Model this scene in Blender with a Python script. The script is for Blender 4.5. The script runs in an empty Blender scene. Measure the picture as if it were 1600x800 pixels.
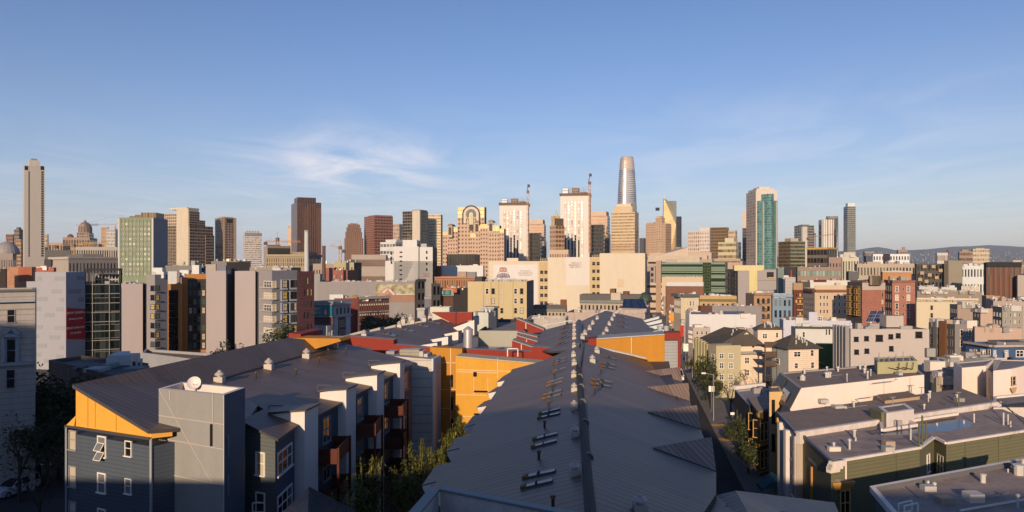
import bpy, bmesh, math, random
from mathutils import Vector as V
random.seed(7)
R = math.radians
sc = bpy.context.scene
col = sc.collection
# ------------------------------------------------------------------ camera, sky, sun
F, HZ, CX, CZ = 1150.0, 412.0, 800.0, 24.0
cd = bpy.data.cameras.new('camera'); cam = bpy.data.objects.new('camera', cd); col.objects.link(cam)
cam.location = (0, 0, CZ); cam.rotation_euler = (R(90), 0, 0)
cd.sensor_width = 36; cd.lens = 36*F/1600; cd.shift_y = (HZ-400)/1600; cd.clip_start = .5; cd.clip_end = 60000
sc.camera = cam
SUN_AZ, SUN_EL = 13.0, 14.0             # degrees to the left of straight behind, height
sd = V((-math.sin(R(SUN_AZ))*math.cos(R(SUN_EL)), -math.cos(R(SUN_AZ))*math.cos(R(SUN_EL)), math.sin(R(SUN_EL))))
sl = bpy.data.lights.new('sun', 'SUN'); so = bpy.data.objects.new('sun', sl); col.objects.link(so)
sl.energy = 5.0; sl.angle = R(.6); sl.color = (1, .74, .49)
so.rotation_euler = sd.to_track_quat('Z', 'Y').to_euler(); so.location = (0, 0, 400)
w = bpy.data.worlds.new('World'); sc.world = w; w.use_nodes = True
nt = w.node_tree; N = nt.nodes; LK = nt.links; N.clear()
def nd(nt, t, **k):
    n = nt.nodes.new(t)
    for a, b in k.items(): setattr(n, a, b)
    return n
def mth(nt, op, a, b=None, c=None):
    n = nt.nodes.new('ShaderNodeMath'); n.operation = op
    for i, x in enumerate((a, b, c)):
        if x is None: continue
        if isinstance(x, (int, float)): n.inputs[i].default_value = x
        else: nt.links.new(x, n.inputs[i])
    return n.outputs[0]
def mixc(nt, f, a, b, blend='MIX'):
    n = nt.nodes.new('ShaderNodeMix'); n.data_type = 'RGBA'; n.blend_type = blend
    for i, x in ((0, f), (6, a), (7, b)):
        if isinstance(x, (int, float)): n.inputs[i].default_value = x
        elif isinstance(x, (tuple, list)): n.inputs[i].default_value = (*x[:3], 1)
        else: nt.links.new(x, n.inputs[i])
    return n.outputs[2]
sky = nd(nt, 'ShaderNodeTexSky', sky_type='NISHITA', sun_disc=False)
sky.sun_elevation = R(SUN_EL); sky.sun_rotation = math.atan2(sd.x, sd.y)
sky.altitude = 40; sky.air_density = 1.0; sky.dust_density = .6; sky.ozone_density = 1.6
tc = nd(nt, 'ShaderNodeTexCoord'); sx = nd(nt, 'ShaderNodeSeparateXYZ'); LK.new(tc.outputs['Generated'], sx.inputs[0])
zz = mth(nt, 'MAXIMUM', sx.outputs[2], .03)
cb = nd(nt, 'ShaderNodeCombineXYZ')
LK.new(mth(nt, 'MULTIPLY', mth(nt, 'DIVIDE', sx.outputs[0], zz), .55), cb.inputs[0]); LK.new(mth(nt, 'MULTIPLY', mth(nt, 'DIVIDE', sx.outputs[1], zz), .30), cb.inputs[1])
nz = nd(nt, 'ShaderNodeTexNoise'); nz.inputs['Scale'].default_value = 1.5; nz.inputs['Detail'].default_value = 8; nz.inputs['Roughness'].default_value = .62; nz.inputs['Distortion'].default_value = .8
LK.new(cb.outputs[0], nz.inputs['Vector'])
def bump1(x, c, s): return mth(nt, 'EXPONENT', mth(nt, 'MULTIPLY', mth(nt, 'POWER', mth(nt, 'ABSOLUTE', mth(nt, 'DIVIDE', mth(nt, 'SUBTRACT', x, c), s)), 2), -1))
msk = mth(nt, 'MULTIPLY', bump1(sx.outputs[0], -.21, .11), bump1(sx.outputs[2], .132, .04))
msk = mth(nt, 'ADD', mth(nt, 'MULTIPLY', msk, 1.0), mth(nt, 'ADD', mth(nt, 'MULTIPLY', bump1(sx.outputs[2], .07, .08), .24), mth(nt, 'MULTIPLY', mth(nt, 'MULTIPLY', bump1(sx.outputs[0], .35, .25), bump1(sx.outputs[2], .17, .06)), .22)))
cl = nd(nt, 'ShaderNodeMapRange'); cl.inputs[1].default_value = .42; cl.inputs[2].default_value = .66
LK.new(nz.outputs[0], cl.inputs[0])
cf = mth(nt, 'MULTIPLY', mth(nt, 'MULTIPLY', cl.outputs[0], msk), .78)
skyc = mixc(nt, 1.0, sky.outputs[0], (.74, .90, 1.27), 'MULTIPLY')
skyc = mixc(nt, mth(nt, 'MULTIPLY', mth(nt, 'EXPONENT', mth(nt, 'DIVIDE', mth(nt, 'MAXIMUM', sx.outputs[2], 0), -.10)), .72), skyc, mixc(nt, mth(nt, 'SMOOTH_MIN', mth(nt, 'MAXIMUM', mth(nt, 'MULTIPLY', sx.outputs[0], 2.2), 0), 1.0, .2), (7.8, 7.7, 8.6), (9.3, 8.5, 7.9)))
skyc = mixc(nt, cf, skyc, (9.4, 9.0, 9.6))
bg = nd(nt, 'ShaderNodeBackground'); LK.new(skyc, bg.inputs[0]); bg.inputs[1].default_value = .09
wo = nd(nt, 'ShaderNodeOutputWorld'); LK.new(bg.outputs[0], wo.inputs[0])
sc.view_settings.view_transform = 'Standard'; sc.view_settings.look = 'None'; sc.view_settings.gamma = 1
sc.view_settings.use_curve_mapping = False; sc.view_settings.exposure = 0.12
sc.render.engine = 'CYCLES'; sc.cycles.max_bounces = 5; sc.cycles.diffuse_bounces = 3; sc.cycles.glossy_bounces = 3
sc.cycles.sample_clamp_indirect = 4

# ------------------------------------------------------------------ colours and materials
def lin(h): 
    return tuple(((int(h[i:i+2], 16)/255+.055)/1.055)**2.4 if int(h[i:i+2], 16) > 10 else int(h[i:i+2], 16)/3294 for i in (0, 2, 4))
def S(h):                       # base colour of a surface whose sunlit colour is h
    r, g, b = lin(h); y = .3*r+.5*g+.2*b; r, g, b = ((c*.86+y*.14)*.93 for c in (r, g, b)); return (min(.82, r/1.38), min(.76, g/1.16), min(.70, b/1.02))
MC = {}
def base(name):
    m = bpy.data.materials.new(name); m.use_nodes = True
    return m, m.node_tree, m.node_tree.nodes['Principled BSDF']
def tint(nt, c, scale, amt, coord='Object', streak=None):
    t = nd(nt, 'ShaderNodeTexCoord'); mp = nd(nt, 'ShaderNodeMapping'); nt.links.new(t.outputs[coord], mp.inputs[0])
    mp.inputs['Scale'].default_value = streak or (1, 1, 1)
    n = nd(nt, 'ShaderNodeTexNoise'); n.inputs['Scale'].default_value = scale; n.inputs['Detail'].default_value = 5; n.inputs['Roughness'].default_value = .65
    nt.links.new(mp.outputs[0], n.inputs['Vector'])
    f = mth(nt, 'ADD', mth(nt, 'MULTIPLY', n.outputs[0], 2*amt), 1-amt)
    cb = nd(nt, 'ShaderNodeCombineColor'); [nt.links.new(f, cb.inputs[i]) for i in range(3)]
    return mixc(nt, 1.0, c, cb.outputs[0], 'MULTIPLY')
def plain(c, rough=.8, metal=0, amt=.16, scale=.35, streak=None, lines=0, spec=.3):
    """painted or rendered surface, mottled; lines>0 gives horizontal siding boards that many metres apart"""
    if isinstance(c, str): c = S(c)
    k = ('p', c, rough, metal, amt, scale, streak, lines)
    if k in MC: return MC[k]
    m, nt, b = base('surface')
    b.inputs['Roughness'].default_value = rough; b.inputs['Metallic'].default_value = metal; b.inputs['Specular IOR Level'].default_value = spec
    o = tint(nt, c, scale, amt, streak=streak or (1, 1, .35))
    o = tint(nt, o, scale*6, amt*.6); o = tint(nt, o, 1.0, amt*.7, streak=(1.6, 1.6, .09))
    if lines:
        t = nd(nt, 'ShaderNodeTexCoord'); s = nd(nt, 'ShaderNodeSeparateXYZ'); nt.links.new(t.outputs['Object'], s.inputs[0])
        f = mth(nt, 'FRACT', mth(nt, 'DIVIDE', s.outputs[2], lines))
        g = mth(nt, 'LESS_THAN', f, .14)
        o = mixc(nt, mth(nt, 'MULTIPLY', g, .5), o, tuple(x*.45 for x in c))
        bm = nd(nt, 'ShaderNodeBump'); bm.inputs['Distance'].default_value = .03; bm.inputs['Strength'].default_value = .8
        nt.links.new(f, bm.inputs['Height']); nt.links.new(bm.outputs[0], b.inputs['Normal'])
    nt.links.new(o, b.inputs['Base Color']); MC[k] = m; return m
def brick(c, mortar=None, sx=.9):
    if isinstance(c, str): c = S(c)
    k = ('b', c, sx)
    if k in MC: return MC[k]
    m, nt, b = base('brickwork'); b.inputs['Roughness'].default_value = .9
    t = nd(nt, 'ShaderNodeTexCoord'); s = nd(nt, 'ShaderNodeSeparateXYZ'); nt.links.new(t.outputs['Object'], s.inputs[0])
    cb = nd(nt, 'ShaderNodeCombineXYZ'); nt.links.new(mth(nt, 'ADD', s.outputs[0], s.outputs[1]), cb.inputs[0]); nt.links.new(s.outputs[2], cb.inputs[1])
    bt = nd(nt, 'ShaderNodeTexBrick'); bt.inputs['Scale'].default_value = sx; nt.links.new(cb.outputs[0], bt.inputs[0])
    bt.inputs['Color1'].default_value = (*[x*1.12 for x in c], 1); bt.inputs['Color2'].default_value = (*[x*.8 for x in c], 1)
    bt.inputs['Mortar'].default_value = (*[min(.6, x*.75+.06) for x in c], 1); bt.inputs['Mortar Size'].default_value = .025
    nt.links.new(tint(nt, bt.outputs[0], .4, .22), b.inputs['Base Color']); MC[k] = m; return m
def fac(wall, glass, nc, nf, fw=.6, fh=.55, rough=.10, vary=.6, metal=0.12, seed=0, wallmetal=0.0):
    """wall with nc x nf windows (fw, fh: glass share of each bay), glass shade differing from bay to bay"""
    wc = S(wall) if isinstance(wall, str) else wall; gc = lin(glass) if isinstance(glass, str) else glass
    k = ('f', wc, gc, nc, nf, fw, fh, rough, vary, metal, seed, wallmetal)
    if k in MC: return MC[k]
    m, nt, b = base('facade')
    uv = nd(nt, 'ShaderNodeUVMap'); s = nd(nt, 'ShaderNodeSeparateXYZ'); nt.links.new(uv.outputs[0], s.inputs[0])
    u = mth(nt, 'MULTIPLY', s.outputs[0], nc); v = mth(nt, 'MULTIPLY', s.outputs[1], nf)
    def band(x, f):
        if f >= 1: return None
        return mth(nt, 'LESS_THAN', mth(nt, 'ABSOLUTE', mth(nt, 'SUBTRACT', mth(nt, 'FRACT', x), .5)), f/2)
    a, c = band(u, fw), band(v, fh)
    mk = mth(nt, 'MULTIPLY', a, c) if a is not None and c is not None else (a if a is not None else c)
    cb = nd(nt, 'ShaderNodeCombineXYZ'); nt.links.new(mth(nt, 'FLOOR', u), cb.inputs[0]); nt.links.new(mth(nt, 'FLOOR', v), cb.inputs[1]); cb.inputs[2].default_value = seed+.37
    wn = nd(nt, 'ShaderNodeTexWhiteNoise', noise_dimensions='3D'); nt.links.new(cb.outputs[0], wn.inputs['Vector'])
    f = wn.outputs[0]
    g = mixc(nt, f, tuple(x*(1-vary) for x in gc), tuple(min(.8, x*(1+vary)) for x in gc))
    lite = mth(nt, 'GREATER_THAN', f, .88)
    g = mixc(nt, mth(nt, 'MULTIPLY', lite, .55*vary), g, tuple(x*.75 for x in wc))
    wl = tint(nt, wc, .06, .14); wl = tint(nt, wl, .6, .10)
    nt.links.new(mixc(nt, mk, wl, g), b.inputs['Base Color'])
    nt.links.new(mth(nt, 'ADD', .75, mth(nt, 'MULTIPLY', mk, rough-.75)), b.inputs['Roughness'])
    nt.links.new(mth(nt, 'ADD', wallmetal, mth(nt, 'MULTIPLY', mk, metal-wallmetal)), b.inputs['Metallic'])
    bm = nd(nt, 'ShaderNodeBump'); bm.inputs['Distance'].default_value = .35; bm.inputs['Strength'].default_value = .7; bm.invert = True
    nt.links.new(mk, bm.inputs['Height']); nt.links.new(bm.outputs[0], b.inputs['Normal'])
    MC[k] = m; return m
def glass(c, rough=.08, metal=0):
    if isinstance(c, str): c = lin(c)
    k = ('g', c, rough, metal)
    if k in MC: return MC[k]
    m, nt, b = base('glass'); b.inputs['Roughness'].default_value = rough; b.inputs['Metallic'].default_value = metal
    nt.links.new(tint(nt, c, .8, .35), b.inputs['Base Color']); MC[k] = m; return m
def seam(c, period=.62, rough=.5, dark=.8):
    """standing-seam sheet: UV x runs along the ridge in metres, y down the slope"""
    if isinstance(c, str): c = lin(c)
    k = ('s', c, period, dark)
    if k in MC: return MC[k]
    m, nt, b = base('seam_roofing'); b.inputs['Roughness'].default_value = rough; b.inputs['Metallic'].default_value = .15
    uv = nd(nt, 'ShaderNodeUVMap'); s = nd(nt, 'ShaderNodeSeparateXYZ'); nt.links.new(uv.outputs[0], s.inputs[0])
    x = mth(nt, 'FRACT', mth(nt, 'DIVIDE', s.outputs[0], period))
    rib = mth(nt, 'LESS_THAN', x, .2)
    cb = nd(nt, 'ShaderNodeCombineXYZ'); nt.links.new(mth(nt, 'MULTIPLY', s.outputs[0], 1.3), cb.inputs[0]); nt.links.new(mth(nt, 'MULTIPLY', s.outputs[1], .12), cb.inputs[1])
    n = nd(nt, 'ShaderNodeTexNoise'); n.inputs['Scale'].default_value = 1.0; n.inputs['Detail'].default_value = 6; nt.links.new(cb.outputs[0], n.inputs['Vector'])
    pan = nd(nt, 'ShaderNodeTexWhiteNoise', noise_dimensions='1D'); nt.links.new(mth(nt, 'FLOOR', mth(nt, 'DIVIDE', s.outputs[0], period*3)), pan.inputs['W'])
    v = mth(nt, 'ADD', mth(nt, 'MULTIPLY', n.outputs[0], .9), mth(nt, 'ADD', .40, mth(nt, 'MULTIPLY', pan.outputs[0], .30)))
    cc = nd(nt, 'ShaderNodeCombineColor'); [nt.links.new(v, cc.inputs[i]) for i in range(3)]
    o = mixc(nt, 1.0, c, cc.outputs[0], 'MULTIPLY'); o = tint(nt, o, .25, .34)
    hi = mth(nt, 'MULTIPLY', mth(nt, 'GREATER_THAN', x, .2), mth(nt, 'LESS_THAN', x, .36)); o = mixc(nt, mth(nt, 'MULTIPLY', hi, .5), o, tuple(min(.6, q*1.7) for q in c))  # painted highlight: a lighter strip beside each dark rib
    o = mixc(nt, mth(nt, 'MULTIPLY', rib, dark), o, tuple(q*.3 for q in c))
    nt.links.new(o, b.inputs['Base Color'])
    bm = nd(nt, 'ShaderNodeBump'); bm.inputs['Distance'].default_value = .06; nt.links.new(rib, bm.inputs['Height']); nt.links.new(bm.outputs[0], b.inputs['Normal'])
    MC[k] = m; return m

# ------------------------------------------------------------------ geometry helpers
def U(x, y, d): Y = d*F/(y-HZ); return V(((x-CX)/F*Y, Y, CZ-d))      # pixel at a drop d below the eye
def D(x, y, Y): return V(((x-CX)*Y/F, Y, CZ-(y-HZ)*Y/F))            # pixel at a depth Y
def ray(x, y): return V(((x-CX)/F, 1, -(y-HZ)/F))
class Pl:                                                            # plane through three points
    def __init__(s, a, b, c): s.p = V(a); s.n = (V(b)-V(a)).cross(V(c)-V(a)).normalized()
    def at(s, x, y):
        r = ray(x, y); o = V((0, 0, CZ)); return o + r*((s.p-o).dot(s.n)/r.dot(s.n))
class Wp(Pl):                                                        # vertical plane through two points
    def __init__(s, a, b):
        Pl.__init__(s, a, b, V(a)+V((0, 0, 1))); d = V(b)-V(a); d.z = 0; s.d = d.normalized()
        if s.d.x < 0: s.d = -s.d
class MB:
    def __init__(s): s.v = []; s.f = []; s.m = []; s.uv = []; s.mats = []
    def mi(s, m):
        if m not in s.mats: s.mats.append(m)
        return s.mats.index(m)
    def face(s, pts, m, uv=None):
        i = len(s.v); s.v += [V(p) for p in pts]; s.f.append(list(range(i, i+len(pts)))); s.m.append(s.mi(m))
        s.uv.append(uv or [(0, 0)]*len(pts))
    def wall(s, p, q, z0, z1, m): s.face([(p[0], p[1], z0), (q[0], q[1], z0), (q[0], q[1], z1), (p[0], p[1], z1)], m, [(0, 0), (1, 0), (1, 1), (0, 1)])
    def flat(s, poly, z, m): s.face([(p[0], p[1], z) for p in poly], m, [(p[0], p[1]) for p in poly])
    def block(s, poly, z0, z1, ms, top, par=0, cop=None, th=.35):
        n = len(poly)
        for i in range(n): s.wall(poly[i], poly[(i+1) % n], z0, z1, ms[i % len(ms)])
        if not par: s.flat(poly, z1, top); return
        inn = inset(poly, th)
        for i in range(n):
            j = (i+1) % n
            s.face([(*poly[i][:2], z1), (*poly[j][:2], z1), (*inn[j], z1), (*inn[i], z1)], cop or ms[i % len(ms)])
            s.face([(*inn[i], z1), (*inn[j], z1), (*inn[j], z1-par), (*inn[i], z1-par)], cop or ms[i % len(ms)])
        s.flat(inn, z1-par, top)
    def bx(s, a, b, m):                                              # axis-aligned box
        x0, y0, z0 = a; x1, y1, z1 = b
        s.block([(x0, y0), (x1, y0), (x1, y1), (x0, y1)], z0, z1, [m], m); s.face([(x0, y1, z0), (x1, y1, z0), (x1, y0, z0), (x0, y0, z0)], m)
    def bar(s, a, b, r, m, n=4, r2=None):
        a, b = V(a), V(b); d = (b-a).normalized(); t = V((0, 0, 1)) if abs(d.z) < .9 else V((1, 0, 0))
        x = d.cross(t).normalized(); y = d.cross(x); r2 = r if r2 is None else r2
        A = [a+(x*math.cos(2*math.pi*(i+.5)/n)+y*math.sin(2*math.pi*(i+.5)/n))*r for i in range(n)]
        B = [b+(x*math.cos(2*math.pi*(i+.5)/n)+y*math.sin(2*math.pi*(i+.5)/n))*r2 for i in range(n)]
        for i in range(n): j = (i+1) % n; s.face([A[j], A[i], B[i], B[j]], m, [(0, 0), (1, 0), (1, 1), (0, 1)])
        s.face(A, m); s.face(B[::-1], m)
    def lathe(s, c, prof, m, n=16):                                  # prof: (r, z)
        for (r0, z0), (r1, z1) in zip(prof, prof[1:]):
            for i in range(n):
                a, b = 2*math.pi*i/n, 2*math.pi*(i+1)/n
                p = [(c[0]+r*math.cos(t), c[1]+r*math.sin(t), c[2]+z) for r, t, z in ((r0, a, z0), (r0, b, z0), (r1, b, z1), (r1, a, z1))]
                s.face(p, m, [(i/n, z0), ((i+1)/n, z0), ((i+1)/n, z1), (i/n, z1)])
    def slab(s, pts, th, m, ms=None):                                # planar polygon given thickness (downwards)
        pts = [V(p) for p in pts]; lo = [p-V((0, 0, th)) for p in pts]; n = len(pts); ms = ms or m
        s.face(pts, m, [(p.x, p.y) for p in pts]); s.face(lo[::-1], ms)
        for i in range(n): j = (i+1) % n; s.face([lo[i], lo[j], pts[j], pts[i]], ms)
def inset(poly, d):
    n = len(poly); out = []; P = [V((p[0], p[1])) for p in poly]
    for i in range(n):
        a = (P[i]-P[i-1]).normalized(); b = (P[(i+1) % n]-P[i]).normalized()
        na, nb = V((-a.y, a.x)), V((-b.y, b.x)); k = 1+na.dot(nb)
        q = P[i]+(na+nb)*(d/max(k, .25)); out.append((q.x, q.y))
    return out
def build(name, mb, parent=None, smooth=False):
    """link the collected faces as ONE mesh object (local to its parent)"""
    me = bpy.data.meshes.new(name); o = bpy.data.objects.new(name, me); col.objects.link(o)
    off = V((0, 0, 0))
    if parent is not None:
        o.parent = parent; p = parent
        while p is not None: off += p.location; p = p.parent
    me.from_pydata([v-off for v in mb.v], [], mb.f)
    for m in mb.mats: me.materials.append(m)
    me.polygons.foreach_set('material_index', mb.m)
    ul = me.uv_layers.new(name='UVMap'); ul.data.foreach_set('uv', [c for f in mb.uv for p in f for c in p])
    if smooth: me.polygons.foreach_set('use_smooth', [True]*len(me.polygons))
    me.update(); return o
def empty(name, loc, label=None, cat=None, group=None):
    o = bpy.data.objects.new(name, None); col.objects.link(o); o.location = loc; o.empty_display_size = .5
    if label: tag(o, label, cat, group)
    return o
def tag(o, label, cat, group=None):
    o['label'] = label; o['category'] = cat
    if group: o['group'] = group
    return o
def struct(name, mb, kind='structure', smooth=False): o = build(name, mb, None, smooth); o['kind'] = kind; return o
# windows: one mesh per size and look, one object per window
WM = {}
FR = {'w': plain((.72, .68, .62), .5), 'd': plain((.03, .03, .035), .5), 't': plain((.42, .33, .24), .7), 'y': plain((.60, .36, .10), .7), 'b': plain((.10, .16, .28), .6), 'g': plain((.25, .24, .25), .6), 'n': plain((.30, .07, .04), .7)}
GL = {'d': glass((.012, .013, .016)), 'm': glass((.05, .055, .06)), 'l': glass((.16, .17, .18)), 'c': plain((.42, .38, .30), .6), 'g': glass((.06, .10, .09)), 'y': plain((.45, .33, .10), .6), 'k': plain((.006, .006, .007), .9)}
def wmesh(w, h, fr, gl, mull=0):
    k = (round(w, 1), round(h, 1), fr, gl, mull)
    if k in WM: return WM[k]
    mb = MB(); t = min(.12, w*.1, h*.1); f, g = FR[fr], GL[gl]; p = .07
    for a, b in (((-w/2, -p, 0), (-w/2+t, .02, h)), ((w/2-t, -p, 0), (w/2, .02, h)), ((-w/2+t, -p, h-t), (w/2-t, .02, h)), ((-w/2-.06, -p-.07, -t), (w/2+.06, .02, 0)), ((-w/2+t, -p*.8, h*.5-t*.35), (w/2-t, .02, h*.5+t*.35))): mb.bx(a, b, f)
    for i in range(mull): x = -w/2+w*(i+1)/(mull+1); mb.bx((x-t*.4, -p*.7, t*.2), (x+t*.4, .02, h-t), f)
    mb.face([(-w/2+t*.9, -.02, 0), (w/2-t*.9, -.02, 0), (w/2-t*.9, -.02, h-t*.9), (-w/2+t*.9, -.02, h-t*.9)], g)
    o = build('window', mb); me = o.data; bpy.data.objects.remove(o); WM[k] = me; return me
def pmesh(w, h, gl):
    k = ('pane', round(w, 1), round(h, 1), gl)
    if k not in WM:
        mb = MB(); mb.bx((-w*.38, -.028, h*.06), (w*.38, -.022, h*.94), GL[gl]); o = build('pane', mb); WM[k] = o.data; bpy.data.objects.remove(o)
    return WM[k]
def window(parent, at, ang, w, h, fr='w', gl=None, mull=0, name='window'):
    """at: world point of the sill centre, ang: heading of the wall"""
    gl = gl or random.choice('dddmmlc')
    o = bpy.data.objects.new(name, wmesh(w, h, fr, gl, mull)); col.objects.link(o); o.parent = parent
    o.location = V(at)-parent.location; o.rotation_euler = (0, 0, ang); return o
def pwin(parent, pl, x0, y0, x1, y1, **k):                           # window on a vertical plane between two pixels
    a, b = pl.at((x0+x1)/2, y1), pl.at((x0+x1)/2, y0); l, r = pl.at(x0, y1), pl.at(x1, y1)
    return window(parent, a, math.atan2(pl.d.y, pl.d.x), (r-l).length*abs((r-l).normalized().dot(pl.d)), b.z-a.z, **k)
class Bld:
    """box-like building: near corner at pixel column xc and depth Y, faces running to columns xl and xr"""
    def __init__(s, name, label, xl, xc, xr, yt, Y, Lm=None, Rm=None, top=None, k=1.0, cat='building', group=None, z0=0, par=None, cop=None, ang=None, main='wall', draw=True):
        m = (xc-CX)/F; s.C = V((m*Y, Y)); s.Y = Y; th = math.atan(m); vd = V((math.sin(th), math.cos(th))); rd = V((math.cos(th), -math.sin(th)))
        fl, fr_ = max(xc-xl, .01), max(xr-xc, .01)
        al = math.atan2(fr_, fl*k) if ang is None else ang
        if xr-xc < .5: al = 0.0
        if xc-xl < .5: al = math.pi/2
        s.dl = -rd*math.cos(al)+vd*math.sin(al); s.dr = rd*math.sin(al)+vd*math.cos(al)
        def t(x, d): q = (x-CX)/F; return (q*s.C.y-s.C.x)/(d.x-q*d.y)
        s.a = t(xl, s.dl) if xc-xl >= .5 else None; s.b = t(xr, s.dr) if xr-xc >= .5 else None
        if s.a is None: s.a = s.b*k
        if s.b is None: s.b = s.a*k
        s.z1 = s.z(yt); s.o = empty(name, (s.C.x, s.C.y, z0), label, cat, group); s.z0 = z0
        s.yt = yt; s.Lm = Lm; s.Rm = Rm or Lm; s.top = top or ROOF  # Lm, Rm: face colours; the side turned from the sun often painted darker
        if draw: s.box(main, 0, 1, 0, 1, None, yt, par=par if par is not None else (.8 if yt > HZ and Y < 450 else 0), cop=cop)
    def z(s, y): return CZ-(y-HZ)*s.Y/F
    def p(s, u, v): q = s.C+s.dl*s.a*u+s.dr*s.b*v; return (q.x, q.y)
    def zz(s, y, dflt): return dflt if y is None else s.z(y)
    def box(s, name, u0, u1, v0, v1, yb, yt, L=None, R_=None, top=None, par=0, cop=None, parent=None, zb=None, zt=None):
        mb = MB(); L = L or s.Lm; R_ = R_ or (L if L is not s.Lm else s.Rm)
        mb.block([s.p(u0, v0), s.p(u0, v1), s.p(u1, v1), s.p(u1, v0)], s.zz(yb, s.z0) if zb is None else zb, s.zz(yt, s.z1) if zt is None else zt, [R_, L, R_, L], top or s.top, par, cop)
        return build(name, mb, parent or s.o)
    def roofbox(s, name, x0, x1, yt, m, v0=.3, v1=.7, yb=None, top=None):   # box on the roof seen between two pixel columns
        f = lambda x: max(-.2, min(1.2, s.frac(x)))
        if s.a >= s.b*.0: return s.box(name, f(x1), f(x0), v0, v1, None, yt, m, m, top or m, zb=s.z1-(.8 if yb is None else 0))
    def frac(s, x):                                                  # u of the left face at a pixel column (its plane extended)
        q = (x-CX)/F; return (q*s.C.y-s.C.x)/(s.dl.x-q*s.dl.y)/s.a
    def plane(s, f):
        d = -s.dl if f == 'L' else s.dr; w = Wp((*s.C, 0), (*(s.C+d), 0)); w.d = V((d.x, d.y, 0)); return w
    def win(s, f, x0, y0, x1, y1, **k): return pwin(s.o, s.plane(f), x0, y0, x1, y1, **k)
    def wing(s, f, u0, u1, y0, y1, nc, nr, fw=.5, fh=.55, skip=0, gls='dddmmlc', **k):   # nc x nr windows, u: 0..1 across the face as seen
        W_ = s.a if f == 'L' else s.b; d = -s.dl if f == 'L' else s.dr; o = s.C+s.dl*s.a if f == 'L' else s.C
        z0, z1 = s.z(y1), s.z(y0); cw, ch = W_*(u1-u0)/nc, (z1-z0)/nr; an = math.atan2(d.y, d.x)
        for i in range(nc):
            for j in range(nr):
                if random.random() < skip: continue
                q = o+d*(W_*u0+cw*(i+.5)); window(s.o, (q.x, q.y, z0+ch*(j+.5-fh/2)), an, cw*fw, ch*fh, gl=random.choice(gls), **k)
    def band(s, name, f, yt, yb, m, out=.25, u0=0, u1=1, parent=None):  # ledge or cornice standing proud of a face
        d = -s.dl if f == 'L' else s.dr; n = -s.dr if f == 'L' else -s.dl; o = s.C+s.dl*s.a if f == 'L' else s.C; W_ = s.a if f == 'L' else s.b
        a, b = o+d*W_*u0, o+d*W_*u1; a2, b2 = a+n*out, b+n*out; mb = MB()
        a, b = a-n*.05, b-n*.05
        mb.block([tuple(a2), tuple(b2), tuple(b), tuple(a)], s.z(yb), s.z(yt), [m], m); mb.face([(*a, s.z(yb)), (*b, s.z(yb)), (*b2, s.z(yb)), (*a2, s.z(yb))], m)
        return build(name, mb, parent or s.o)
    def clutter(s, n, m=None, hmax=1.6, sz=(.6, 2.2)):                # plant boxes and flues fixed to the roof
        zt = s.z1-(.8 if s.yt > HZ and s.Y < 450 else 0)
        for i in range(int(n*1.6)):
            u, v = random.uniform(.1, .9), random.uniform(.1, .9); q = s.p(u, v); mb = MB()
            if random.random() < .6:
                a, b, h = random.uniform(*sz)/2, random.uniform(*sz)/2, random.uniform(.6, hmax); mm = m or random.choice(METALS)
                mb.bx((q[0]-a, q[1]-b, zt-.02), (q[0]+a, q[1]+b, zt+h), mm); build('roof_unit', mb, s.o)
            else:
                r = random.uniform(.1, .22); h = random.uniform(.6, 1.5); mb.bar((q[0], q[1], zt-.05), (q[0], q[1], zt+h), r, METALS[0], 8)
                mb.lathe((q[0], q[1], zt+h), [(r*1.7, 0), (r*1.7, .15), (.01, .3)], METALS[0], 8); build('vent_pipe', mb, s.o)
ROOF = plain((.20, .185, .18), .9, amt=.3, scale=.2)
METALS = [plain((.55, .53, .50), .45, .2), plain((.40, .39, .38), .6), plain((.62, .55, .47), .7), plain((.25, .24, .24), .6), plain((.35, .27, .20), .8)]
def text(s, size, parent, at, ang, m, name='lettering', al='CENTER'):
    c = bpy.data.curves.new(name, 'FONT'); c.body = s; c.size = size; c.align_x = al; c.align_y = 'CENTER'; c.extrude = .012; c.resolution_u = 2
    t0 = bpy.data.objects.new('lettering_curve', c); col.objects.link(t0); bpy.context.view_layer.update()
    me = bpy.data.meshes.new_from_object(t0.evaluated_get(bpy.context.evaluated_depsgraph_get())); bpy.data.objects.remove(t0); bpy.data.curves.remove(c); me.materials.clear(); me.materials.append(m)
    o = bpy.data.objects.new(name, me); col.objects.link(o); o.parent = parent
    off = V((0, 0, 0)); p = parent
    while p is not None: off += p.location; p = p.parent
    o.location = V(at)-off; o.rotation_euler = (R(90), 0, ang); return o
# ------------------------------------------------------------------ ground, streets, hills
mb = MB(); mb.flat([(-9000, -600), (12000, -600), (12000, 16000), (-9000, 16000)], -.02, plain((.075, .07, .066), .95, amt=.35, scale=.02)); struct('ground', mb)
ASPH = plain((.035, .034, .036), .9, amt=.3, scale=.3); PAVE = plain((.16, .15, .14), .9, amt=.3, scale=.5); PAINT = plain((.7, .68, .62), .6)
def SX(Y, off=0): return 14.94+.16*Y+off            # building line on the right of the street
def strip(name, o0, o1, y0, y1, z, m, zb=None):
    mb = MB(); P = [(SX(y0, o0), y0), (SX(y0, o1), y0), (SX(y1, o1), y1), (SX(y1, o0), y1)]
    if zb is None: mb.flat(P, z, m)
    else: mb.block(P, zb, z, [m], m)
    return struct(name, mb)
strip('road', -13, -2.9, 20, 620, .004, ASPH)
strip('pavement', -2.9, 2.5, 20, 620, .13, PAVE, -.02); strip('sidewalk', -16, -13, 20, 620, .13, PAVE, -.02)
mb = MB()
for i in range(60):
    y = 60+i*8; mb.flat([(SX(y, -8.1), y), (SX(y, -7.95), y), (SX(y+2.5, -7.95), y+2.5), (SX(y+2.5, -8.1), y+2.5)], .009, PAINT)
struct('road_markings', mb)
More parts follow.
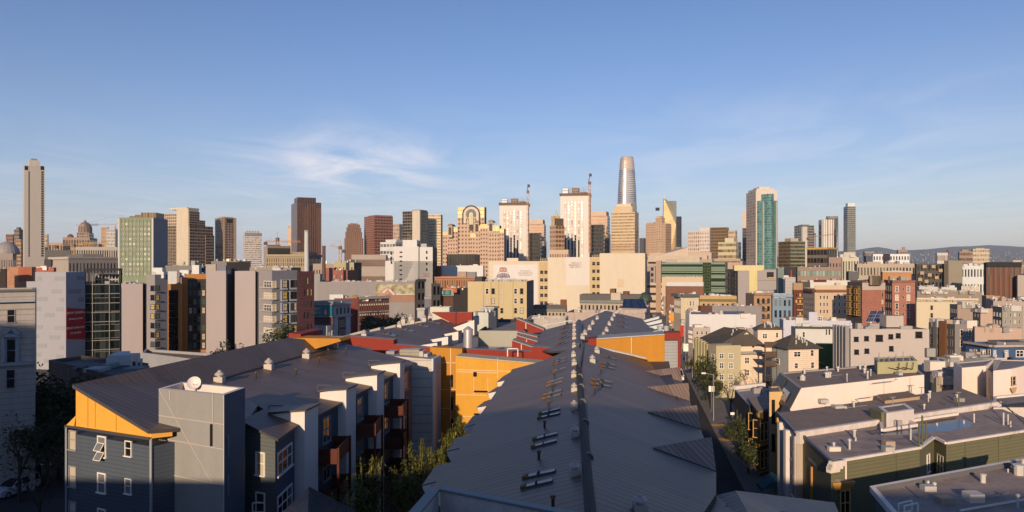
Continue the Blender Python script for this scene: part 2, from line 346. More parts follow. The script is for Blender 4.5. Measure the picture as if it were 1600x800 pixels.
for yy in (99, 108):                                  # tactile ramps at the crossing kerb
    mb = MB(); mb.flat([(SX(yy, -2.7), yy), (SX(yy, -.6), yy), (SX(yy, -.6), yy+1.6), (SX(yy, -2.7), yy+1.6)], .135, plain((.55, .30, .05), .8)); struct('pavement_ramp', mb)
mb = MB(); mb.flat([(-140, 40), (-34, 40), (-26, 84), (-40, 150), (-140, 150)], .004, ASPH); struct('road', mb)
mb = MB(); mb.block([(-90, 83.5), (-33.5, 92), (-33, 97), (-90, 88.5)], -.02, .13, [PAVE], PAVE); struct('pavement', mb)
mb = MB(); mb.block([(-34.2, 40), (-30.2, 40), (-28.5, 84), (-32.5, 84)], -.02, .13, [PAVE], PAVE); struct('pavement', mb)
mb = MB(); mb.flat([(-60, 86.5), (-38, 89.9), (-38, 90.6), (-60, 87.2)], .134, plain((.5, .47, .42))); struct('pavement_line', mb)
# hills across the bay
HILL = plain((.10, .12, .135), .95, amt=.6, scale=.003, streak=(1, 1, 1))
prof = [(1190, 402), (1240, 397), (1290, 393), (1310, 391.5), (1340, 389), (1358, 386), (1372, 384.5), (1388, 387), (1400, 390), (1430, 389), (1450, 388), (1475, 385.5), (1490, 384), (1515, 383.5), (1545, 381.5), (1575, 383), (1600, 384.5), (1650, 386), (1720, 384), (1800, 388)]
mb = MB(); nx, ny = 150, 14; from mathutils import noise
def ridge(x):
    for (a, ya), (b, yb) in zip(prof, prof[1:]):
        if a <= x <= b: return ya+(yb-ya)*(x-a)/(b-a)
    return prof[-1][1]
G = []
for i in range(nx+1):
    x = 1190+610*i/nx; row = []
    for j in range(ny+1):
        f = j/ny; Y = 7200+f*2400; zt = CZ-(ridge(x)+1.3-HZ)*9600/F
        h = zt*(f**1.15); h *= 1+.16*noise.noise(V((x*.03, f*3.0, 1)))*(1-f)*2; h += 10*noise.noise(V((x*.2, f*6, 4)))*math.sin(math.pi*f)
        row.append(V(((x-CX)/F*Y, Y, max(0, h))))
    G.append(row)
for i in range(nx):
    for j in range(ny): mb.face([G[i][j], G[i+1][j], G[i+1][j+1], G[i][j+1]], HILL)
for i in range(nx): mb.face([G[i][-1], G[i+1][-1], G[i+1][-1]-V((0, -900, 400)), G[i][-1]-V((0, -900, 400))], HILL)
struct('hills', mb)
mb = MB(); cols = [plain(c, .9) for c in ('cdb39a', 'b08f78', '8a7668', 'd8c6b0', '9c6a52', '6f635c')]
for i in range(900):                                  # the far-off low city along the foot of the hills
    Y = random.uniform(1500, 7000); x = random.uniform(1215, 1640); X = (x-CX)/F*Y; a, b = random.uniform(8, 28), random.uniform(8, 24); h = random.uniform(6, 19)
    if random.random() < .06: h *= 1.8
    mb.bx((X-a/2, Y-b/2, -.02), (X+a/2, Y+b/2, h), random.choice(cols))
for i in range(700):
    x = random.uniform(1200, 1640); f = random.uniform(.05, .75); i0 = min(nx-1, max(0, int((x-1190)/610*nx))); j0 = int(f*ny); g = G[i0][j0]; a = random.uniform(6, 14)
    mb.bx((g.x-a/2, g.y-a/2, g.z-9), (g.x+a/2, g.y+a/2, g.z+random.uniform(5, 13)), cols[random.choice((0, 1, 2, 2))])
struct('distant_city', mb, 'stuff')
for o in list(col.objects):
    if o.name == 'distant_city': o['label'] = 'far low city spread along the foot of the hills'

# the air between here and the hills
mb = MB(); hz = bpy.data.materials.new('haze'); hz.use_nodes = True; n_ = hz.node_tree; n_.nodes.clear(); pv = n_.nodes.new('ShaderNodeVolumePrincipled'); pv.inputs['Color'].default_value = (.72, .83, 1.0, 1); pv.inputs['Density'].default_value = 4.4e-5; pv.inputs['Anisotropy'].default_value = 0; oo = n_.nodes.new('ShaderNodeOutputMaterial'); n_.links.new(pv.outputs[0], oo.inputs['Volume'])
mb.bx((-9600, -800, -1.5), (12600, 16600, 420), hz); o = struct('haze', mb, 'stuff'); o['label'] = 'thin pale air over the city and the hills'
# ------------------------------------------------------------------ far towers
T = Bld
def fb(B, f, wall, gl, nc, nf, fw=.6, fh=.55, **k): return fac(wall, gl, nc, nf, fw, fh, **k)
# pale slab tower with balcony column
t = T('slab_tower', 'tall narrow pale concrete tower with stepped crown, far left', 36, 38, 70, 258, 900, plain('d2b8a4', amt=.1), k=.8, ang=R(80), cat='tower')
t.box('crown', 0, 1, .24, .76, 259, 249, plain('d8c0ac')); t.box('roof_plant', .2, .8, .36, .64, 250, 246.5, plain('9a8678'))
for i in range(36):
    y = 268+i*3.72
    if y > 405: break
    t.win('R', 64.4, y, 68.3, y+2.5, fr='d', gl='k'); t.win('R', 44.4, y, 46.6, y+2.7, fr='d', gl='k')
for x in (38.4, 63.4): t.win('R', x, 259.5, x+5.6, 265.5, fr='d', gl='k', mull=1, name='louvre')
# hill on the left with its small buildings
T('flat_block', 'small brick tower with red top beside the pale slab tower', 9, 20, 24, 366, 1300, fac('a86a4c', '2a2220', 5, 12), cat='tower')
T('flat_block', 'brown grey tower with roof masts just left of pale slab', 22, 30, 36, 358, 1250, fac('8a7464', '3a3230', 6, 12), cat='tower').box('roof_plant', .2, .7, .2, .8, 359, 355, plain('6c5c52'))
T('flat_block', 'ochre narrow block in front of the brick tower', 24, 33, 37, 374, 1150, fac('c08a58', '46382e', 4, 10), cat='building')
b = T('domed_hall', 'pale domed hall at far left edge below brick tower', -14, 20, 26, 396, 800, fac('b49684', '5a4a42', 9, 1, .4, .6), k=2, cat='building')
mb = MB(); q = b.p(.38, .5); mb.lathe((q[0], q[1], b.z1-1), [(12.5, 0), (12.5, 3), (11.5, 6), (9, 10), (5, 13), (1, 14.5), (.2, 17)], plain('a89488', .6), 20); build('dome', mb, b.o, True)
T('flat_block', 'tan block close right of the pale slab tower', 66, 74, 76, 366, 1200, fac('d8b080', '7a6450', 3, 10), cat='building')
b = T('colonnade_building', 'dark grey roofed hall with pinnacles beside pale slab tower', 70, 110, 113, 391, 700, fac('6c6058', '1c1a1a', 16, 1, .5, .5), cat='building')
b = T('dome_hotel', 'tan hilltop building with round brown dome turret', 98, 140, 152, 371, 1500, fac('b08a6c', '54423a', 10, 3), k=1.5, cat='building')
b.box('tower_base', .08, .55, .2, .8, 372, 363, fac('b48e70', '54423a', 5, 2)); q = b.p(.32, .5); mb = MB(); rr = 13
mb.lathe((q[0], q[1], b.z(364)), [(rr, 0), (rr, 11), (rr*.92, 15), (rr*.7, 20), (rr*.35, 23.5), (2, 24.5), (1.5, 28)], fac('9a7258', '4a3a34', 14, 1, .4, .4), 20); build('dome', mb, b.o)
mb = MB(); mb.lathe((b.p(.85, .4)[0], b.p(.85, .4)[1], b.z1-1), [(6, 0), (6, 4), (4, 7), (.3, 9)], plain('8a4c38'), 12); build('cupola', mb, b.o)
T('flat_block', 'tan slim tower behind the green tower, with two tones', 158, 168, 170, 355, 1350, fac('c69a72', 'a07c5c', 4, 12), cat='tower')
t = T('flat_block', 'pale white tower with slender spire next to green tower', 166, 180, 184, 358, 1350, fac('d6c2b0', '7c6c62', 6, 14, .5, .6), cat='tower'); mb = MB(); q = t.p(.15, .5); mb.bar((q[0], q[1], t.z1-1), (q[0], q[1], t.z1+9), 3, plain('c4aa96'), 6, .3); build('spire', mb, t.o)
b = T('colonnade_building', 'long beige office with a row of tall dark windows on hill', 112, 184, 192, 386, 900, fac('c4aa92', '3c3430', 20, 2, .55, .62), cat='building'); b.box('penthouse', .55, .8, .2, .7, 387, 379, fac('a8845c', '5a4838', 6, 1))
T('flat_block', 'reddish tan house cluster below the domed hotel', 76, 98, 110, 379, 1300, fac('c49270', '5c463a', 5, 3), cat='building')
T('flat_block', 'ochre roofed lodge on hill right of domed hotel', 124, 154, 160, 381, 1280, fac('b08050', '4a3a2c', 8, 2), cat='building')
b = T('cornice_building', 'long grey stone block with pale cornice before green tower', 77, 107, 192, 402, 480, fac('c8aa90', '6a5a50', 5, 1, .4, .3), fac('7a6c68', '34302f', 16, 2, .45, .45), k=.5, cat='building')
b.band('cornice', 'L', 401, 405, plain('d8bca4'), .9); b.band('cornice', 'R', 401, 404, plain('8c7c76'), .9); b.box('penthouse', .1, .9, .3, .66, 402, 396.5, plain('7c6e6a'))  # left face in sunlit tones, right face in shaded ones
T('flat_block', 'dark charcoal low block left of the long stone cornice block', 69, 80, 90, 405, 520, plain('4a4240'), cat='building')
# green tower
t = T('green_tower', 'green panelled tower with grey blank side and brown rooftop', 185, 240, 262, 340, 430, plain((.185, .225, .155), amt=.12), plain((.24, .25, .28), amt=.08), k=.9, cat='tower')
t.wing('L', .07, .92, 346, 432, 8, 11, .5, .38, gls='llmmdc', fr='w', skip=.06)
for u in (0, .955): t.band('edge_strip', 'L', 341, 432, plain('d8c4b6'), .4, u, u+.045)
for i in range(9): t.band('fin', 'L', 343, 432, plain((.22, .255, .19)), .3, .085+.103*i, .093+.103*i)
for a, b_, y in ((.02, .45, 331.5), (.45, .62, 335), (.62, .78, 337)): t.box('penthouse', a, b_, .2, .8, 341, y, fac('9a7a52', '6a5038', 5, 1, .5, 1))
# stepped beige apartment tower
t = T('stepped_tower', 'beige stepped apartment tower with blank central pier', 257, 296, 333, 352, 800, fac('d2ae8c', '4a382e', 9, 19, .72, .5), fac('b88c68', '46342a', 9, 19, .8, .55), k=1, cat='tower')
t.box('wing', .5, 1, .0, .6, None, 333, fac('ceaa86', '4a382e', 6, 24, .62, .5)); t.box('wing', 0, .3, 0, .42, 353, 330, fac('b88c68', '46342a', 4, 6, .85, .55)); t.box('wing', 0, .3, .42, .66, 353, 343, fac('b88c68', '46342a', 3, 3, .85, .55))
t.box('pier', .02, .5, -.02, .4, None, 325.5, plain('e0c09c')); t.box('penthouse', .1, .8, .0, .5, 327, 324, plain('e4c8a4'))
t.box('wing', -.02, .3, .66, 1.03, None, 366, fac('b88c68', '46342a', 4, 17, .85, .55))
t = T('arched_top_tower', 'slim brown tower with arched dark window at its top', 336, 348.5, 369, 340, 850, fac('b08c70', '6a5444', 7, 28, .8, .5), fac('9c7a64', '1f1c1e', 5, 26, .6, .6), k=.8, cat='tower')
t.box('crown', .02, .6, .02, .8, 341, 338.5, plain('c49c78')); t.win('R', 353.5, 342, 364.5, 348.5, fr='t', gl='k', name='arch_window')
for v in (0, .86): t.box('pier', -.03, .1, v, v+.14, None, 339.5, plain('bc9474'))
t = T('white_tower', 'small white office tower with ribbed crown, alone', 380, 383, 409, 363, 1100, fac('e8d8cc', 'a89488', 12, 22, .9, .5), ang=R(75), cat='tower')
t.band('crown_grille', 'R', 363.5, 368, fac('d0c0b8', '6a5c5a', 16, 1, .6, 1), .6)
for i in range(5): t.box('roof_plant', .3, .6, .12+.17*i, .2+.17*i, 364, 360.5, plain('b09c90'))
t = T('tan_hall', 'tan low office with dark glass top band and construction crane behind', 412, 418, 454, 384, 600, plain('d0a888'), fac('8c6a52', '2c2828', 1, 1, 1, .9), k=.6, cat='building'); t.box('penthouse', .2, .8, .1, .6, 385, 382, plain('70604e'))
t = T('dark_ribbed_tower', 'tall dark brown ribbed tower, darkest of the skyline', 455, 464, 502, 315.5, 1000, fac('8c5c46', '2c1e1c', 5, 40, .6, 1), fac('744a38', '241918', 14, 44, .62, .75), k=.7, cat='tower')
t.box('crown', 0, .6, .03, .78, 316, 308, fac('744a38', '241918', 11, 6, .62, .8))
for i in range(12): t.box('rib', -.03, 0, .03+.083*i, .05+.083*i, None, 316+random.choice((0, 4, 8)), plain('8c5c48'))
T('flat_block', 'pale tan strip tower peeking out behind dark ribbed tower', 450, 457, 460, 352, 1150, fac('e0b48c', 'c09a78', 2, 14), cat='tower')
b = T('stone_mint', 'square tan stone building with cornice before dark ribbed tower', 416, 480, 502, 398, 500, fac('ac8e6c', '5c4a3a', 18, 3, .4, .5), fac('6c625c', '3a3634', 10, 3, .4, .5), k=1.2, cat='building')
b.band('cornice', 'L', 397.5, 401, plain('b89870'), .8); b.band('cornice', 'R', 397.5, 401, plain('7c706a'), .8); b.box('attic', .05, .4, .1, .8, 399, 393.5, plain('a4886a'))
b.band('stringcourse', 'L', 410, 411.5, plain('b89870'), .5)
def chimney(name, label, x, w0, w1, yt, yb, Y, m, cm):
    o = empty(name, (D(x, HZ, Y).x, Y, 0), label, 'chimney'); mb = MB(); h = CZ-(yt-HZ)*Y/F; k = Y/F/2
    mb.lathe((o.location.x, Y, 0), [(w1*k*1.05, -.1), (w0*k, h*.98)], m, 18); build('shaft', mb, o, True)
    mb = MB(); mb.lathe((o.location.x, Y, h*.98), [(w0*k*1.12, 0), (w0*k*1.12, h*.02), (w0*k*.6, h*.02), (w0*k*.6, -1)], cm, 18); build('rim', mb, o)
chimney('chimney', 'tall slim white round chimney standing before dark ribbed tower', 479, 6.4, 8.4, 360, 440, 330, plain('d2c2b4', .7), plain('b8a890'))
chimney('chimney', 'dark brick round chimney beside the white chimney', 506, 5.2, 6.6, 384, 440, 330, brick('6a4638'), brick('7a5444'))
t = T('deco_tower', 'brown stepped art deco tower with tapering top', 538, 541, 568, 372, 1000, fac('a8785c', '5c4238', 9, 24, .4, .6), ang=R(72), cat='tower')
t.box('setback', .1, .9, .05, .93, 373, 362, fac('a8785c', '5c4238', 8, 4, .45, .6)); t.box('setback', .15, .85, .1, .88, 363, 355, fac('a8785c', '5c4238', 7, 3, .45, .6)); t.box('crown', .2, .8, .17, .82, 356, 350, fac('b08062', '5c4238', 6, 1, .4, .7)); t.box('roof_plant', .3, .7, .3, .7, 351, 348.5, plain('8c6650'))
t = T('red_office_tower', 'red brown office tower with rows of dark square windows', 569, 585, 614, 337, 1000, fac('a8684c', '7c4c3c', 9, 30, 1, .5, vary=.2), fac('9c5e48', '2a1c1a', 12, 22, .62, .6), k=.8, cat='tower'); t.box('crown', .02, .8, .1, .98, 338, 335.5, plain('b47458'))
T('flat_block', 'pale tan block between red office and black piered tower', 613, 624, 629, 350, 1200, fac('c8a488', '8c705c', 5, 14), cat='tower')
t = T('black_tower', 'dark glass tower with one white corner pier', 629, 656, 669, 329.5, 900, fac('8a7458', '221e1a', 7, 24, .85, .72, vary=.8), fac('847a64', '2a2c2a', 5, 24, 1, .5, vary=.6), k=.8, cat='tower')
t.box('pier', -.01, .42, -.03, .1, None, 328.5, plain('e0c2a4')); t.box('roof_plant', .0, .5, .1, .9, 330, 327.5, plain('5c5652'))
t = T('striped_tower', 'cream tower with fine horizontal window stripes', 669, 689, 691.5, 335, 950, fac('ecd0a4', 'a8845c', 6, 24, .92, .42, vary=.3), plain('7c6a64'), cat='tower')
# big hotel with the great fan window
hp = lambda nc, nf: fac('d8a884', '6e4a3c', nc, nf, .5, .45, vary=.25); gold = fac('e8cc94', 'd0ac74', 5, 3, .8, .8, vary=.25, rough=.4)
h = T('fan_window_hotel', 'stepped pink hotel tower crowned by huge fan shaped window', 715, 757, 760, 340, 700, hp(8, 18), plain('6c5a56'), k=.4, cat='tower')
h.box('crown', 0, 1, 0, 1, 341, 323, gold, plain('7c6c64'))
pl = h.plane('L'); n3 = V((-h.dr.x, -h.dr.y, 0))
def disc(B, name, x, y, r0, r1, m, out, a0=0, a1=180, stem=0):
    c = B.plane('L').at(x, y)+n3*out; k = 700/F; mb = MB(); d = V((-B.dl.x, -B.dl.y, 0)); K = 22
    A = [c+d*math.cos(R(a0+(a1-a0)*i/K))*r1*k+V((0, 0, 1))*math.sin(R(a0+(a1-a0)*i/K))*r1*k for i in range(K+1)]
    I = [c+d*math.cos(R(a0+(a1-a0)*i/K))*r0*k+V((0, 0, 1))*math.sin(R(a0+(a1-a0)*i/K))*r0*k for i in range(K+1)]
    for i in range(K):
        mb.face([I[i], A[i], A[i+1], I[i+1]], m); mb.face([A[i], A[i]-n3*2, A[i+1]-n3*2, A[i+1]], m); mb.face([I[i+1], I[i+1]-n3*2, I[i]-n3*2, I[i]], m)
    if stem:
        for s0, s1 in ((-r1, -r0), (r0, r1)): 
            a = c+d*s0*k; b_ = c+d*s1*k; mb.face([a-V((0, 0, stem*k)), b_-V((0, 0, stem*k)), b_, a], m)
    return build(name, mb, h.o)
disc(h, 'arch_rib', 736.5, 335, 12.2, 14.2, plain('5c5048'), 1.6, stem=14); disc(h, 'arch_band', 736.5, 335, 8.2, 12.2, plain('e8c8b0'), 1.2, stem=14)
disc(h, 'fan_window', 736.5, 335, .1, 8.2, glass('6a6a66'), .8, -40, 220); disc(h, 'fan_window', 736.5, 335, .1, 3.2, gold, 1.3, 0, 180, stem=16)
mb = MB(); c = pl.at(736.5, 348)+n3*1.0; k = 700/F; d = V((-h.dl.x, -h.dl.y, 0)); mb.face([c-d*3*k-V((0, 0, 12*k)), c+d*3*k-V((0, 0, 12*k)), c+d*3*k+V((0, 0, 8*k)), c-d*3*k+V((0, 0, 8*k))], glass('40382e')); build('stem_window', mb, h.o)
def hw(x0, x1, y, v0, nc, nf, top=None): 
    f = h.frac; h.box('wing', f(x1), f(x0), -v0, .5, None, y, hp(nc, nf), plain('6c5a56')); 
    if top: h.box('wing_top', f(x1), f(x0), -v0-.01, .5, y+top, y-.3, gold, plain('7c6c64'))
for a in ((692, 703, 362, .1, 3, 14, 5), (700, 716, 355, .2, 4, 16, 7), (745, 782, 353, .55, 9, 16, 9), (736, 748, 365, .5, 3, 14, 6), (772, 789, 358, .5, 4, 15, 6), (752, 764, 351, .58, 3, 16, 6)): hw(*a)
for x, y in ((705.5, 355), (747, 350), (768.5, 349)):
    h.box('turret', h.frac(x+3.4), h.frac(x-3.4), -.62, -.3, y+16, y-2, plain('d8b088')); q = h.plane('L'); n_ = n3*1
    mb = MB(); c = q.at(x, y-1)+n3*(h.b*.61+.3); K = 12; rr = 4*700/F
    for i in range(K):
        a0, a1 = math.pi*i/K, math.pi*(i+1)/K; P = [c+d*math.cos(a)*rr+V((0, 0, math.sin(a)*rr)) for a in (a0, a1)]; mb.face([P[0], P[0]-n3*14, P[1]-n3*14, P[1]], plain('4a4440')); mb.face([c, P[0], P[1]], plain('a08468'))
    build('turret_arch', mb, h.o); h2 = c-V((0, 0, 8)); mb = MB(); mb.face([h2-d*1.3+n3*.4, h2+d*1.3+n3*.4, h2+d*1.3+n3*.4+V((0, 0, 7)), h2-d*1.3+n3*.4+V((0, 0, 7))], glass('3a3634')); build('slot_window', mb, h.o)
T('low_hall', 'dark brown slatted low hall in front of the fan window hotel', 698, 742, 750, 397, 520, fac('4a4038', '2a2420', 18, 1, .5, 1), cat='building')
# two towers under construction
def core_tower(label, x0, xc, x1, yb, yd, ys, Y, Lw, seed):
    t = T('tower_under_construction', label, x0, xc, x1, yb, Y, plain('efd8c4', amt=.08), fac('c89c74', '4a3c36', 2, 20, .4, .5), k=.8, cat='tower'); f = t.frac
    W_ = xc-x0
    for i in range(6):                                # stripes of tall panes that stagger from floor to floor
        u = 1-(.14+.115*i); t.band('window_bay', 'L', yb+6+random.random()*3, 407, fac('d4b8a8', 'f0e0cc' if i % 2 else '98867e', 1, 18, .7, .86, rough=.25, seed=seed+i), .35, 1-u, 1-u+.07)
    for i in range(5): t.band('window_bay', 'L', 367+4*((i*2) % 3), 407, fac('8c7c78', '262830', 1, 9, .85, .8, rough=.1, seed=9+seed+i), .5, .145+.115*i, .205+.115*i)
    t.box('deck', -.03, 1.03, -.03, 1.03, yb-1.5, yd, plain('7a5c48')); t.box('deck', -.02, .98, -.02, .98, yb-.2, yb-1.2, plain('b48a68'))
    t.box('core', .38, .62, .2, .8, yd+1, ys+1, plain('a07c62')); t.box('formwork', .74, .93, .1, .6, yd+1, ys+2, plain('f4e8dc')); t.box('formwork', .1, .32, .2, .6, yd+1, yd-2.6, plain('9c6a50'))
    mb = MB(); z0, z1 = t.z(yd), t.z(ys+.5)
    for u in (.03, .2, .34, .66, .72, .95):
        for v in (.05, .95): q = t.p(u, v); mb.bar((q[0], q[1], z0), (q[0], q[1], z1), .22, METALS[3])
    for v in (.05, .95):
        a, b_ = t.p(.03, v), t.p(.95, v)
        for zz in (z0+(z1-z0)*.5, z1): mb.bar((a[0], a[1], zz), (b_[0], b_[1], zz), .16, METALS[3])
    build('scaffold', mb, t.o); return t
ct1 = core_tower('white tower under construction with brown deck, lower twin', 780.5, 825, 827, 321, 316.5, 308.5, 800, 0, 1)
ct2 = core_tower('white tower under construction with brown deck, taller twin', 875.5, 921, 923, 306, 301.5, 291.5, 800, 0, 20)
def crane(label, x, yb, yt, Y, jx0, jx1, jy0, jy1, c='c8782c', wid=2.0, lj=None):
    o = empty('tower_crane', (D(x, 0, Y).x, Y, 0), label, 'crane', 'construction cranes'); m = plain(c, .5); X = o.location.x; z0 = CZ-(yb-HZ)*Y/F; z1 = CZ-(yt-HZ)*Y/F; h = wid/2; mb = MB(); r = wid*.10
    for a in (-h, h):
        for b_ in (-h, h): mb.bar((X+a, Y+b_, z0), (X+a, Y+b_, z1), r, m)
    n = max(4, int((z1-z0)/(wid*1.3)))
    for i in range(n):
        za, zb = z0+(z1-z0)*i/n, z0+(z1-z0)*(i+1)/n; s = 1 if i % 2 else -1
        for b_ in (-h, h): mb.bar((X-h*s, Y+b_, za), (X+h*s, Y+b_, zb), r*.7, m); mb.bar((X+b_, Y-h*s, za), (X+b_, Y+h*s, zb), r*.7, m)
    build('mast', mb, o); a, b_ = D(jx0, jy0, Y), D(jx1, jy1, Y); mb = MB(); e = V((0, 0, wid*.75)); jm = plain(lj or c, .5)
    for q in (V((0, -h*.7, 0)), V((0, h*.7, 0)), e): mb.bar(a+q, b_+q*.6, r*.8, jm)
    n = max(5, int((b_-a).length/(wid*1.4)))
    for i in range(n):
        p, q = a.lerp(b_, i/n), a.lerp(b_, (i+.5)/n)
        for s in (-h*.7, h*.7): mb.bar(p+V((0, s, 0)), q+e*.9, r*.55, jm); mb.bar(q+e*.9, a.lerp(b_, (i+1)/n)+V((0, s, 0)), r*.55, jm)
    build('jib', mb, o); mb = MB(); mb.bx((X-h*1.2, Y-h*1.3, z1-wid*.6), (X+h*1.2, Y+h*1.3, z1+wid*.7), plain('7a6a5c')); build('cab', mb, o)
    mb = MB(); c0 = a if abs(a.x-X) < abs(b_.x-X) else b_; mb.bx((c0.x-wid*.6, Y-h, c0.z-wid*1.1), (c0.x+wid*.6, Y+h, c0.z+wid*.2), plain('5c5450')); build('counterweight', mb, o)
    mb = MB(); top = V((X, Y, z1+wid*3)); mb.bar((X, Y, z1), top, r, m); mb.bar(top, a.lerp(b_, .85)+e, r*.35, METALS[3]); mb.bar(top, a.lerp(b_, .1)+e, r*.35, METALS[3]); build('tie_bars', mb, o); return o
crane('red and white luffing crane rising over the lower unfinished tower', 825, 407, 300, 770, 823, 826, 300, 289, 'd08a5c', 2.2, '5c4844')
crane('red and white luffing crane rising over the taller unfinished tower', 921.5, 395, 286, 770, 919, 922.5, 287, 272, 'd08a5c', 2.2, '5c4844')
crane('yellow crane with long boom below the domed hilltop hotel', 115, 405, 383, 700, 88, 168, 384, 380, 'd8962c', 2.4)
crane('pale white crane with long level jib over the domed hotel', 190, 400, 346, 1000, 118, 225, 353, 350, 'd8b0a0', 3)
crane('orange crane with dark counterweight left of dark ribbed tower', 433.5, 410, 374, 650, 415, 470, 378.5, 378.5, 'd0782c', 2.2)
crane('small yellow crane with raised jib left of deco tower', 531.5, 420, 387, 550, 516, 537, 384, 391, 'd8a05c', 1.8)
crane('thin orange crane with long jib in front of striped white tower', 1273, 400, 366, 900, 1262, 1305, 372, 366, 'a86848', 1.8)
t = T('round_cornered_tower', 'plain tan slab with clipped corners behind lower unfinished tower', 822, 850, 853, 350, 950, fac('e4b894', 'd0a484', 14, 22, .8, .5, vary=.1), cat='tower'); t.box('crown', .06, .93, 0, 1, 351, 343, plain('e4b894'))
t = T('round_cornered_tower', 'plain tan slab with clipped corners behind taller unfinished tower', 920, 949, 953, 337, 950, fac('e4b894', 'd0a484', 14, 22, .8, .5, vary=.1), cat='tower'); t.box('crown', .06, .93, 0, 1, 338, 330, plain('e4b894'))
T('dark_glass_block', 'black glass block right of the lower unfinished tower', 826, 844, 846, 364, 780, fac('4c4234', '16161a', 7, 14, .7, .7, vary=.7), cat='tower')
T('dark_glass_block', 'black glass block right of the taller unfinished tower', 923, 943, 945, 351, 780, fac('4c4234', '16161a', 7, 16, .7, .7, vary=.7), cat='tower')
T('flat_block', 'narrow tan block with square windows beside lower black glass block', 844, 850, 854, 377, 840, fac('e0b490', '5c4a42', 3, 10, .5, .5), plain('8c7a72'), cat='tower')
T('flat_block', 'narrow tan block with square windows beside taller black glass block', 943, 949, 954, 366, 840, fac('e0b490', '5c4a42', 3, 10, .5, .5), plain('8c7a72'), cat='tower')
t = T('stepped_hotel_wing', 'yellow brown stepped hotel wing left of the taller unfinished tower', 859, 868, 882, 352, 720, hp(4, 14), fac('c89460', '5c4030', 3, 14, .8, .5), cat='tower'); t.box('crown', .3, .9, .1, .7, 353, 337, gold); t.box('crown', .0, .3, .1, .9, 353, 341, plain('6c5440'))
mb = MB(); q = t.p(.5, .4); mb.bar((q[0], q[1], t.z(337)), (q[0], q[1], t.z(327)), 1.6, plain('d8c09c'), 6, .2); build('spire', mb, t.o)
T('flat_block', 'tan low block with dotted square windows above cream painted wall', 859, 888, 893, 390, 500, fac('d8ac88', '5c463c', 11, 3, .45, .45), cat='building')
t = T('cream_office_tower', 'broad cream office tower in front of rounded glass skyscraper', 955, 992, 998, 331, 800, fac('e2bc8c', '9c7c5c', 12, 24, .86, .42, vary=.35), fac('caa27a', '8c6c50', 4, 24, .8, .5), k=.6, cat='tower')
t.box('crown', .12, .9, .1, .9, 332, 322, fac('e8c498', 'd8b084', 14, 3, .8, .5, vary=.15)); t.box('crown', .2, .82, .2, .8, 323, 317.5, plain('ecca9e')); t.band('base_arcade', 'L', 383, 392, fac('d8a880', '8c6450', 20, 2, .5, .5), .8)
# the rounded glass skyscraper
o = empty('rounded_skyscraper', (D(985, 0, 2000).x, 2060, 0), 'tallest rounded glass skyscraper tapering to its open top', 'tower')
def sq(r, n=40, e=3.2):
    P = []
    for i in range(n):
        a = 2*math.pi*i/n+R(9); c, s_ = math.cos(a), math.sin(a); k = (abs(c)**e+abs(s_)**e)**(-1/e); P.append((c*k*r, s_*k*r))
    return P
k = 2060/F; pr = [(15.8, 440), (15.8, 395), (15.6, 370), (15.1, 345), (14.3, 320), (13.2, 295), (12.2, 278), (11.6, 265), (10.6, 253), (9.6, 246)]
GLS = fac('d4c6bc', '948e90', 30, 1, 1, .55, rough=.24, vary=.12, metal=.8, wallmetal=.5)
def shell(name, prs, m, par, n=40, per=None):
    mb = MB(); ring = [[(o.location.x+x, o.location.y+y, CZ-(yy-HZ)*k) for x, y in sq(r*k)] for r, yy in prs]
    for a, b_, (r0, y0), (r1, y1) in zip(ring, ring[1:], prs, prs[1:]):
        for i in range(n):
            j = (i+1) % n; u0, u1 = i/n, (i+1)/n; v0, v1 = (440-y0)/2.9, (440-y1)/2.9; mb.face([a[i], a[j], b_[j], b_[i]], m, [(u0, v0), (u1, v0), (u1, v1), (u0, v1)])
    if name == 'crown': mb.face(ring[-1], m)
    ob = build(name, mb, par); ob.data.polygons.foreach_set('use_smooth', [True]*len(ob.data.polygons)); return ob
shell('glass_shaft', pr[:8], GLS, o); shell('crown', [(11.5, 266), (10.9, 258), (10.2, 251), (9.3, 246.5), (7.6, 245)], fac('d0b4a4', 'a08c80', 30, 1, .7, .6, rough=.35, vary=.2, metal=.4), o)
for i in range(40):                                   # floor fins
    y = 390-i*3.1; 
    for (r0, y0), (r1, y1) in zip(pr, pr[1:]):
        if y1 <= y <= y0: rr = r0+(r1-r0)*(y0-y)/(y0-y1)
    a = sq((rr+.35)*k); mb = MB(); z = CZ-(y-HZ)*k
    mb.block([(o.location.x+p[0], o.location.y+p[1]) for p in a], z-.4, z+.4, [plain('c4b8b4', .4, .4)], plain('c4b8b4', .4, .4)); build('floor_fin', mb, o)
T('dark_glass_block', 'dark slim block at foot of the rounded skyscraper', 999, 1006, 1009, 372, 1700, plain('5c5656'), cat='tower')
t = T('deco_slab', 'tan masonry tower with central pinnacle and flag', 1009, 1040, 1049, 349, 900, fac('d6a884', '9c7860', 16, 24, .45, .6, vary=.2), fac('c89a78', '8c6c58', 5, 24, .5, .6), k=.5, cat='tower')
t.box('pinnacle', .18, .5, -.03, .5, None, 340, fac('d8ac86', '9c7860', 4, 26, .4, .6)); t.box('pinnacle', .24, .44, .0, .4, 341, 337, plain('dcb08a')); t.box('shoulder', .6, .98, .1, .8, 350, 346.5, plain('d0a482'))
mb = MB(); q = t.p(.34, .2); mb.bar((q[0], q[1], t.z(338)), (q[0], q[1], t.z(324)), .35, METALS[0]); build('flagpole', mb, t.o); mb = MB(); z = t.z(326); mb.bx((q[0]-5.5, q[1]-.1, z-2), (q[0]-.4, q[1]+.1, z+2), plain('3c3c4c')); build('flag', mb, t.o)
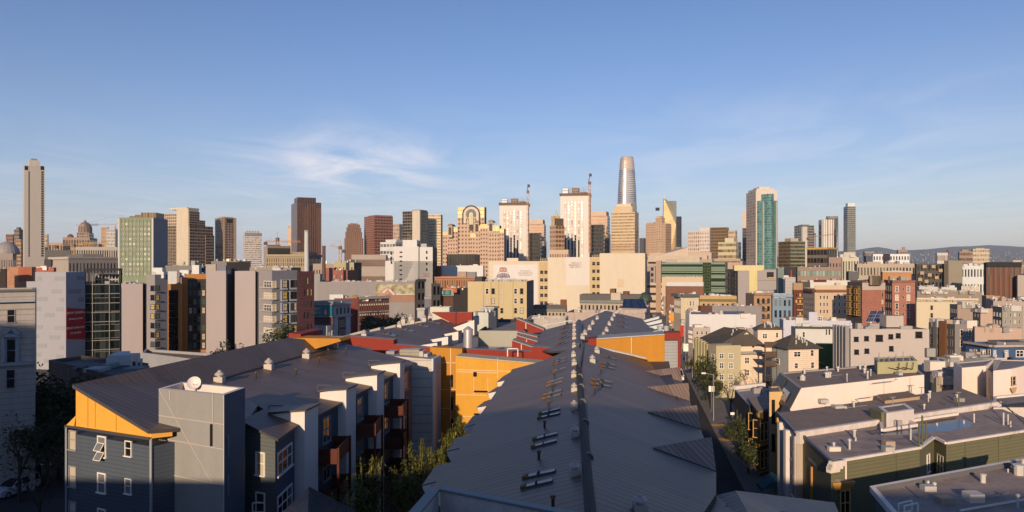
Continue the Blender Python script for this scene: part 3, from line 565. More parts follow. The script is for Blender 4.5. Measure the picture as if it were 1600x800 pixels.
# faceted slanted-top tower
o = empty('faceted_tower', (D(1047, 0, 1500).x, 1500, 0), 'faceted glass tower with a slanted roofline and white spike', 'tower'); m1 = fac('e8c48c', 'c8a064', 1, 30, 1, .5, rough=.3, vary=.2); m2 = plain('f0dcb0', .5)
a0, a1, a2 = D(1037, 440, 1500), D(1050, 440, 1470), D(1057, 440, 1500); t0, t1, t2 = D(1037, 309, 1500), D(1050, 318, 1470), D(1057, 314, 1500); bk = V((8, 45, 0))
mb = MB(); mid = D(1056.5, 352, 1497)
mb.face([a0, a1, mid, t0], m1, [(0, 0), (1, 0), (1, .6), (0, 1)]); mb.face([t0, mid, t2, t1], m2); mb.face([a1, a2, mid], m1, [(0, 0), (1, 0), (.5, .5)]); mb.face([mid, a2, a2+bk, t2+bk, t2], plain('c8a888')); mb.face([a2+bk, a0+bk, t0+bk, t2+bk], m2); mb.face([a0+bk, a0, t0, t0+bk], m1); mb.face([t0, t1, t2, t2+bk, t0+bk], m2)
build('shaft', mb, o); mb = MB(); mb.bar(D(1037.6, 312, 1500), D(1037.4, 303, 1500), .9, m2, 4, .2); build('spike', mb, o); mb = MB(); q = D(1052, 316, 1500); mb.bx((q.x-6, q.y+4, q.z-3), (q.x+7, q.y+30, q.z+3), plain('8c7c70')); build('roof_plant', mb, o)
T('dark_glass_block', 'slim black tower immediately right of the faceted tower', 1057, 1062, 1065, 338, 1600, fac('4c4a50', '1c1e26', 4, 30, .8, .6), cat='tower')
t = T('twin_block', 'pale stone twin block with a flag, left of bronze block', 1075, 1093, 1110, 361.5, 750, fac('e0c0a8', '8c6c60', 6, 14, .5, .55), fac('d8b8a4', '8c6c60', 6, 14, .5, .55), k=1, ang=R(20), cat='building')
t2 = T('flat_block', 'taller pale stone block with round emblem under its flat top', 1093, 1109, 1111, 356, 745, fac('e4c6b2', '8c6c60', 6, 16, .45, .55), cat='building'); t2.band('parapet_band', 'L', 356.3, 361, plain('e4c8b4'), .6)
T('bronze_block', 'dark bronze glass block rising behind pale stone block', 1110, 1136, 1139, 355, 900, fac('8c6434', '4a3820', 12, 18, .8, .6, vary=.35, rough=.2), cat='building')
t = T('stepped_office', 'beige stepped office with ribbon windows below bronze block', 1122, 1150, 1158, 378, 700, fac('d8bc8c', '7c6c50', 9, 8, .9, .45), cat='building'); t.box('upper_storey', .15, .65, .1, .8, 379, 371.5, plain('e0c69c')); 
T('flat_block', 'narrow tan tower behind the beige stepped office', 1138, 1149, 1152, 360, 860, fac('d8b490', '8c705c', 4, 12, .7, .5), cat='tower')
t = T('slim_tower', 'slim tan tower half hidden behind the teal glass tower', 1160, 1166, 1168, 356, 760, fac('6c6460', '3a3a3c', 2, 20, 1, .5), cat='tower'); t.box('upper_storey', 0, 1, 0, 1, 357, 329, plain('e8c4a4'))
# teal tower
t = T('teal_tower', 'cream framed tower with curved teal glass front', 1166, 1181, 1214, 298, 600, fac('d4b49c', '9c8474', 6, 34, .5, .6), plain('e6c8b0', amt=.08), k=.75, cat='tower')
t.box('crown', .1, .95, .08, .94, 299, 294, plain('e6c8b0')); t.box('crown', .2, .8, .25, .75, 295, 291, plain('e8ccb4'))
TG = fac((.20, .28, .27), (.085, .225, .215), 12, 34, .9, .84, rough=.12, vary=.45, metal=.35)
def bow(B, v0, v1, depth, yt, yb, name, m, n=12):
    mb = MB(); P = []
    for i in range(n+1):
        f = i/n; v = v0+(v1-v0)*f; q = B.C+B.dr*B.b*v-B.dl*(depth*math.sin(math.pi*f)**.7+.25); P.append((q.x, q.y))
    for i in range(n): mb.face([(*P[i], B.z(yb)), (*P[i+1], B.z(yb)), (*P[i+1], B.z(yt)), (*P[i], B.z(yt))], m, [(i/n, 0), ((i+1)/n, 0), ((i+1)/n, 1), (i/n, 1)])
    mb.face([(*p, B.z(yt)) for p in P], plain('8c8078')); return build(name, mb, B.o)
bow(t, .05, 1.02, 5, 314, 445, 'glass_bow', TG); bow(t, .25, .84, 7.5, 304, 445, 'glass_bow', TG)
for v in (.215, .84): t.box('mullion_pier', -.24, -.0, v, v+.035, None, 316, plain('c8b8a4'))
t.box('mast_base', .45, .55, .5, .56, 292, 289.5, METALS[3])
t = T('brown_glass_office', 'brown glass cube office right of the teal tower', 1216, 1235, 1258, 377, 600, fac('8c7454', '5c4c38', 9, 14, .85, .6), fac('8a7a58', '3c4034', 10, 14, 1, .5, vary=.5), k=.8, cat='building'); t.box('roof_plant', .2, .7, .2, .7, 378, 372, plain('c8a88c'))
t = T('cluster_tower', 'dark glass tower with a white front pier, behind crane', 1241, 1254, 1272, 352, 1200, fac('b8a898', '384444', 5, 20, .8, .8), fac('9c8878', '2c2c30', 6, 20, .8, .6), k=.8, cat='tower'); t.box('pier', -.02, .15, -.02, .4, None, 354, plain('dcc4b0')); t.box('crown', .3, .8, .2, .8, 353, 350.5, plain('6c645c'))
t = T('white_striped_tower', 'white vertically striped tower in front of round tower', 1279, 1284, 1303, 343, 1150, fac('8c8c8c', '40484c', 3, 22, .7, .7), fac('ecd8c4', '8c7466', 5, 1, .42, 1), k=.8, cat='tower')
o = empty('round_tower', (D(1300, 0, 1250).x, 1250, 0), 'round dark glass tower behind white striped tower', 'tower'); mb = MB(); kk = 1250/F; hh = CZ+(HZ-338)*kk; mb.lathe((o.location.x, 1250, 0), [(9*kk, 0), (9*kk, hh-4)], fac('7c7872', '30383a', 24, 26, .7, .6), 28)
for f_ in (): pass
me = build('shaft', mb, o); 
mb = MB(); mb.lathe((o.location.x, 1250, hh-4), [(8.6*kk, 0), (8.6*kk, 4), (.1, 4)], plain('a08c80'), 28); build('crown', mb, o)
t = T('glass_spire_tower', 'slender tall glass tower standing apart near the hills', 1318, 1324, 1337, 322.5, 1100, fac('88949c', '344450', 4, 36, .8, .7, vary=.3), fac('a89c90', '4c5450', 7, 36, .75, .72, vary=.4), k=.8, cat='tower'); t.box('crown', .2, .8, .15, 1, 323, 317, plain('e8d8ce'))
T('flat_block', 'tiny tan turret roof between cream slab and faceted tower foot', 1056, 1062, 1066, 386, 800, fac('c8a484', '6c584a', 3, 3), cat='building')
t = T('unfinished_building', 'unfinished concrete frame building with yellow safety band', 1261, 1292, 1308, 388, 700, fac('7c6654', '2c2622', 6, 5, .9, .6), fac('6c5a4c', '2c2622', 4, 5, .9, .6), cat='building'); t.band('safety_band', 'L', 386.5, 389.5, plain('e0a83c'), 1); t.band('safety_band', 'R', 386.5, 389.5, plain('d0983c'), 1)
# ------------------------------------------------------------------ middle distance, left
WHT = plain('e6d8cc'); GRY = plain('8c8480'); DK = plain((.03, .03, .032))
# stone public building at the far left edge
t = T('stone_building', 'grey granite public building with pedimented window at left edge', -70, 55, 57, 452, 78, plain((.34, .315, .30), amt=.22, scale=1.2, lines=.62), top=DK, k=.4, ang=R(1), par=.6)
t.band('parapet_cap', 'L', 452, 455, plain((.10, .12, .12)), .25); t.band('cornice', 'L', 467.5, 471, plain('b0a8a6'), .55); t.band('stringcourse', 'L', 564, 569, plain('a8a09e'), .35); t.band('stringcourse', 'L', 482, 483, plain('a8a09e'), .12)
for x in (-40, 0): pass
for (x0, y0, x1, y1) in ((10.5, 482.5, 24, 503.5), (9.5, 529, 25, 566), (9, 577, 24, 606), (-38, 482.5, -24, 503.5)): t.win('L', x0, y0, x1, y1, fr='g', gl='d', mull=0)
P = t.plane('L'); nn = V((-t.dr.x, -t.dr.y, 0)); a, b, c = P.at(3, 524)+nn*.3, P.at(32, 524)+nn*.3, P.at(17.5, 512)+nn*.3
mb = MB(); m = plain('a8a2a2')
for p, q in ((a, c), (c, b), (a, b)): mb.bar(p, q, .22, m)
mb.face([a-nn*.2, b-nn*.2, c-nn*.2], m); build('pediment', mb, t.o)
for x in (6, 28):
    mb = MB(); p = P.at(x, 528)+nn*.12; mb.bx((p.x-.15, p.y-.12, P.at(x, 566).z), (p.x+.15, p.y+.12, p.z+.3), m); build('pilaster', mb, t.o)
# panel clad block with a red banner and glass wing
t = T('panel_block', 'pale block with grey cladding rectangles and red leasing banner', 55, 103, 133, 425, 166, plain('b2a4a4', amt=.05, lines=0), plain('9c9aa4', amt=.05), top=GRY, k=.7)
t.box('low_wing', .98, 1.3, .02, .6, None, 440, plain('b2a4a4', amt=.05))
mb = MB(); P = t.plane('L'); nn = V((-t.dr.x, -t.dr.y, 0)); pm = plain('a49c98', amt=.05)
def patch(mb, P, nn, x0, y0, x1, y1, m, out=.03):
    a, b = P.at(x0, y1)+nn*out, P.at(x1, y1)+nn*out; h = P.at(x0, y0).z-a.z; u = V((0, 0, h)); mb.face([a, b, b+u, a+u], m, [(0, 0), (1, 0), (1, 1), (0, 1)])
    for p, q in ((a, a+u), (b+u, b), (a+u, b+u), (b, a)): mb.face([p-nn*out, q-nn*out, q, p], m)
for x0, y0, x1 in ((58, 432, 65), (85, 432, 101), (56, 452, 60), (80, 452, 96), (57, 464, 74), (93, 465, 100), (56, 479, 64), (88, 480, 99), (70, 489, 85), (56, 508, 67), (85, 509, 101), (56, 522, 61), (77, 524, 94), (59, 537, 73), (93, 540, 100), (56, 551, 64), (88, 554, 99), (69, 561, 84)): mb = MB(); patch(mb, P, nn, x0, y0, x1, y0+6.5, pm); build('cladding_panel', mb, t.o)
P2 = t.plane('R'); n2 = V((-t.dl.x, -t.dl.y, 0)); mb = MB()
for x0, y0, x1 in ((120, 431, 132), (107, 452, 127), (122, 465, 131)): mb = MB(); patch(mb, P2, n2, x0, y0, x1, y0+6.5, plain('88868c', amt=.05)); build('cladding_panel', mb, t.o)
mb = MB(); patch(mb, P2, n2, 103.6, 481, 132.5, 530, plain((.26, .012, .02), .6), .06); bn = build('banner', mb, t.o); LET = plain((.75, .68, .66), .6); an = math.atan2(P2.d.y, P2.d.x)
bw = (P2.at(132.5, 500)-P2.at(103.6, 500)).length; bz = lambda y: P2.at(118, y)+n2*.1
for s, y, z in (('NOW LEASING', 488.5, .132), ('STUDIOS & MORE', 498, .092), ('STUDYSOMA.COM', 512, .108), ('415 766-0206', 520, .10)): text(s, bw*z*1.02, bn, bz(y), an, LET)
g = T('glass_wing', 'dark glass office wing with white floor lines beside red banner', 133, 187, 190, 444, 176, fac((.10, .10, .10), '20282a', 7, 6, .96, .94, vary=.7), plain((.05, .05, .05)), top=GRY, k=.6, ang=R(2), par=0)
for i in range(9): g.band('floor_line', 'L', 444+i*14.4-.5, 444+i*14.4+.7, plain((.20, .20, .20)), .3)
for u in (.2, .69): g.band('mullion_post', 'L', 430, 560, plain((.22, .22, .19)), .35, u, u+.022)
mb = MB(); zt = g.z(423)
for u, v in ((0, 0), (1, 0), (0, .9), (1, .9), (.5, 0)): q = g.p(u, v); mb.bar((q[0], q[1], g.z1), (q[0], q[1], zt), .18, DK)
mb.block([g.p(-.02, -.03), g.p(-.02, 1), g.p(1.02, 1), g.p(1.02, -.03)], zt, zt+.5, [DK], DK); build('rooftop_frame', mb, g.o)
g.box('penthouse', .05, .75, .35, .85, 445, 429, fac('cbb6a4', '2c2c2e', 7, 2, .7, .7)); g.clutter(5)
t = T('brick_warehouse', 'orange brick party wall building behind panel clad block', 11, 50, 56, 417, 210, brick('d08858'), top=ROOF, k=.6, par=.5); t.box('upper_wall', .0, .55, -.03, .2, 440, 417, plain('c06038'))
T('brick_warehouse', 'low red brick roofline above the panel clad block', 54, 84, 88, 418, 230, brick('c8603c'), k=.6).clutter(6)
T('dark_block', 'dark brown flat block behind stone building at left edge', -20, 9, 11, 420, 200, plain('4c3c34'), k=.8).clutter(3)
# low brown building with white plant on its roof
mb = MB(); t = empty('brown_workshop', (-38, 92, 0), 'low dark brown workshop with white plant boxes on roof', 'building')
P4 = [U(76, 567, 13.6), U(196, 597, 13.6), U(232, 572, 13.6), U(128, 559.5, 13.6)]; mb.block([(p.x, p.y) for p in P4], 0, CZ-13.6+.4, [brick((.06, .035, .03))], plain((.09, .09, .10), amt=.3), .5, plain((.07, .065, .065))); build('wall', mb, t)
for (x0, y0, x1, y1, m) in ((174, 575, 210, 557, plain('d8ccc4')), (181, 571, 194, 553.5, plain('e0d6cc')), (137, 574, 162, 568, plain((.34, .34, .35))), (198, 577, 224, 569, plain('8c8682')), (118, 571, 126, 566, plain('6c6866')), (166, 571, 176, 563, plain('a49c98'))):
    a, b = U(x0, y1+12, 13.6), U(x1, y1+12, 13.6); h = (y0-y1)*a.y/F*.85; q = MB(); q.bx((a.x, a.y-1, CZ-13.65), (b.x, a.y+1.6, CZ-13.6+h), m); build('roof_unit', q, t)
for x in (168, 205, 214, 221): a = U(x, 573, 13.6); q = MB(); q.bar(a, a+V((0, 0, 1.1)), .16, METALS[0], 8); build('vent_pipe', q, t)
# apartment complex
PALE = plain('c4a89e', amt=.05); TAU = plain('a8948c', amt=.06, lines=0); LAV = plain('7a7278', amt=.06)
t = T('pale_apartments', 'pale apartment block with blank wall and corner windows, west end', 190, 223, 226, 443, 163, PALE, top=GRY, k=2.2, ang=R(3), par=.5); t.clutter(4)
t.box('dark_slot', -.12, .0, .1, 1, None, 444.5, DK)
t2 = T('taupe_apartments', 'taupe corner apartment tower with a stack of dark corner windows', 229, 242, 262, 429, 158, TAU, LAV, top=GRY, k=1, par=.5)
for i in range(8): y = 446+i*14.6; t2.win('L', 235.5, y, 241.6, y+8, fr='d', gl=random.choice('dyg')); t2.win('R', 242.4, y, 249, y+8, fr='d', gl=random.choice('dyg')); t2.band('balcony_lip', 'R', y+9, y+10.5, LAV, .5, 0, .4)
t2.clutter(3, WHT, 2.5)
ORG = plain('c87c2c', amt=.08)
t = T('orange_apartments', 'orange walled apartment block with window grid between pale blocks', 284, 322, 323, 428, 172, ORG, top=GRY, k=.6, ang=R(2), par=.5)
t.band('window_bay', 'L', 436, 546, plain((.045, .035, .03)), .012, .24, 1.0); t.wing('L', .27, .98, 437, 546, 4, 8, .8, .66, gls='dcmgdl', fr='d'); t.clutter(5, WHT, 3)
P = t.plane('L'); nn = V((-t.dr.x, -t.dr.y, 0)); mb = MB()
for x in (297, 307, 316): p = P.at(x, 427); q = p+V((2.4, 4, 1.2)); mb.face([p+V((-1.2, 2, .2)), p+V((1.0, 2, .2)), p+V((1.4, 4, 1.3)), p+V((-.8, 4, 1.3))], glass('1c2848'))
build('solar_panels', mb, t.o)
t = T('orange_recess', 'recessed orange wing with tall dark glazed stairwell', 261, 285, 286, 443.5, 168, ORG, top=GRY, k=.8, ang=R(2), par=.5); t.band('stair_glazing', 'L', 453, 549, fac((.02, .02, .022), '101214', 3, 9, .9, .9), .2, .1, .72)
t.roofbox('roof_unit', 262, 276, 424, WHT); t.roofbox('roof_unit', 277, 281, 429, plain('b88474'))
t = T('pale_wall_block', 'pale blank party wall block just east of orange block', 322, 353, 356, 423, 160, PALE, top=GRY, k=1.4, ang=R(3), par=.4)
t.roofbox('stair_bulkhead', 320, 336, 413, plain('c8ac94')); t.roofbox('stair_bulkhead', 337, 352, 415, plain('8c8488')); t.clutter(2)
t = T('dark_gap_block', 'black block filling the dark gap between the two pale party walls', 354, 366, 390, 409.5, 166, plain((.028, .026, .028)), plain((.034, .034, .036)), k=.6);  # dark gap between the walls, its darkness put in as a black block
t = T('pale_wall_block', 'second pale blank party wall block with dark slot beside taupe bays', 367, 399, 401, 423.5, 157, PALE, top=GRY, k=1.4, ang=R(3), par=.4); t.box('dark_slot', -.14, 0, .1, .9, None, 425, DK)
t = T('taupe_bay_apartments', 'taupe apartments with projecting white window bays by maroon block', 404, 425, 465, 422.5, 152, TAU, LAV, top=GRY, k=.9, par=.5)
for i in range(8):
    y = 439+i*18.3; 
    if y > 535: break
    t.win('L', 412.5, y, 424.5, y+9.5, fr='w', gl=random.choice('gcm'), mull=2); t.win('R', 425.6, y, 431.5, y+9.5, fr='w', gl='y'); t.band('sill_band', 'L', y+10, y+11.5, plain('c8b8b0'), .4, .2, 1); t.band('sill_band', 'R', y+10, y+11.5, plain('a8a0a4'), .4, 0, .16)
    t.box('window_bay', -.10, .01, .32, .55, y+14, y-2, plain('a8a0a8')); t.box('window_bay', -.10, .01, .64, .92, y+14, y-2, plain('a8a0a8'))
    for v0, v1, ml in ((.34, .53, 1), (.66, .78, 0), (.79, .9, 0)):
        q = t.C+t.dr*t.b*(v0+v1)/2-t.dl*t.a*.105; window(t.o, (q.x, q.y, t.z(y+10)), math.atan2(t.dr.y, t.dr.x), t.b*(v1-v0), 1.5, 'd', random.choice('ymdc'), ml)
t.clutter(4)
t = T('maroon_block', 'dark maroon clad narrow block beside the taupe bays', 464, 468, 491, 424, 150, plain((.05, .022, .024)), plain((.06, .024, .03), lines=1.2), k=1.2, ang=R(70), par=.4); t.wing('R', .2, .9, 430, 520, 3, 5, .34, .55, gls='dmyd', fr='d')
mb = MB(); e = empty('pale_podium', (-72, 150, 0), 'low pale podium wall under the apartment complex', 'building'); 
P4 = [U(222, 551, 17.5), U(326, 564, 17.5), U(332, 552, 17.5), U(228, 545, 17.5)]; mb.block([(p.x, p.y) for p in P4], 0, 6.5, [plain('a89c98')], plain((.17, .12, .09)), .5); build('wall', mb, e)
# blue sign corner building and brick neighbours
t = T('sign_corner_building', 'white pilastered corner building carrying a blue billboard', 489, 521, 548, 476, 190, brick((.085, .04, .035)), plain('c0b4b4'), k=1.1, par=.6)
t.box('parapet_block', 0, 1, 0, 1, 477, 471, plain('8c8886')); t.band('cornice', 'R', 473.5, 477, plain('b0a8a8'), .8, 0, 1.05); t.band('stringcourse', 'R', 494, 496, plain('b4acac'), .5)
for v in (.02, .7): t.box('pilaster', -.03, 0, v, v+.2, None, 497, plain('c8bcbc'))
t.box('brick_panel', -.002, 0, .24, .68, None, 497, brick((.10, .04, .03))); t.wing('R', .1, .95, 480, 493, 4, 1, .5, .75, gls='md', fr='g'); t.wing('R', .3, .66, 499, 530, 3, 2, .5, .7, gls='dm', fr='w')
P = t.plane('L'); nn = V((-t.dr.x, -t.dr.y, 0)); mb = MB(); patch(mb, P, nn, 490, 476, 520.5, 494.5, plain((.012, .15, .22), .5), .5); bb = build('billboard', mb, t.o)
mb = MB()
for (x0, y0, x1, y1) in ((489.6, 475.4, 521, 476.2), (489.6, 494.3, 521, 495.2)): patch(mb, P, nn, x0, y0, x1, y1, plain('c0a080'), .6)
build('border', mb, bb); an = math.atan2(P.d.y, P.d.x); YL = plain((.62, .40, .12), .6)
for s, y in (('BEST', 482.5), ('BLUE', 488.5)): text(s, .95, bb, P.at(498.5, y)+nn*.55, an, YL)
mb = MB(); c = P.at(511, 486)+nn*.56; d = P.d
mb.face([c-d*.9-V((0, 0, .8)), c+d*1.1-V((0, 0, .9)), c+d*.5+V((0, 0, .2)), c+d*.1+V((0, 0, .9)), c-d*.4+V((0, 0, .5))], plain((.45, .09, .05))); mb.face([c+nn*.02-d*.3-V((0, 0, .75)), c+nn*.02+d*.2-V((0, 0, .8)), c+nn*.02+d*.05+V((0, 0, .3)), c+nn*.02-d*.2+V((0, 0, .25))], plain('e8dcd0')); build('emblem', mb, bb)
t.clutter(6, plain((.5, .46, .42)), 2); t.box('low_annex', .0, 1.1, -.35, -.01, None, 508, plain('c4bab4'), plain('a8a09c'))
t = T('red_wall_block', 'red painted party wall block behind blue billboard building', 522, 559, 561, 466, 225, plain('8c3630'), k=.8, par=.5); t.roofbox('roof_unit', 510, 536, 460, WHT, .1, .5); t.roofbox('roof_unit', 550, 558, 461.5, plain('a87c44'), .1, .4); t.clutter(6)
t = T('dark_brick_block', 'dark brick block with rows of small white window arches', 559, 561, 608, 466.5, 222, brick((.07, .034, .03)), brick((.085, .036, .03)), k=.9, ang=R(62), par=.6)
t.band('cornice', 'R', 463.5, 467.5, plain((.22, .21, .21)), 1.0); t.band('stringcourse', 'R', 487, 488.5, plain('a0968e'), .3)
for y in (474.5, 490, 504): t.wing('R', .0, 1, y, y+4, 13, 1, .42, .55, gls='w' if 0 else 'c', fr='w'); t.wing('R', .0, 1, y+3.2, y+12, 13, 1, .42, .8, gls='dk', fr='n')
t.clutter(9)
# mural wall
t = T('mural_hall', 'long grey windowless hall with painted mural on its wall', 496, 648, 652, 440, 300, plain('a08e86', amt=.1), top=ROOF, k=.35, ang=R(4), par=.6)
P = t.plane('L'); nn = V((-t.dr.x, -t.dr.y, 0)); mb = MB()
def mural_mat():
    m, nt, b = base('mural'); b.inputs['Roughness'].default_value = .85; tcn = nd(nt, 'ShaderNodeTexCoord'); n = nd(nt, 'ShaderNodeTexNoise'); n.inputs['Scale'].default_value = .5; n.inputs['Detail'].default_value = 6; nt.links.new(tcn.outputs['Object'], n.inputs[0])
    r = nd(nt, 'ShaderNodeValToRGB'); nt.links.new(n.outputs[0], r.inputs[0]); e = r.color_ramp.elements; e[0].position = .35; e[0].color = (*S('7c6840'), 1); e[1].position = .68; e[1].color = (*S('d8c090'), 1); nt.links.new(r.outputs[0], b.inputs['Base Color']); return m
patch(mb, P, nn, 587, 444, 648, 462, mural_mat(), .08); mu = build('mural', mb, t.o); mb = MB()
patch(mb, P, nn, 587, 460, 648, 472, plain('b0785c', amt=.2), .1); build('earth_band', mb, mu)
mb = MB(); q = lambda x, y: P.at(x, y)+nn*.14
mb.face([q(590, 462), q(603, 450.5), q(608, 450), q(617, 460), q(615, 462), q(606, 457), q(602, 462)], plain('d08870')); mb.face([q(x, y)+nn*.02 for x, y in ((597, 457), (604, 451), (607, 451), (600, 458))], plain('eccabc')); mb.face([q(x, y)+nn*.02 for x, y in ((607, 453), (609, 451), (617.5, 460), (615, 461))], plain('eccabc')); mb.face([q(x, y)+nn*.02 for x, y in ((619, 459.5), (648, 459), (648, 460), (619, 460.6))], plain('ecdcc8')); build('painted_shape', mb, mu)
t.clutter(26, plain('cdbcae'), 1.5, (.8, 2)); mb = MB(); patch(mb, P, nn, 497, 474, 512, 478, plain('c8b8a8'), .5); build('canopy', mb, t.o)
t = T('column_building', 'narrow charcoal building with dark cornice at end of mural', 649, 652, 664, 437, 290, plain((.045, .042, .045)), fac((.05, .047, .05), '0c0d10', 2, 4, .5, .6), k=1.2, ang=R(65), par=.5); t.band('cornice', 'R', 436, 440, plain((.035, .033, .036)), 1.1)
t = T('grey_pilaster_block', 'lilac grey pilastered block between the two dark buildings', 663, 675, 677, 464, 290, fac('9c9296', '4c484e', 7, 1, .5, .85), k=1, par=.4)
T('dark_block', 'dark grey office block with big black windows below white hotel', 674, 676, 688, 443, 285, plain((.05, .05, .05)), fac((.06, .058, .058), '0e1012', 2, 3, .6, .6), k=1.4, ang=R(65), par=.4)
# white hotel
t = T('white_hotel', 'tall white windowless hotel with stepped roof and red script', 602, 676, 683, 408, 360, plain('e6d2c4', amt=.06), plain('4c4440', amt=.3), k=.5, cat='hotel', ang=R(5), par=.4)
f = t.frac
t.box('main_block', f(655), f(615), 0, 1, None, 385, plain('e6d2c4', amt=.06)); t.box('main_block', f(676), f(655.5), 0, 1, None, 386, plain('e6d2c4', amt=.06)); t.box('stair_tower', f(650.5), f(628), .1, .8, 386, 374.5, plain('e8d6c8')); t.box('water_tank', f(664), f(651), .3, .8, 387, 380, plain('c8b4a8')); t.band('joint_line', 'L', 385, 440, plain((.03, .03, .03)), .1, 1-f(654), 1-f(655.2))
P = t.plane('L')
for i in range(7): pwin(t.o, P, 624.3, 393+i*7, 628.6, 395+i*7, fr='d', gl='k')
for i in range(4): pwin(t.o, P, 665.5, 392+i*9, 668, 396+i*9, fr='d', gl='d')
for i in range(3): pwin(t.o, P, 610.5, 412-18+i*7, 613, 416-18+i*7, fr='d', gl='d')
RED = plain((.30, .03, .03)); an = math.atan2(P.d.y, P.d.x); nn = V((-t.dr.x, -t.dr.y, 0)); 
for s, y, z in (('Pickwick', 427.6, 1.0), ('Hotel', 430.4, .8)): text(s, z, t.o, P.at(666.5, y)+nn*.1, an, RED)
mb = MB(); patch(mb, P, nn, 661, 431.4, 672, 431.9, RED, .12); build('underline', mb, t.o)
for i in range(3): t.band('line', 'L', 418+i*.1, 418.3+i*.1, plain('a89888'), .06, .35, .7) if i == 0 else None
# between hotel and cream walls
T('white_hall', 'long white hall with flat roof behind the orange brick block', 683, 755, 757, 415, 400, plain('ecdccc', amt=.05), k=.5, ang=R(2), par=.5).clutter(5)
t = T('orange_brick_block', 'orange brick block with arched window rows behind billboard', 679, 742, 746, 433, 330, fac('b8703c', '6c5c50', 17, 3, .5, .5), k=.6, ang=R(3), par=.5); t.band('cornice', 'L', 432.5, 435, plain('c87c48'), .7); t.roofbox('stair_bulkhead', 713, 727, 425, plain('b89478')); t.roofbox('stair_bulkhead', 728, 742, 425.5, plain('948680'))
T('red_brick_stack', 'red painted brick party wall sliver beside white hotel', 683, 689, 691, 416, 385, plain('b85038'), k=2)
t = T('billboard_building', 'brown low building carrying teal billboard with orange top', 688, 708, 732, 450, 285, plain('7c4c38'), plain((.055, .045, .042)), k=.8, par=.5)
P = t.plane('L'); nn = V((-t.dr.x, -t.dr.y, 0)); mb = MB(); patch(mb, P, nn, 689, 449.5, 714, 457, plain('e07840'), .6); build('sign_band', mb, t.o); mb = MB(); patch(mb, P, nn, 689.5, 452.5, 709, 462, plain('c8c0b0'), .9); bb = build('billboard', mb, t.o); mb = MB(); patch(mb, P, nn, 690.2, 453.2, 708.4, 461.2, plain((.04, .16, .15)), 1.0); build('poster', mb, bb)
mb = MB(); c = P.at(694.5, 457)+nn*1.06; mb.face([c+P.d*math.cos(i)*.75+V((0, 0, math.sin(i)*.7)) for i in [k*math.pi/5 for k in range(10)]], plain('e8dcd0')); mb.face([c+nn*.02+P.d*math.cos(i)*.3+V((0, 0, math.sin(i)*.3)) for i in [k*math.pi/3 for k in range(6)]], plain('c85040')); build('emblem', mb, bb)
an = math.atan2(P.d.y, P.d.x)
for s, y in (('FRESH', 455.3), ('MARKET', 458.4)): text(s, .75, bb, P.at(702.5, y)+nn*1.08, an, plain('e0d4b8'))
t.clutter(6)
t = T('olive_block', 'pale olive yellow block with small windows behind red brick', 521, 553, 565, 410, 370, fac('c0a46c', '4c4434', 5, 3, .3, .4), fac('6c6660', '2c2c2e', 4, 4, .5, .5), k=.9, par=.4); t.clutter(5)
t = T('red_brick_block', 'red brick block with stepped parapet and a few windows', 508, 543, 560, 422, 350, brick('a85844'), brick((.07, .04, .035)), k=.8, par=.4); t.wing('L', .35, .8, 429, 436, 4, 1, .3, .7, gls='cd', fr='t'); t.box('parapet_step', .6, 1, -.01, .3, 423, 418.5, brick('a85844')); t.clutter(4)
T('beige_garage', 'wide beige concrete garage with horizontal slots left of hotel', 549, 603, 606, 398, 430, fac('b89c88', '7c6a60', 1, 3, 1, .4, vary=.1), k=.4, ang=R(2))
t = T('white_terrace_block', 'white terraced apartment block behind the white hotel', 594, 618, 632, 378, 520, fac('e0d0c4', '6c6460', 5, 8, .8, .4), fac('b8a8a0', '6c6460', 3, 8, .8, .4), k=.8); t.box('upper_storey', .0, .7, .1, .9, 379, 374, plain('e0d0c4'))
T('flat_block', 'tan roofed row of low blocks before the stone mint', 489, 540, 548, 412, 420, fac('b09074', '4c4036', 12, 2, .4, .4), k=.5).clutter(12)
T('flat_block', 'pale grey shed in front of the white chimney', 479, 500, 504, 428, 300, plain('a0948c'), k=.6)
T('flat_block', 'low dark roofline left of the white chimney', 390, 455, 470, 418, 300, plain('a08c78'), plain('5c544e'), k=.3).clutter(16, plain('c8b8a8'))
T('flat_block', 'grey flat roofed block below beige stepped tower', 258, 318, 330, 415, 330, plain('8a7c72'), k=.4).clutter(12, plain('b0a498'), 3)
T('flat_block', 'mid grey block under arched top tower with dark windows', 330, 372, 392, 408, 420, fac('8a7a6c', '302c2a', 10, 2, .5, .4), k=.5).clutter(10)
# painted cream walls: three steps with window slots
cr = plain('e8c8a4', amt=.11, scale=.12); pk = plain('ecd4c6', amt=.08)
def cream(label, xl, xr, yt, Y, m):
    t = T('cream_wall_block', label, xl, xr, xr+3, yt, Y, cr, plain('c8a480'), k=.5, ang=R(3), par=.5)
    return t
t = cream('cream block with pink painted billboard wall and lettering, lowest step', 763, 858, 408, 335, pk); P = t.plane('L'); nn = V((-t.dr.x, -t.dr.y, 0)); an = math.atan2(P.d.y, P.d.x); mb = MB(); patch(mb, P, nn, 771, 414, 840, 480, pk, .12); wall_sign = build('painted_panel', mb, t.o)
def plant_text(par, P, nn, an, x, y, s=1.0):
    for k, l in enumerate(('THE PLANT\'S', 'ENGINEERED FOR', 'NEW ARRIVALS')): text(l, .84*s, par, P.at(x, y+k*3.2)+nn*.2, an, plain('8c7468'))
plant_text(wall_sign, P, nn, an, 821, 423.5)
mb = MB(); q = lambda x, y, o=.16: P.at(x, y)+nn*o
mb.face([q(780.5, 425), q(792, 425), q(792, 419), q(789, 417.6), q(783, 417.6), q(780.5, 419)], plain('b88468'))
for x0, x1 in ((782, 785.5), (787, 790.5)): mb.face([q(x0, 423, .2), q(x1, 423, .2), q(x1, 420, .2), q(x0, 420, .2)], plain('d8a888'))
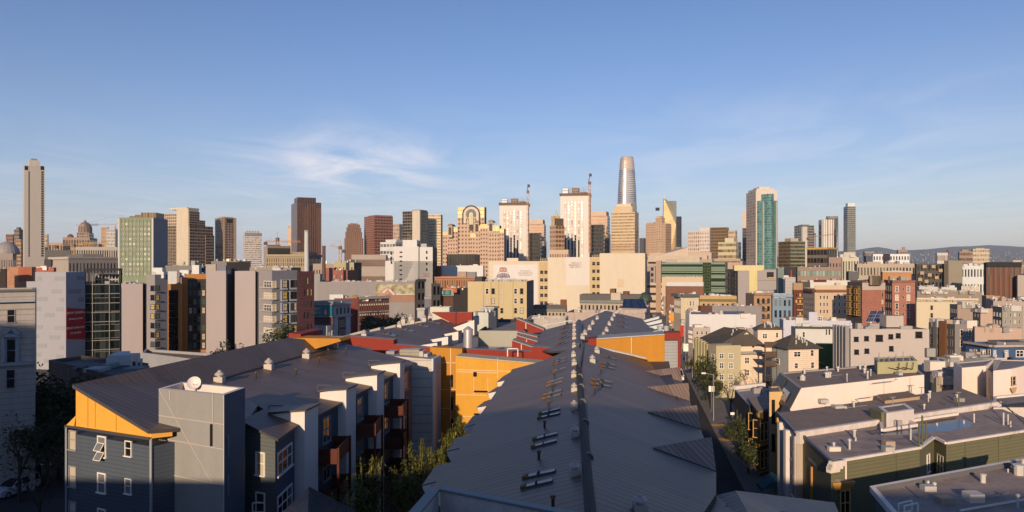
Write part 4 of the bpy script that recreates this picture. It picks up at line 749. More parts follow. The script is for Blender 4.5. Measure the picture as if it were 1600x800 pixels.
K = 14; ar = [q(786.5+10.5*math.cos(math.pi*i/K), 434-7.5*math.sin(math.pi*i/K), .15) for i in range(K+1)]; mb.face(ar, plain('8c7880'))
for i in range(1, K, 2): a = math.pi*i/K; mb.face([q(786.5+(8+s*1.4)*math.cos(a+dd), 434-(5.6+s)*math.sin(a+dd), .2) for s, dd in ((-1.4, -.06), (1, -.06), (1, .06), (-1.4, .06))], plain('d8c8c8'))
for a, b in (((780, 425), (775.5, 433)), ((793, 425), (797.5, 433))): mb.bar(q(*a), q(*b), .12, plain('a88878'))
build('painted_emblem', mb, wall_sign)
t.band('slot_wall', 'L', 409, 480, plain('d8b078'), .012, .83, 1.0)
for i in range(5):
    for x in (843.6, 850.2): t.win('L', x, 422.5+12*i, x+5.6, 427.8+12*i, fr='t', gl='k')
t.roofbox('stair_bulkhead', 790, 808, 403, cr); 
for i in range(6): t.roofbox('roof_post', 843+i*2.6, 844.4+i*2.6, 403.5, plain('c09878'))
t = cream('cream block with small painted lettering near its top, middle step', 856, 938, 402, 325, cr); P = t.plane('L'); plant_text(t.o, P, nn, an, 901, 411, 1.0); t.band('slot_wall', 'L', 403, 470, plain('d8b078'), .012, .80, 1.0)
mb = MB(); patch(mb, P, nn, 884, 401.8, 921, 446, plain('ead0bc', amt=.04), .06); build('painted_panel', mb, t.o)
for i in range(5):
    for x in (925, 932): t.win('L', x, 409+11.8*i, x+5.4, 414.4+11.8*i, fr='t', gl='k')
for i in range(7): t.roofbox('roof_post', 924+i*2.6, 925.4+i*2.6, 397.5, plain('c09878'))
t = cream('tall cream blank wall block left of the narrow street', 937, 1008, 395.5, 315, cr); mb = MB(); P = t.plane('L'); patch(mb, P, nn, 965, 436, 975, 449, plain('e0ba8c'), .05); build('faded_patch', mb, t.o); t.roofbox('stair_bulkhead', 864-0, 866, 393, cr)
# tan block with windows
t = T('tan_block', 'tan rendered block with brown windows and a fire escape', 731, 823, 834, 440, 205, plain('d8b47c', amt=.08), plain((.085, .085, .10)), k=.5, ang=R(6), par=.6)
P = t.plane('L')
for x in (755, 766.5, 778.5, 801, 826): 
    nn = V((-t.dr.x, -t.dr.y, 0)); mb = MB(); 
    if x < 822: patch(mb, P, nn, x, 440, x+1.2, 512, plain('c8a068'), .12); build('pier', mb, t.o)
for x in (758.5, 768, 781.5, 803, 812.5):
    for j in range(4 if x > 775 else 2): t.win('L', x, 450.5+15.2*j, x+5.2, 459+15.2*j, fr=random.choice('tdw'), gl=random.choice('dmnc') if 0 else random.choice('dmcd'))
t.box('roof_railing', 0, .7, .02, .06, 441, 436.5, fac('d8cabc', '8c8880', 14, 1, .8, .7)); t.roofbox('roof_unit', 741, 751, 433, plain((.06, .055, .055)), .1, .5); t.clutter(10, plain('c8b8a8'))
# low blocks before the cream walls
t = T('cornice_row', 'low beige row with slate mansard and brown turret, near side', 834, 884, 886, 479, 235, fac('c0a488', '2c2a2a', 9, 1, .45, .6), top=ROOF, k=.6, ang=R(3), par=.3); t.box('mansard', 0, 1, -.03, .5, 484, 477, plain((.09, .085, .085))); t.band('cornice', 'L', 483, 486, plain('8c8478'), .7); t.roofbox('turret', 875.5, 885, 468.5, plain('8c5430'), -.02, .3); t.clutter(8)
t = T('cornice_row', 'longer beige row with slate mansard before tall blank cream wall', 906, 1010, 1014, 466, 270, fac('c0a488', '2c2a2a', 17, 1, .45, .5), top=ROOF, k=.4, ang=R(3), par=.3); t.box('mansard', .0, 1, -.03, .5, 473, 461, plain((.10, .095, .09))); t.band('cornice', 'L', 470, 474, plain('8c8478'), .9); t.roofbox('turret', 953, 961, 452, plain('8c5430'), -.02, .3); t.roofbox('turret', 973, 982, 456, plain('7c4c30'), 0, .3); t.roofbox('chimney_block', 955, 970, 458, plain('d8b89c'), -.06, .1); t.clutter(14, plain('c8b0a0'))
mb = MB(); q = t.p(t.frac(1008), .05); mb.lathe((q[0], q[1], t.z(470)), [(2.6, 0), (2.5, 1), (2, 2.1), (1.1, 2.9), (.05, 3.2)], plain((.04, .055, .045), .5), 18); build('dome', mb, t.o)
t = T('glazed_roof_hall', 'hall with dark blue glazed sloping roof beside the street', 965, 1010, 1016, 482, 225, plain('c8ac98', amt=.25, scale=1), top=ROOF, k=.5, ang=R(4)); mb = MB(); P = t.plane('L'); 
a, b = P.at(972, 482.5), P.at(1012, 482); c, d = P.at(1008, 469)+V((1, 9, 0)), P.at(976, 469.5)+V((1, 9, 0)); mb.slab([a, b, c, d], .2, fac((.05, .05, .06), '10142c', 6, 1, .95, 1)); mb.f[0] and None
mb.uv[0] = [(0, 0), (1, 0), (1, 1), (0, 1)]; build('glazed_slope', mb, t.o)
T('stained_wall_yard', 'pale stained parapet wall in front of the cornice rows', 884, 1008, 1012, 490, 195, plain('c4a490', amt=.3, scale=.8), k=.25, ang=R(3), par=1.2).clutter(5)
T('stained_wall_yard', 'white stained yard wall with rust marks beside tan block', 822, 884, 888, 499, 170, plain('c8b09c', amt=.35, scale=.8), k=.4, ang=R(3), par=1.0).clutter(4)
# ------------------------------------------------------------------ middle distance, right of the street
CON = plain('d0a88c', amt=.08)
t = T('convention_hall', 'broad blank tan convention hall behind green glass office', 1010, 1160, 1166, 408, 640, plain('c8a084', amt=.06), k=.4, ang=R(3)); t.box('upper_storey', .32, .98, .1, .8, 409, 394, plain('d4ac8c', amt=.05)); t.box('sloped_roof', .35, .97, -.1, .4, 409, 399, plain('d8b494')); t.box('upper_storey', .02, .3, .0, .8, 410, 404, plain('c09a80'))
mb = MB(); P = t.plane('L'); a, b, c = P.at(1012, 404), P.at(1075, 386.5), P.at(1075, 404); 
for q in ((a, c, b),): mb.face(q, plain('dcb898')); mb.face([p+V((0, 40, 0)) for p in q][::-1], plain('dcb898')); mb.face([a, b, b+V((0, 40, 0)), a+V((0, 40, 0))], plain('dcb898'))
build('wedge_roof', mb, t.o)
t = T('green_glass_office', 'long green glass office with dark ribbon windows and white roof plant', 1027, 1133, 1137, 410, 430, fac('7a8468', '2c342c', 2, 6, 1, .45, vary=.3), fac('8c6c50', '2c2822', 2, 5, .5, .8), k=.3, ang=R(3))
t.band('green_bay', 'L', 410, 456, fac('4c5c34', '2c381c', 5, 10, .8, .8, vary=.4), 1.0, .68, .80); t.band('floor_band', 'L', 410, 413, plain('88987c'), .5); t.box('roof_plant', .38, .72, .2, .7, 411, 401.5, plain('d0b294')); t.box('roof_plant', .2, .42, .3, .8, 411, 405, plain('b89c84')); t.box('roof_plant', .72, .9, .3, .8, 411, 404.5, plain('c0a48c'))
for i in range(5): t.band('floor_line', 'L', 417+8*i, 418.3+8*i, plain('8ca080'), .6)
t = T('slotted_garage', 'cream parking garage with long dark slots beside the street', 1004, 1040, 1042, 442, 360, fac('d8b090', '2c2422', 1, 4, 1, .32, vary=.2, rough=.8), k=.4, ang=R(3)); t.box('stair_tower', .2, .42, -.02, .4, None, 407, plain('c09478')); t.box('upper_storey', .45, 1.0, .1, .8, 443, 416, fac('b09484', '3a3432', 2, 3, .4, .6))
t = T('cream_rear_block', 'cream flat block behind the brick warehouse with white parapet', 1034, 1098, 1100, 433, 345, plain('e0b890', amt=.06), k=.4, ang=R(3)); t.clutter(4)
t = T('brick_store', 'brick warehouse with white parapet stripe beside the street', 1040, 1041, 1099, 447, 300, brick('8c5030'), brick('8c5030'), k=.5, ang=R(86), par=.5); t.band('parapet_band', 'R', 440.5, 447, plain('e0ccc0'), .3); t.clutter(2)
t = T('yellow_stripe_block', 'grey block with bright yellow vertical stripe and yellow windows', 1137, 1153, 1213, 421, 320, fac('5c5048', '2a2826', 3, 7, .55, .6), plain('b09a90', amt=.05), k=1.2, ang=R(78), par=.5)
t.band('yellow_stripe', 'R', 422, 476, plain('e8c878'), .25, .29, .50); t.band('yellow_wall', 'R', 414.5, 423, plain('e8c888'), .3, -.1, .62); t.box('yellow_box', -.0, .5, .0, .68, 423, 414.5, plain('e8c888')); 
for i in range(7):
    for v in (.2, .75): q = t.C+t.dl*t.a*v; window(t.o, (q.x-.1, q.y, t.z(431+i*6.6)), math.atan2(-t.dl.y, -t.dl.x), 1.6, 1.5, 'd', 'y')
t.win('R', 1198, 425, 1209, 433, fr='d', gl='d'); t.band('planter', 'R', 433, 434.6, plain('e8a83c'), .4, .78, .97)
for y in (438, 453): t.band('joint', 'R', y, y+.5, plain('7c6e68'), .1, .5, 1)
t = T('cornice_corner_block', 'beige corner block with dark cornice and bay windows on the street', 1053, 1064, 1092, 462, 238, plain('dcb894', amt=.1), plain('e0c09c', amt=.1), k=1.4, ang=R(70), par=.5)
t.band('cornice', 'R', 459.5, 464, plain((.09, .10, .10)), 1.0); t.band('cornice', 'L', 459.5, 464, plain((.12, .12, .12)), 1.0); t.wing('R', .1, .95, 468, 492, 5, 2, .5, .6, gls='lcmy', fr='w'); t.wing('L', .05, .95, 468, 492, 5, 2, .5, .6, fr='w'); t.clutter(7, plain('d8ccc0'), 2)
t = T('orange_tan_block', 'orange tan block with olive cornice band behind grey roof', 1091, 1093, 1151, 462, 262, plain('d09c68', amt=.12), k=.6, ang=R(84), par=.5); t.band('cornice', 'R', 467, 470, plain((.16, .15, .05)), .8); t.wing('R', .05, .95, 473, 482, 7, 1, .55, .8, gls='dmk', fr='t'); t.clutter(7, plain('e0d4c8'))
t = T('grey_flat_block', 'grey flat roofed block with plain side wall and mast', 1105, 1108, 1190, 478, 212, plain('9c8a82', amt=.12), k=.55, ang=R(80), par=.5); t.clutter(8); t.band('joint', 'R', 480, 500, plain('84746c'), .15, .54, .55)
t = T('brick_low_block', 'small brick and cream stepped block along the street', 1071, 1078, 1112, 486, 195, plain('d8b8a0', amt=.15), plain('dcc0aa', amt=.1), k=1, ang=R(70), par=.5); t.box('brick_wall', -.02, .5, .48, 1.02, None, 478, brick((.10, .035, .02))); t.clutter(4)
t = T('white_wall_block', 'long white rendered party wall with blue edged roof', 1073, 1077, 1181, 491, 178, plain('e8d4c8', amt=.05), k=.3, ang=R(80), par=.4); t.box('blue_skylight', .3, .6, .05, .4, 493, 488.5, plain((.03, .05, .12), .5)); t.box('blue_skylight', .4, .7, .55, .85, 493, 487, plain((.03, .05, .12), .5)); t.clutter(3)
T('tan_terrace', 'low tan flat roofs stepping down behind dark hipped roof', 1130, 1135, 1188, 515, 165, plain('bc9c8c', amt=.1), k=.4, ang=R(78), par=.4).clutter(6)
for i, (x0, xc, x1, yt, Y, c, l) in enumerate((
    (1065, 1069, 1078, 500, 205, 'c8a890', 'narrow cream street front with bay, beyond white party wall'), (1045, 1049, 1060, 480, 270, 'b89070', 'narrow tan street front just past cornice corner block'),
    (1034, 1037, 1046, 466, 340, 'c0a490', 'small pale street front at the far end of the street'), (1075, 1083, 1110, 512, 165, 'd0b09c', 'pinkish street front with white cornices beside hipped roof house'))):
    t = T('row_building', l, x0, xc, x1, yt, Y, plain(c, amt=.12), plain(c, amt=.1), k=1.5, par=.4); t.wing('L', .1, .9, yt+4, yt+26, 5, 3, .5, .6, fr='w'); t.wing('R', .1, .9, yt+4, yt+20, 3, 2, .5, .6, fr='w'); t.clutter(2)
t = T('tan_fire_escape_block', 'orange brown block with black fire escape beside blue block', 1165, 1178, 1206, 459, 235, plain('8c6c5c'), plain('c08c64', amt=.12), k=1, ang=R(70), par=.5); t.band('cornice', 'R', 457.5, 461, plain('b0805c'), .6)
t.wing('R', .1, .95, 464, 500, 3, 3, .5, .6, gls='dkm', fr='d'); mb = MB(); P = t.plane('R'); nn = V((-t.dl.x, -t.dl.y, 0))*1.1
for y in (474, 486, 497): a, b = P.at(1184, y), P.at(1197, y); mb.bar(a+nn, b+nn, .06, DK); mb.bar(a+nn+V((0, 0, .9)), b+nn+V((0, 0, .9)), .05, DK); mb.bar(a, a+nn, .05, DK); mb.bar(b, b+nn, .05, DK); mb.bar(a+nn, b+nn+V((0, 0, -2.2)), .06, DK)
build('fire_escape', mb, t.o); t.clutter(5)
BLU = plain((.16, .23, .30), amt=.08)
t = T('blue_block', 'sky blue painted block with cornice and two window rows', 1205, 1207, 1238, 461, 232, BLU, BLU, k=1, ang=R(84), par=.5); t.band('cornice', 'R', 459.5, 463.5, plain((.20, .28, .36)), .8); t.wing('R', .05, .97, 467, 479, 4, 1, .55, .75, gls='dmcl', fr='b'); t.wing('R', .05, .97, 483, 497, 4, 1, .6, .8, gls='dmdl', fr='b'); t.clutter(5)
t = T('dark_red_block', 'dark red block with tan top and balconies beside blue block', 1238, 1240, 1254, 452, 245, plain((.12, .03, .02)), plain((.11, .03, .02)), k=1.2, ang=R(80), par=.4); t.box('penthouse', -.02, .7, -.02, 1.02, 453, 442, plain('b88c60'))
for y in (465, 474, 483, 492): t.band('balcony', 'R', y, y+2, plain('b88c5c'), 1.0, .3, 1.0)
t.wing('R', .1, .95, 456, 495, 2, 4, .5, .5, fr='n', gls='yd')
T('pale_box_block', 'pale grey box block behind dark red and tan block', 1224, 1227, 1243, 433, 290, plain('c8b4a8'), plain('c4b0a4', lines=1.2), k=1).clutter(2)
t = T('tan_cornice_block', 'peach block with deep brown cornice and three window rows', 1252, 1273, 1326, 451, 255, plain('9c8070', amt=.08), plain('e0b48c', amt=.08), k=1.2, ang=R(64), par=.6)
t.band('cornice', 'R', 452.5, 456, plain('a05c3c'), .9); t.band('cornice', 'L', 452.5, 456, plain('6c4c40'), .9); t.band('parapet_wall', 'R', 446, 452.5, plain('e4bc94'), .2, 0, 1); t.box('parapet_crest', -.01, .1, .62, .76, 452, 442, plain('e4bc94'))  # left face and its cornice coloured as the unlit side
for i in range(3):
    for x in (1280.5, 1286, 1291, 1302, 1310, 1318.5): t.win('R', x, 461.5+11*i, x+3, 467+11*i, fr='w', gl='dm'[i % 2])
t.wing('L', .05, .97, 459, 495, 6, 4, .4, .55, fr='g', gls='dm'); t.clutter(6)
# brick pair
BRK = brick('b46448'); BRK_SHADE = brick((.06, .045, .04))  # left faces take a darker brick, shade put into its colour
t = T('brick_bay_building', 'red brick building with yellow trimmed bay windows on dark side', 1324, 1347, 1383, 441, 226, BRK_SHADE, BRK, k=1.3, ang=R(60), par=.5)
t.band('pale_parapet', 'R', 442, 453, plain('c8ac9c', amt=.15), .12)
for u0 in (.12, .62): 
    t.box('window_bay', u0, u0+.26, -.12, .01, 494, 447, plain((.10, .07, .045)), plain((.10, .07, .045)))
    for i in range(4):
        q = t.C+t.dl*t.a*(u0+.13)-t.dr*t.b*.125; window(t.o, (q.x, q.y, t.z(459+11.3*i)), math.atan2(-t.dl.y, -t.dl.x), t.a*.17, 1.5, 'y', 'd'); q = t.C+t.dl*t.a*(u0-.005)-t.dr*t.b*.06; window(t.o, (q.x, q.y, t.z(459+11.3*i)), math.atan2(t.dr.y, t.dr.x), t.b*.09, 1.5, 'y', 'd')
for i in range(4): t.win('R', 1377, 446+11*i, 1380.5, 453+11*i, fr='t', gl='dmc'[i % 3])
for i in range(6): t.box('parapet_block', 0, 1, i/6, i/6+.08, 442, 438.5, plain('8c7464')) if i % 2 else None
t.clutter(10, plain('b09a88'), 2.4); t.roofbox('stair_bulkhead', 1356, 1366, 429, plain('e0b890'), .2, .6); t.roofbox('stair_bulkhead', 1346, 1356, 431, plain((.05, .05, .05)), .3, .7)
t = T('brick_block', 'red brick block with six pale windows on its sunlit side', 1382, 1394, 1430, 438, 222, BRK_SHADE, brick('b8684c'), k=1.2, ang=R(70), par=.5)
for i in range(4):
    for x in (1398.5, 1416.5): t.win('R', x, 447+13.3*i, x+5.4, 456+13.3*i, fr='w', gl='lcm'[i % 3])
    t.win('R', 1409.5, 449+13.3*i, 1413, 453+13.3*i, fr='t', gl='n' if 0 else 'm')
    t.wing('L', .1, .95, 446+13*i, 456+13*i, 3, 1, .35, .8, gls='dm', fr='g')
t.band('corbel', 'R', 438, 441, brick('a45840'), .3); t.clutter(9, plain('b09a88'), 2)
t = T('cream_cornice_hall', 'long cream hall with dentil cornice and shadowed wall panel', 1430, 1432, 1528, 466, 212, plain('e4c49c', amt=.06), plain('e4c49c', amt=.06), k=.6, ang=R(80), par=.7); t.band('cornice', 'R', 465, 468, plain('e8caa4'), .7); t.band('dentils', 'R', 470, 471.2, fac('e4c49c', '6c5844', 40, 1, .5, 1), .1)
for y in (477, 489): t.win('R', 1453.5, y, 1458, y+7, fr='t', gl='d')
t.clutter(10)
t = T('roofscape_block', 'wide low flat roof crowded with pipes behind cream hall', 1430, 1433, 1535, 455, 262, plain('a08470'), k=.8, ang=R(80), par=.5); t.clutter(60, None, 1.4, (.8, 3.4))
t = T('gabled_shed', 'grey shed with pale triangular gable above pipe cluttered roof', 1500, 1502, 1530, 447, 300, plain('8c7a6c'), plain('d8bc9c'), k=1, ang=R(75), par=.3); t.clutter(5)
t = T('white_shed', 'white roofed sheds in a cluster behind red brick block', 1432, 1436, 1466, 448, 285, plain('d0b8a4'), plain('d8c4b4'), k=.8, par=.3); t.clutter(7)
T('white_shed', 'pale low shed with pitched skylight left of gabled shed', 1468, 1471, 1495, 449, 280, plain('d0b8a4'), plain('e0ccba'), k=.8, par=.3).clutter(5)
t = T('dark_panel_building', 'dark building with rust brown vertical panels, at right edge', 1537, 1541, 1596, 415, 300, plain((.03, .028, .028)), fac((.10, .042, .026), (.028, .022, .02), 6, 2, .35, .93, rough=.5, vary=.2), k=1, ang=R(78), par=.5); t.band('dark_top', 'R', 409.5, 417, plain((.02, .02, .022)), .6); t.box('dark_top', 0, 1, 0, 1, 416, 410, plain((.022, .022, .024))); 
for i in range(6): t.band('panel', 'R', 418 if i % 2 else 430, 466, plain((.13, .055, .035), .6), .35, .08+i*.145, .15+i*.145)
t = T('concrete_block', 'pale concrete block wall beside dark panel building, at right edge', 1588, 1590, 1640, 430, 292, plain('c0a490', lines=.9), plain('c4a894', lines=.9), k=.6, ang=R(82)); 
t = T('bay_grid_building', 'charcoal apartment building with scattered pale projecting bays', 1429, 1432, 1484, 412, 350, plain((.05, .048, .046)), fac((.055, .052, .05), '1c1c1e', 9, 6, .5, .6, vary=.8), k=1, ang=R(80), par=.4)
for i, (x, y) in enumerate(((1441, 414), (1455, 414), (1466, 420), (1437, 424), (1449, 427), (1460, 431), (1434, 434), (1444, 437))): t.band('balcony_bay', 'R', y, y+5, plain('c89c70'), 1.2, (x-1432)/52, (x-1426)/52)
t = T('blank_tan_block', 'blank tan slab with a bright narrow edge beside charcoal apartments', 1475, 1482, 1504, 407, 340, plain('c8a078'), plain('a08a70', amt=.08), k=1, ang=R(60), par=.4); 
t = T('white_window_block', 'white low block with even dark square windows before brown towers', 1495, 1497, 1540, 415, 380, plain('d8c8bc'), fac('e0d4c8', '2c2c30', 9, 3, .5, .5), k=.6, ang=R(80), par=.4); t.clutter(8, plain('e0d4c8'), 2)
t = T('orange_band_block', 'orange low block with square dark windows behind brick pair', 1376, 1379, 1424, 425, 300, ORG, fac('d07c24', '2c3438', 6, 1, .45, .7), k=.5, ang=R(80), par=.4); t.band('parapet_rail', 'R', 423.5, 425.5, METALS[1], .3); t.clutter(6)
t = T('beige_long_block', 'long beige block with orange banded windows behind orange block', 1336, 1339, 1430, 412, 380, plain('b89c84'), fac('c4a284', '4c5450', 18, 3, .5, .5), k=.5, ang=R(80), par=.4); t.box('upper_storey', .1, .9, .18, .42, 413, 409, plain('c0a088')); t.clutter(10)
t = T('white_colour_panel_block', 'white modern block with orange and teal coloured window panels', 1362, 1364, 1421, 397, 560, plain('8c8a90'), fac('ece0d8', '6c5a44', 13, 5, .5, .45, vary=.9), k=.5, ang=R(80)); t.band('dark_bay', 'R', 397, 420, fac('2c2438', '1c1826', 3, 6, .7, .6), .6, .28, .47); t.band('orange_accent', 'R', 410, 412.5, plain('d8923c'), .5, .48, .62); t.band('orange_accent', 'R', 410, 412.5, plain('d8923c'), .5, .85, .97)
T('dark_blue_block', 'dark slate block left of the white colour panelled block', 1350, 1353, 1364, 400, 560, plain((.07, .075, .10)), k=.8)
t = T('vertical_slit_block', 'beige block with tall arched window slits near slender tower', 1313, 1316, 1342, 402, 520, plain('b89c84'), fac('d8c0a0', '4c4a38', 6, 1, .5, .8), k=.8, ang=R(75)); t.box('penthouse', .1, .8, .1, .8, 403, 394, plain('d0bcaa')); t.clutter(6, plain('dccabc'), 5, (2, 6))
t = T('brown_long_office', 'long brown office with teal ribbon windows and dark end', 1243, 1246, 1314, 417, 420, plain((.05, .05, .055)), fac('a07c68', '7ca094', 14, 3, .6, .4, vary=.5), k=.5, ang=R(80), par=.4); t.clutter(6)
t = T('dark_sign_block', 'black block with a small red vertical mark on its wall', 1225, 1227, 1244, 417, 410, plain('8c8c84'), plain((.03, .03, .034)), k=.8, ang=R(80), par=.4); t.band('red_mark', 'R', 422, 434, plain((.45, .02, .03)), .2, .5, .6); 
T('green_grey_block', 'grey green flat block between teal tower and black block', 1213, 1215, 1228, 419, 440, plain('7c8a7c'), k=.8, par=.4).clutter(4)
t = T('brown_window_block', 'brown block with square windows below the concrete frame', 1293, 1295, 1315, 402, 470, plain('8c6c5c'), fac('a8806c', '3c3432', 4, 2, .4, .45), k=.8); 
t = T('white_low_long_block', 'long low white block with arched panels and dark red sign band', 1262, 1265, 1328, 438, 300, plain('d8c0ac'), fac('e0ccb8', 'a89684', 10, 1, .7, .6, vary=.2, rough=.8), k=.5, ang=R(80), par=.4); t.band('sign_band', 'R', 437, 440.5, plain((.10, .02, .025)), .3, .1, .42); t.clutter(6)
T('dark_low_block', 'dark low shed between pale box block and white long block', 1243, 1246, 1266, 440, 285, plain((.06, .055, .05)), k=.8, par=.4).clutter(4)
T('grey_tall_block', 'dark grey narrow block left of the brick bay building', 1322, 1326, 1342, 424, 330, plain('5c5450'), plain('6c6460'), k=.8, par=.4).clutter(4)
t = T('brown_tower_block', 'brown mid rise block standing beneath the hills, left of pair', 1497, 1499, 1520, 393, 900, plain('a07c64'), fac('a8826a', '5c4438', 9, 6, .8, .5), k=.8); t.box('penthouse', .2, .8, .2, .7, 394, 390, plain('b08c74'))
t = T('brown_tower_block', 'taller cream mid rise block beneath the hills, right of pair', 1518, 1520, 1546, 389, 900, plain('b89478'), fac('d8b894', '8c7058', 10, 8, .6, .5), k=.8); t.box('penthouse', .2, .8, .2, .7, 390, 387.5, plain('c8a888'))
T('flat_block', 'pale flat block with window rows before the hills', 1462, 1464, 1481, 395, 850, plain('b09884'), fac('d8c4b4', '7c6c60', 8, 3, .6, .5), k=.8)
T('flat_block', 'grey slab block beneath the first hill crest', 1349, 1351, 1366, 393, 900, plain('8c7c74'), fac('9c8a80', '5c5250', 6, 5, .6, .5), k=.8)
t = T('church_block', 'distant brown church block with a pointed tower under hills', 1401, 1403, 1418, 390, 900, plain('8c7468'), fac('a48674', '5c4a42', 6, 4, .5, .5), k=.8); t.box('turret', .2, .6, .5, .8, 391, 386, plain('b08468'))
crane('small distant red crane standing before the hills', 1481.5, 402, 392, 900, 1481, 1483, 392, 391, 'b03c34', 1.6)
t = T('row_houses', 'grey tan bayed row house with small windows, tallest of its row', 1484, 1496, 1521, 476, 165, plain('6c6460', amt=.1), plain('b4927c', amt=.1), k=1.2, par=.4); t.wing('L', .05, .95, 480, 505, 4, 2, .4, .5, fr='g'); t.clutter(6)
t = T('row_houses', 'tan blank end wall of row house beside its grey bays', 1520, 1532, 1551, 482, 150, plain('6c6462', amt=.1), plain('d0a488', amt=.05), k=1, par=.4); t.wing('L', .1, .9, 487, 510, 2, 2, .4, .5, fr='g'); t.clutter(4)
t = T('row_houses', 'grey bayed row house with white framed windows near right edge', 1550, 1566, 1598, 480, 158, plain('6c6664', amt=.1), plain('a89484', amt=.1), k=1, par=.4); t.wing('L', .05, .95, 486, 510, 3, 2, .45, .5, fr='w'); t.wing('R', .05, .95, 486, 508, 4, 2, .35, .5, fr='w'); t.clutter(8)
t = T('row_houses', 'row house roofs with parapets just behind bayed row house', 1540, 1552, 1640, 470, 185, plain('8c7c74', amt=.1), plain('c0a08a', amt=.1), k=.8, par=.4); t.wing('R', .02, .9, 475, 490, 8, 1, .35, .6, fr='g'); t.clutter(22, None, 1.6)
t = T('ochre_cube', 'ochre cube block with one window before dark panel building', 1534, 1541, 1563, 462, 232, plain('8c8078'), plain('c08c54', amt=.06), k=1, par=.4); t.win('R', 1553, 468, 1556, 473, fr='d', gl='d')
t = T('tan_party_wall', 'broad tan blank party wall with a short white streak', 1520, 1523, 1597, 511, 132, plain('8c7464'), plain('d0a488', amt=.05), k=.5, ang=R(80), par=.4); t.band('white_streak', 'R', 514, 515, plain('e8dcd0'), .06, .55, .8); t.clutter(4)
t = T('dark_bay_house', 'dark grey house with brown bay and tall windows', 1451, 1492, 1525, 507, 138, plain((.065, .06, .06), amt=.1), plain('a08e84', amt=.1), k=1.1, ang=R(40), par=.4)
t.box('brown_bay', .3, .55, -.06, .0, None, 503, plain((.16, .07, .03)), plain((.16, .07, .03))); t.box('window_bay', .66, .8, -.05, 0, None, 505, plain((.10, .10, .10))); t.wing('L', .03, .97, 512, 560, 5, 3, .42, .6, gls='dmd', fr='g'); t.wing('R', .1, .9, 512, 545, 2, 2, .35, .6, fr='w'); t.clutter(7)
# blue house
BH = plain((.045, .095, .21), amt=.1, lines=.3)
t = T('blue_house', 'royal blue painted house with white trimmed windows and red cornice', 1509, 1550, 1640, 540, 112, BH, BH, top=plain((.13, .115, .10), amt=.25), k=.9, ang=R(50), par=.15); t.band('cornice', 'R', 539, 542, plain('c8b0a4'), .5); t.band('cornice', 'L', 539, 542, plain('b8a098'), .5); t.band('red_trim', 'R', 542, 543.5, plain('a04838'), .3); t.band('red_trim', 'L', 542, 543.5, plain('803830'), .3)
for x0, x1 in ((1515.5, 1519), (1522, 1526.5), (1532.5, 1540), (1544, 1548)): t.win('L', x0, 545.5, x1, 555, fr='w', gl='dmlc'[int(x0) % 4])
for x0, x1, m_ in ((1552, 1556, 0), (1569, 1575, 0), (1587, 1599, 1)): t.win('R', x0, 547, x1, 557, fr='w', gl='d' if m_ else 'c', mull=m_)
t.box('roof_step', .1, .8, .3, 1, 541, 536, plain('8c7a6c'), plain('8c7a6c'), plain((.13, .115, .10), amt=.25)); t.clutter(3)
# lavender parapet building and white house behind the pink block
LVD = plain('d4c6c8', amt=.08)
t = T('lavender_parapet_block', 'lavender painted parapet building with raised central crest', 1218, 1224, 1330, 500, 172, plain((.27, .28, .38)), LVD, k=.4, ang=R(80), par=1.0, cop=LVD); t.box('crest', -.02, .3, .38, .50, None, 487, LVD, LVD); t.clutter(10); t.win('R', 1276.5, 494, 1285, 501, fr='w', gl='m', mull=2)
t = T('white_flat_house', 'white flat roofed house with paired windows below lavender parapet', 1236, 1243, 1306, 512, 152, plain('a8988c'), plain('e0d0c0', amt=.06), k=.5, ang=R(78), par=.3, cop=plain((.2, .19, .18)))
for x, y in ((1254, 518.5), (1289.5, 515), (1294, 515)): t.win('R', x, y, x+3.6, y+8, fr='w', gl='dm'[int(x) % 2])
t.band('eave', 'R', 510, 512.5, plain((.07, .065, .06)), .6); t.clutter(3); t.box('green_wall', -.4, -.1, .5, .9, None, 535, plain((.05, .09, .03)))
# pink block with square windows, solar panels
PK = plain('d0b4a4', amt=.04)
t = T('pink_square_window_block', 'pale pink block with scattered square black windows and solar panels', 1306, 1329, 1452, 514, 122, plain('8c7c74', amt=.1), PK, k=.7, ang=R(68), par=.5)
P = t.plane('R')
for x0, y0, x1, y1 in ((1334, 526, 1341.5, 533.5), (1350, 524.5, 1357.5, 532.5), (1368, 523, 1379.5, 533), (1388, 521.5, 1395.5, 529.5), (1399.5, 520.5, 1407, 528), (1430, 518, 1441, 527.5), (1334.5, 545.5, 1342, 553.5), (1350.5, 544, 1358, 552), (1389, 540.5, 1396, 548.5)): t.win('R', x0, y0, x1, y1, fr='d', gl='k')
for u in (.08, .3, .5, .72, .9): t.box('slat_fin', u, u+.07, -.05, .0, None, 510+u*2, plain('a89890'), plain('a89890'))
t.box('side_balcony', -.12, 0, .94, 1.05, 556, 543, plain('8c8078'), plain('b0a498')); t.box('stair_bulkhead', .2, .6, .5, .72, 512, 494, plain('cbb0a0', amt=.05)); t.clutter(14, plain('b8a498'))
q = t.plane('R'); mb = MB()
for x in (1361, 1373):
    a, b = q.at(x, 507)+V((2, 6, 0)), q.at(x+11, 507)+V((2, 6, 0)); up = V((2.6, 3.4, 1.7)); pm = fac((.5, .48, .46), (.02, .04, .12), 5, 3, .92, .94, vary=.3, rough=.1); mb = MB(); mb.face([a, b, b+up, a+up], pm, [(0, 0), (1, 0), (1, 1), (0, 1)]); mb.face([a-V((0, 0, .12)), a+up-V((0, 0, .12)), b+up-V((0, 0, .12)), b-V((0, 0, .12))], METALS[0])
    for p in (a+up*.95, b+up*.95): mb.bar(p, (p.x, p.y, t.z1-.5), .06, METALS[0])
    build('solar_array', mb, t.o)
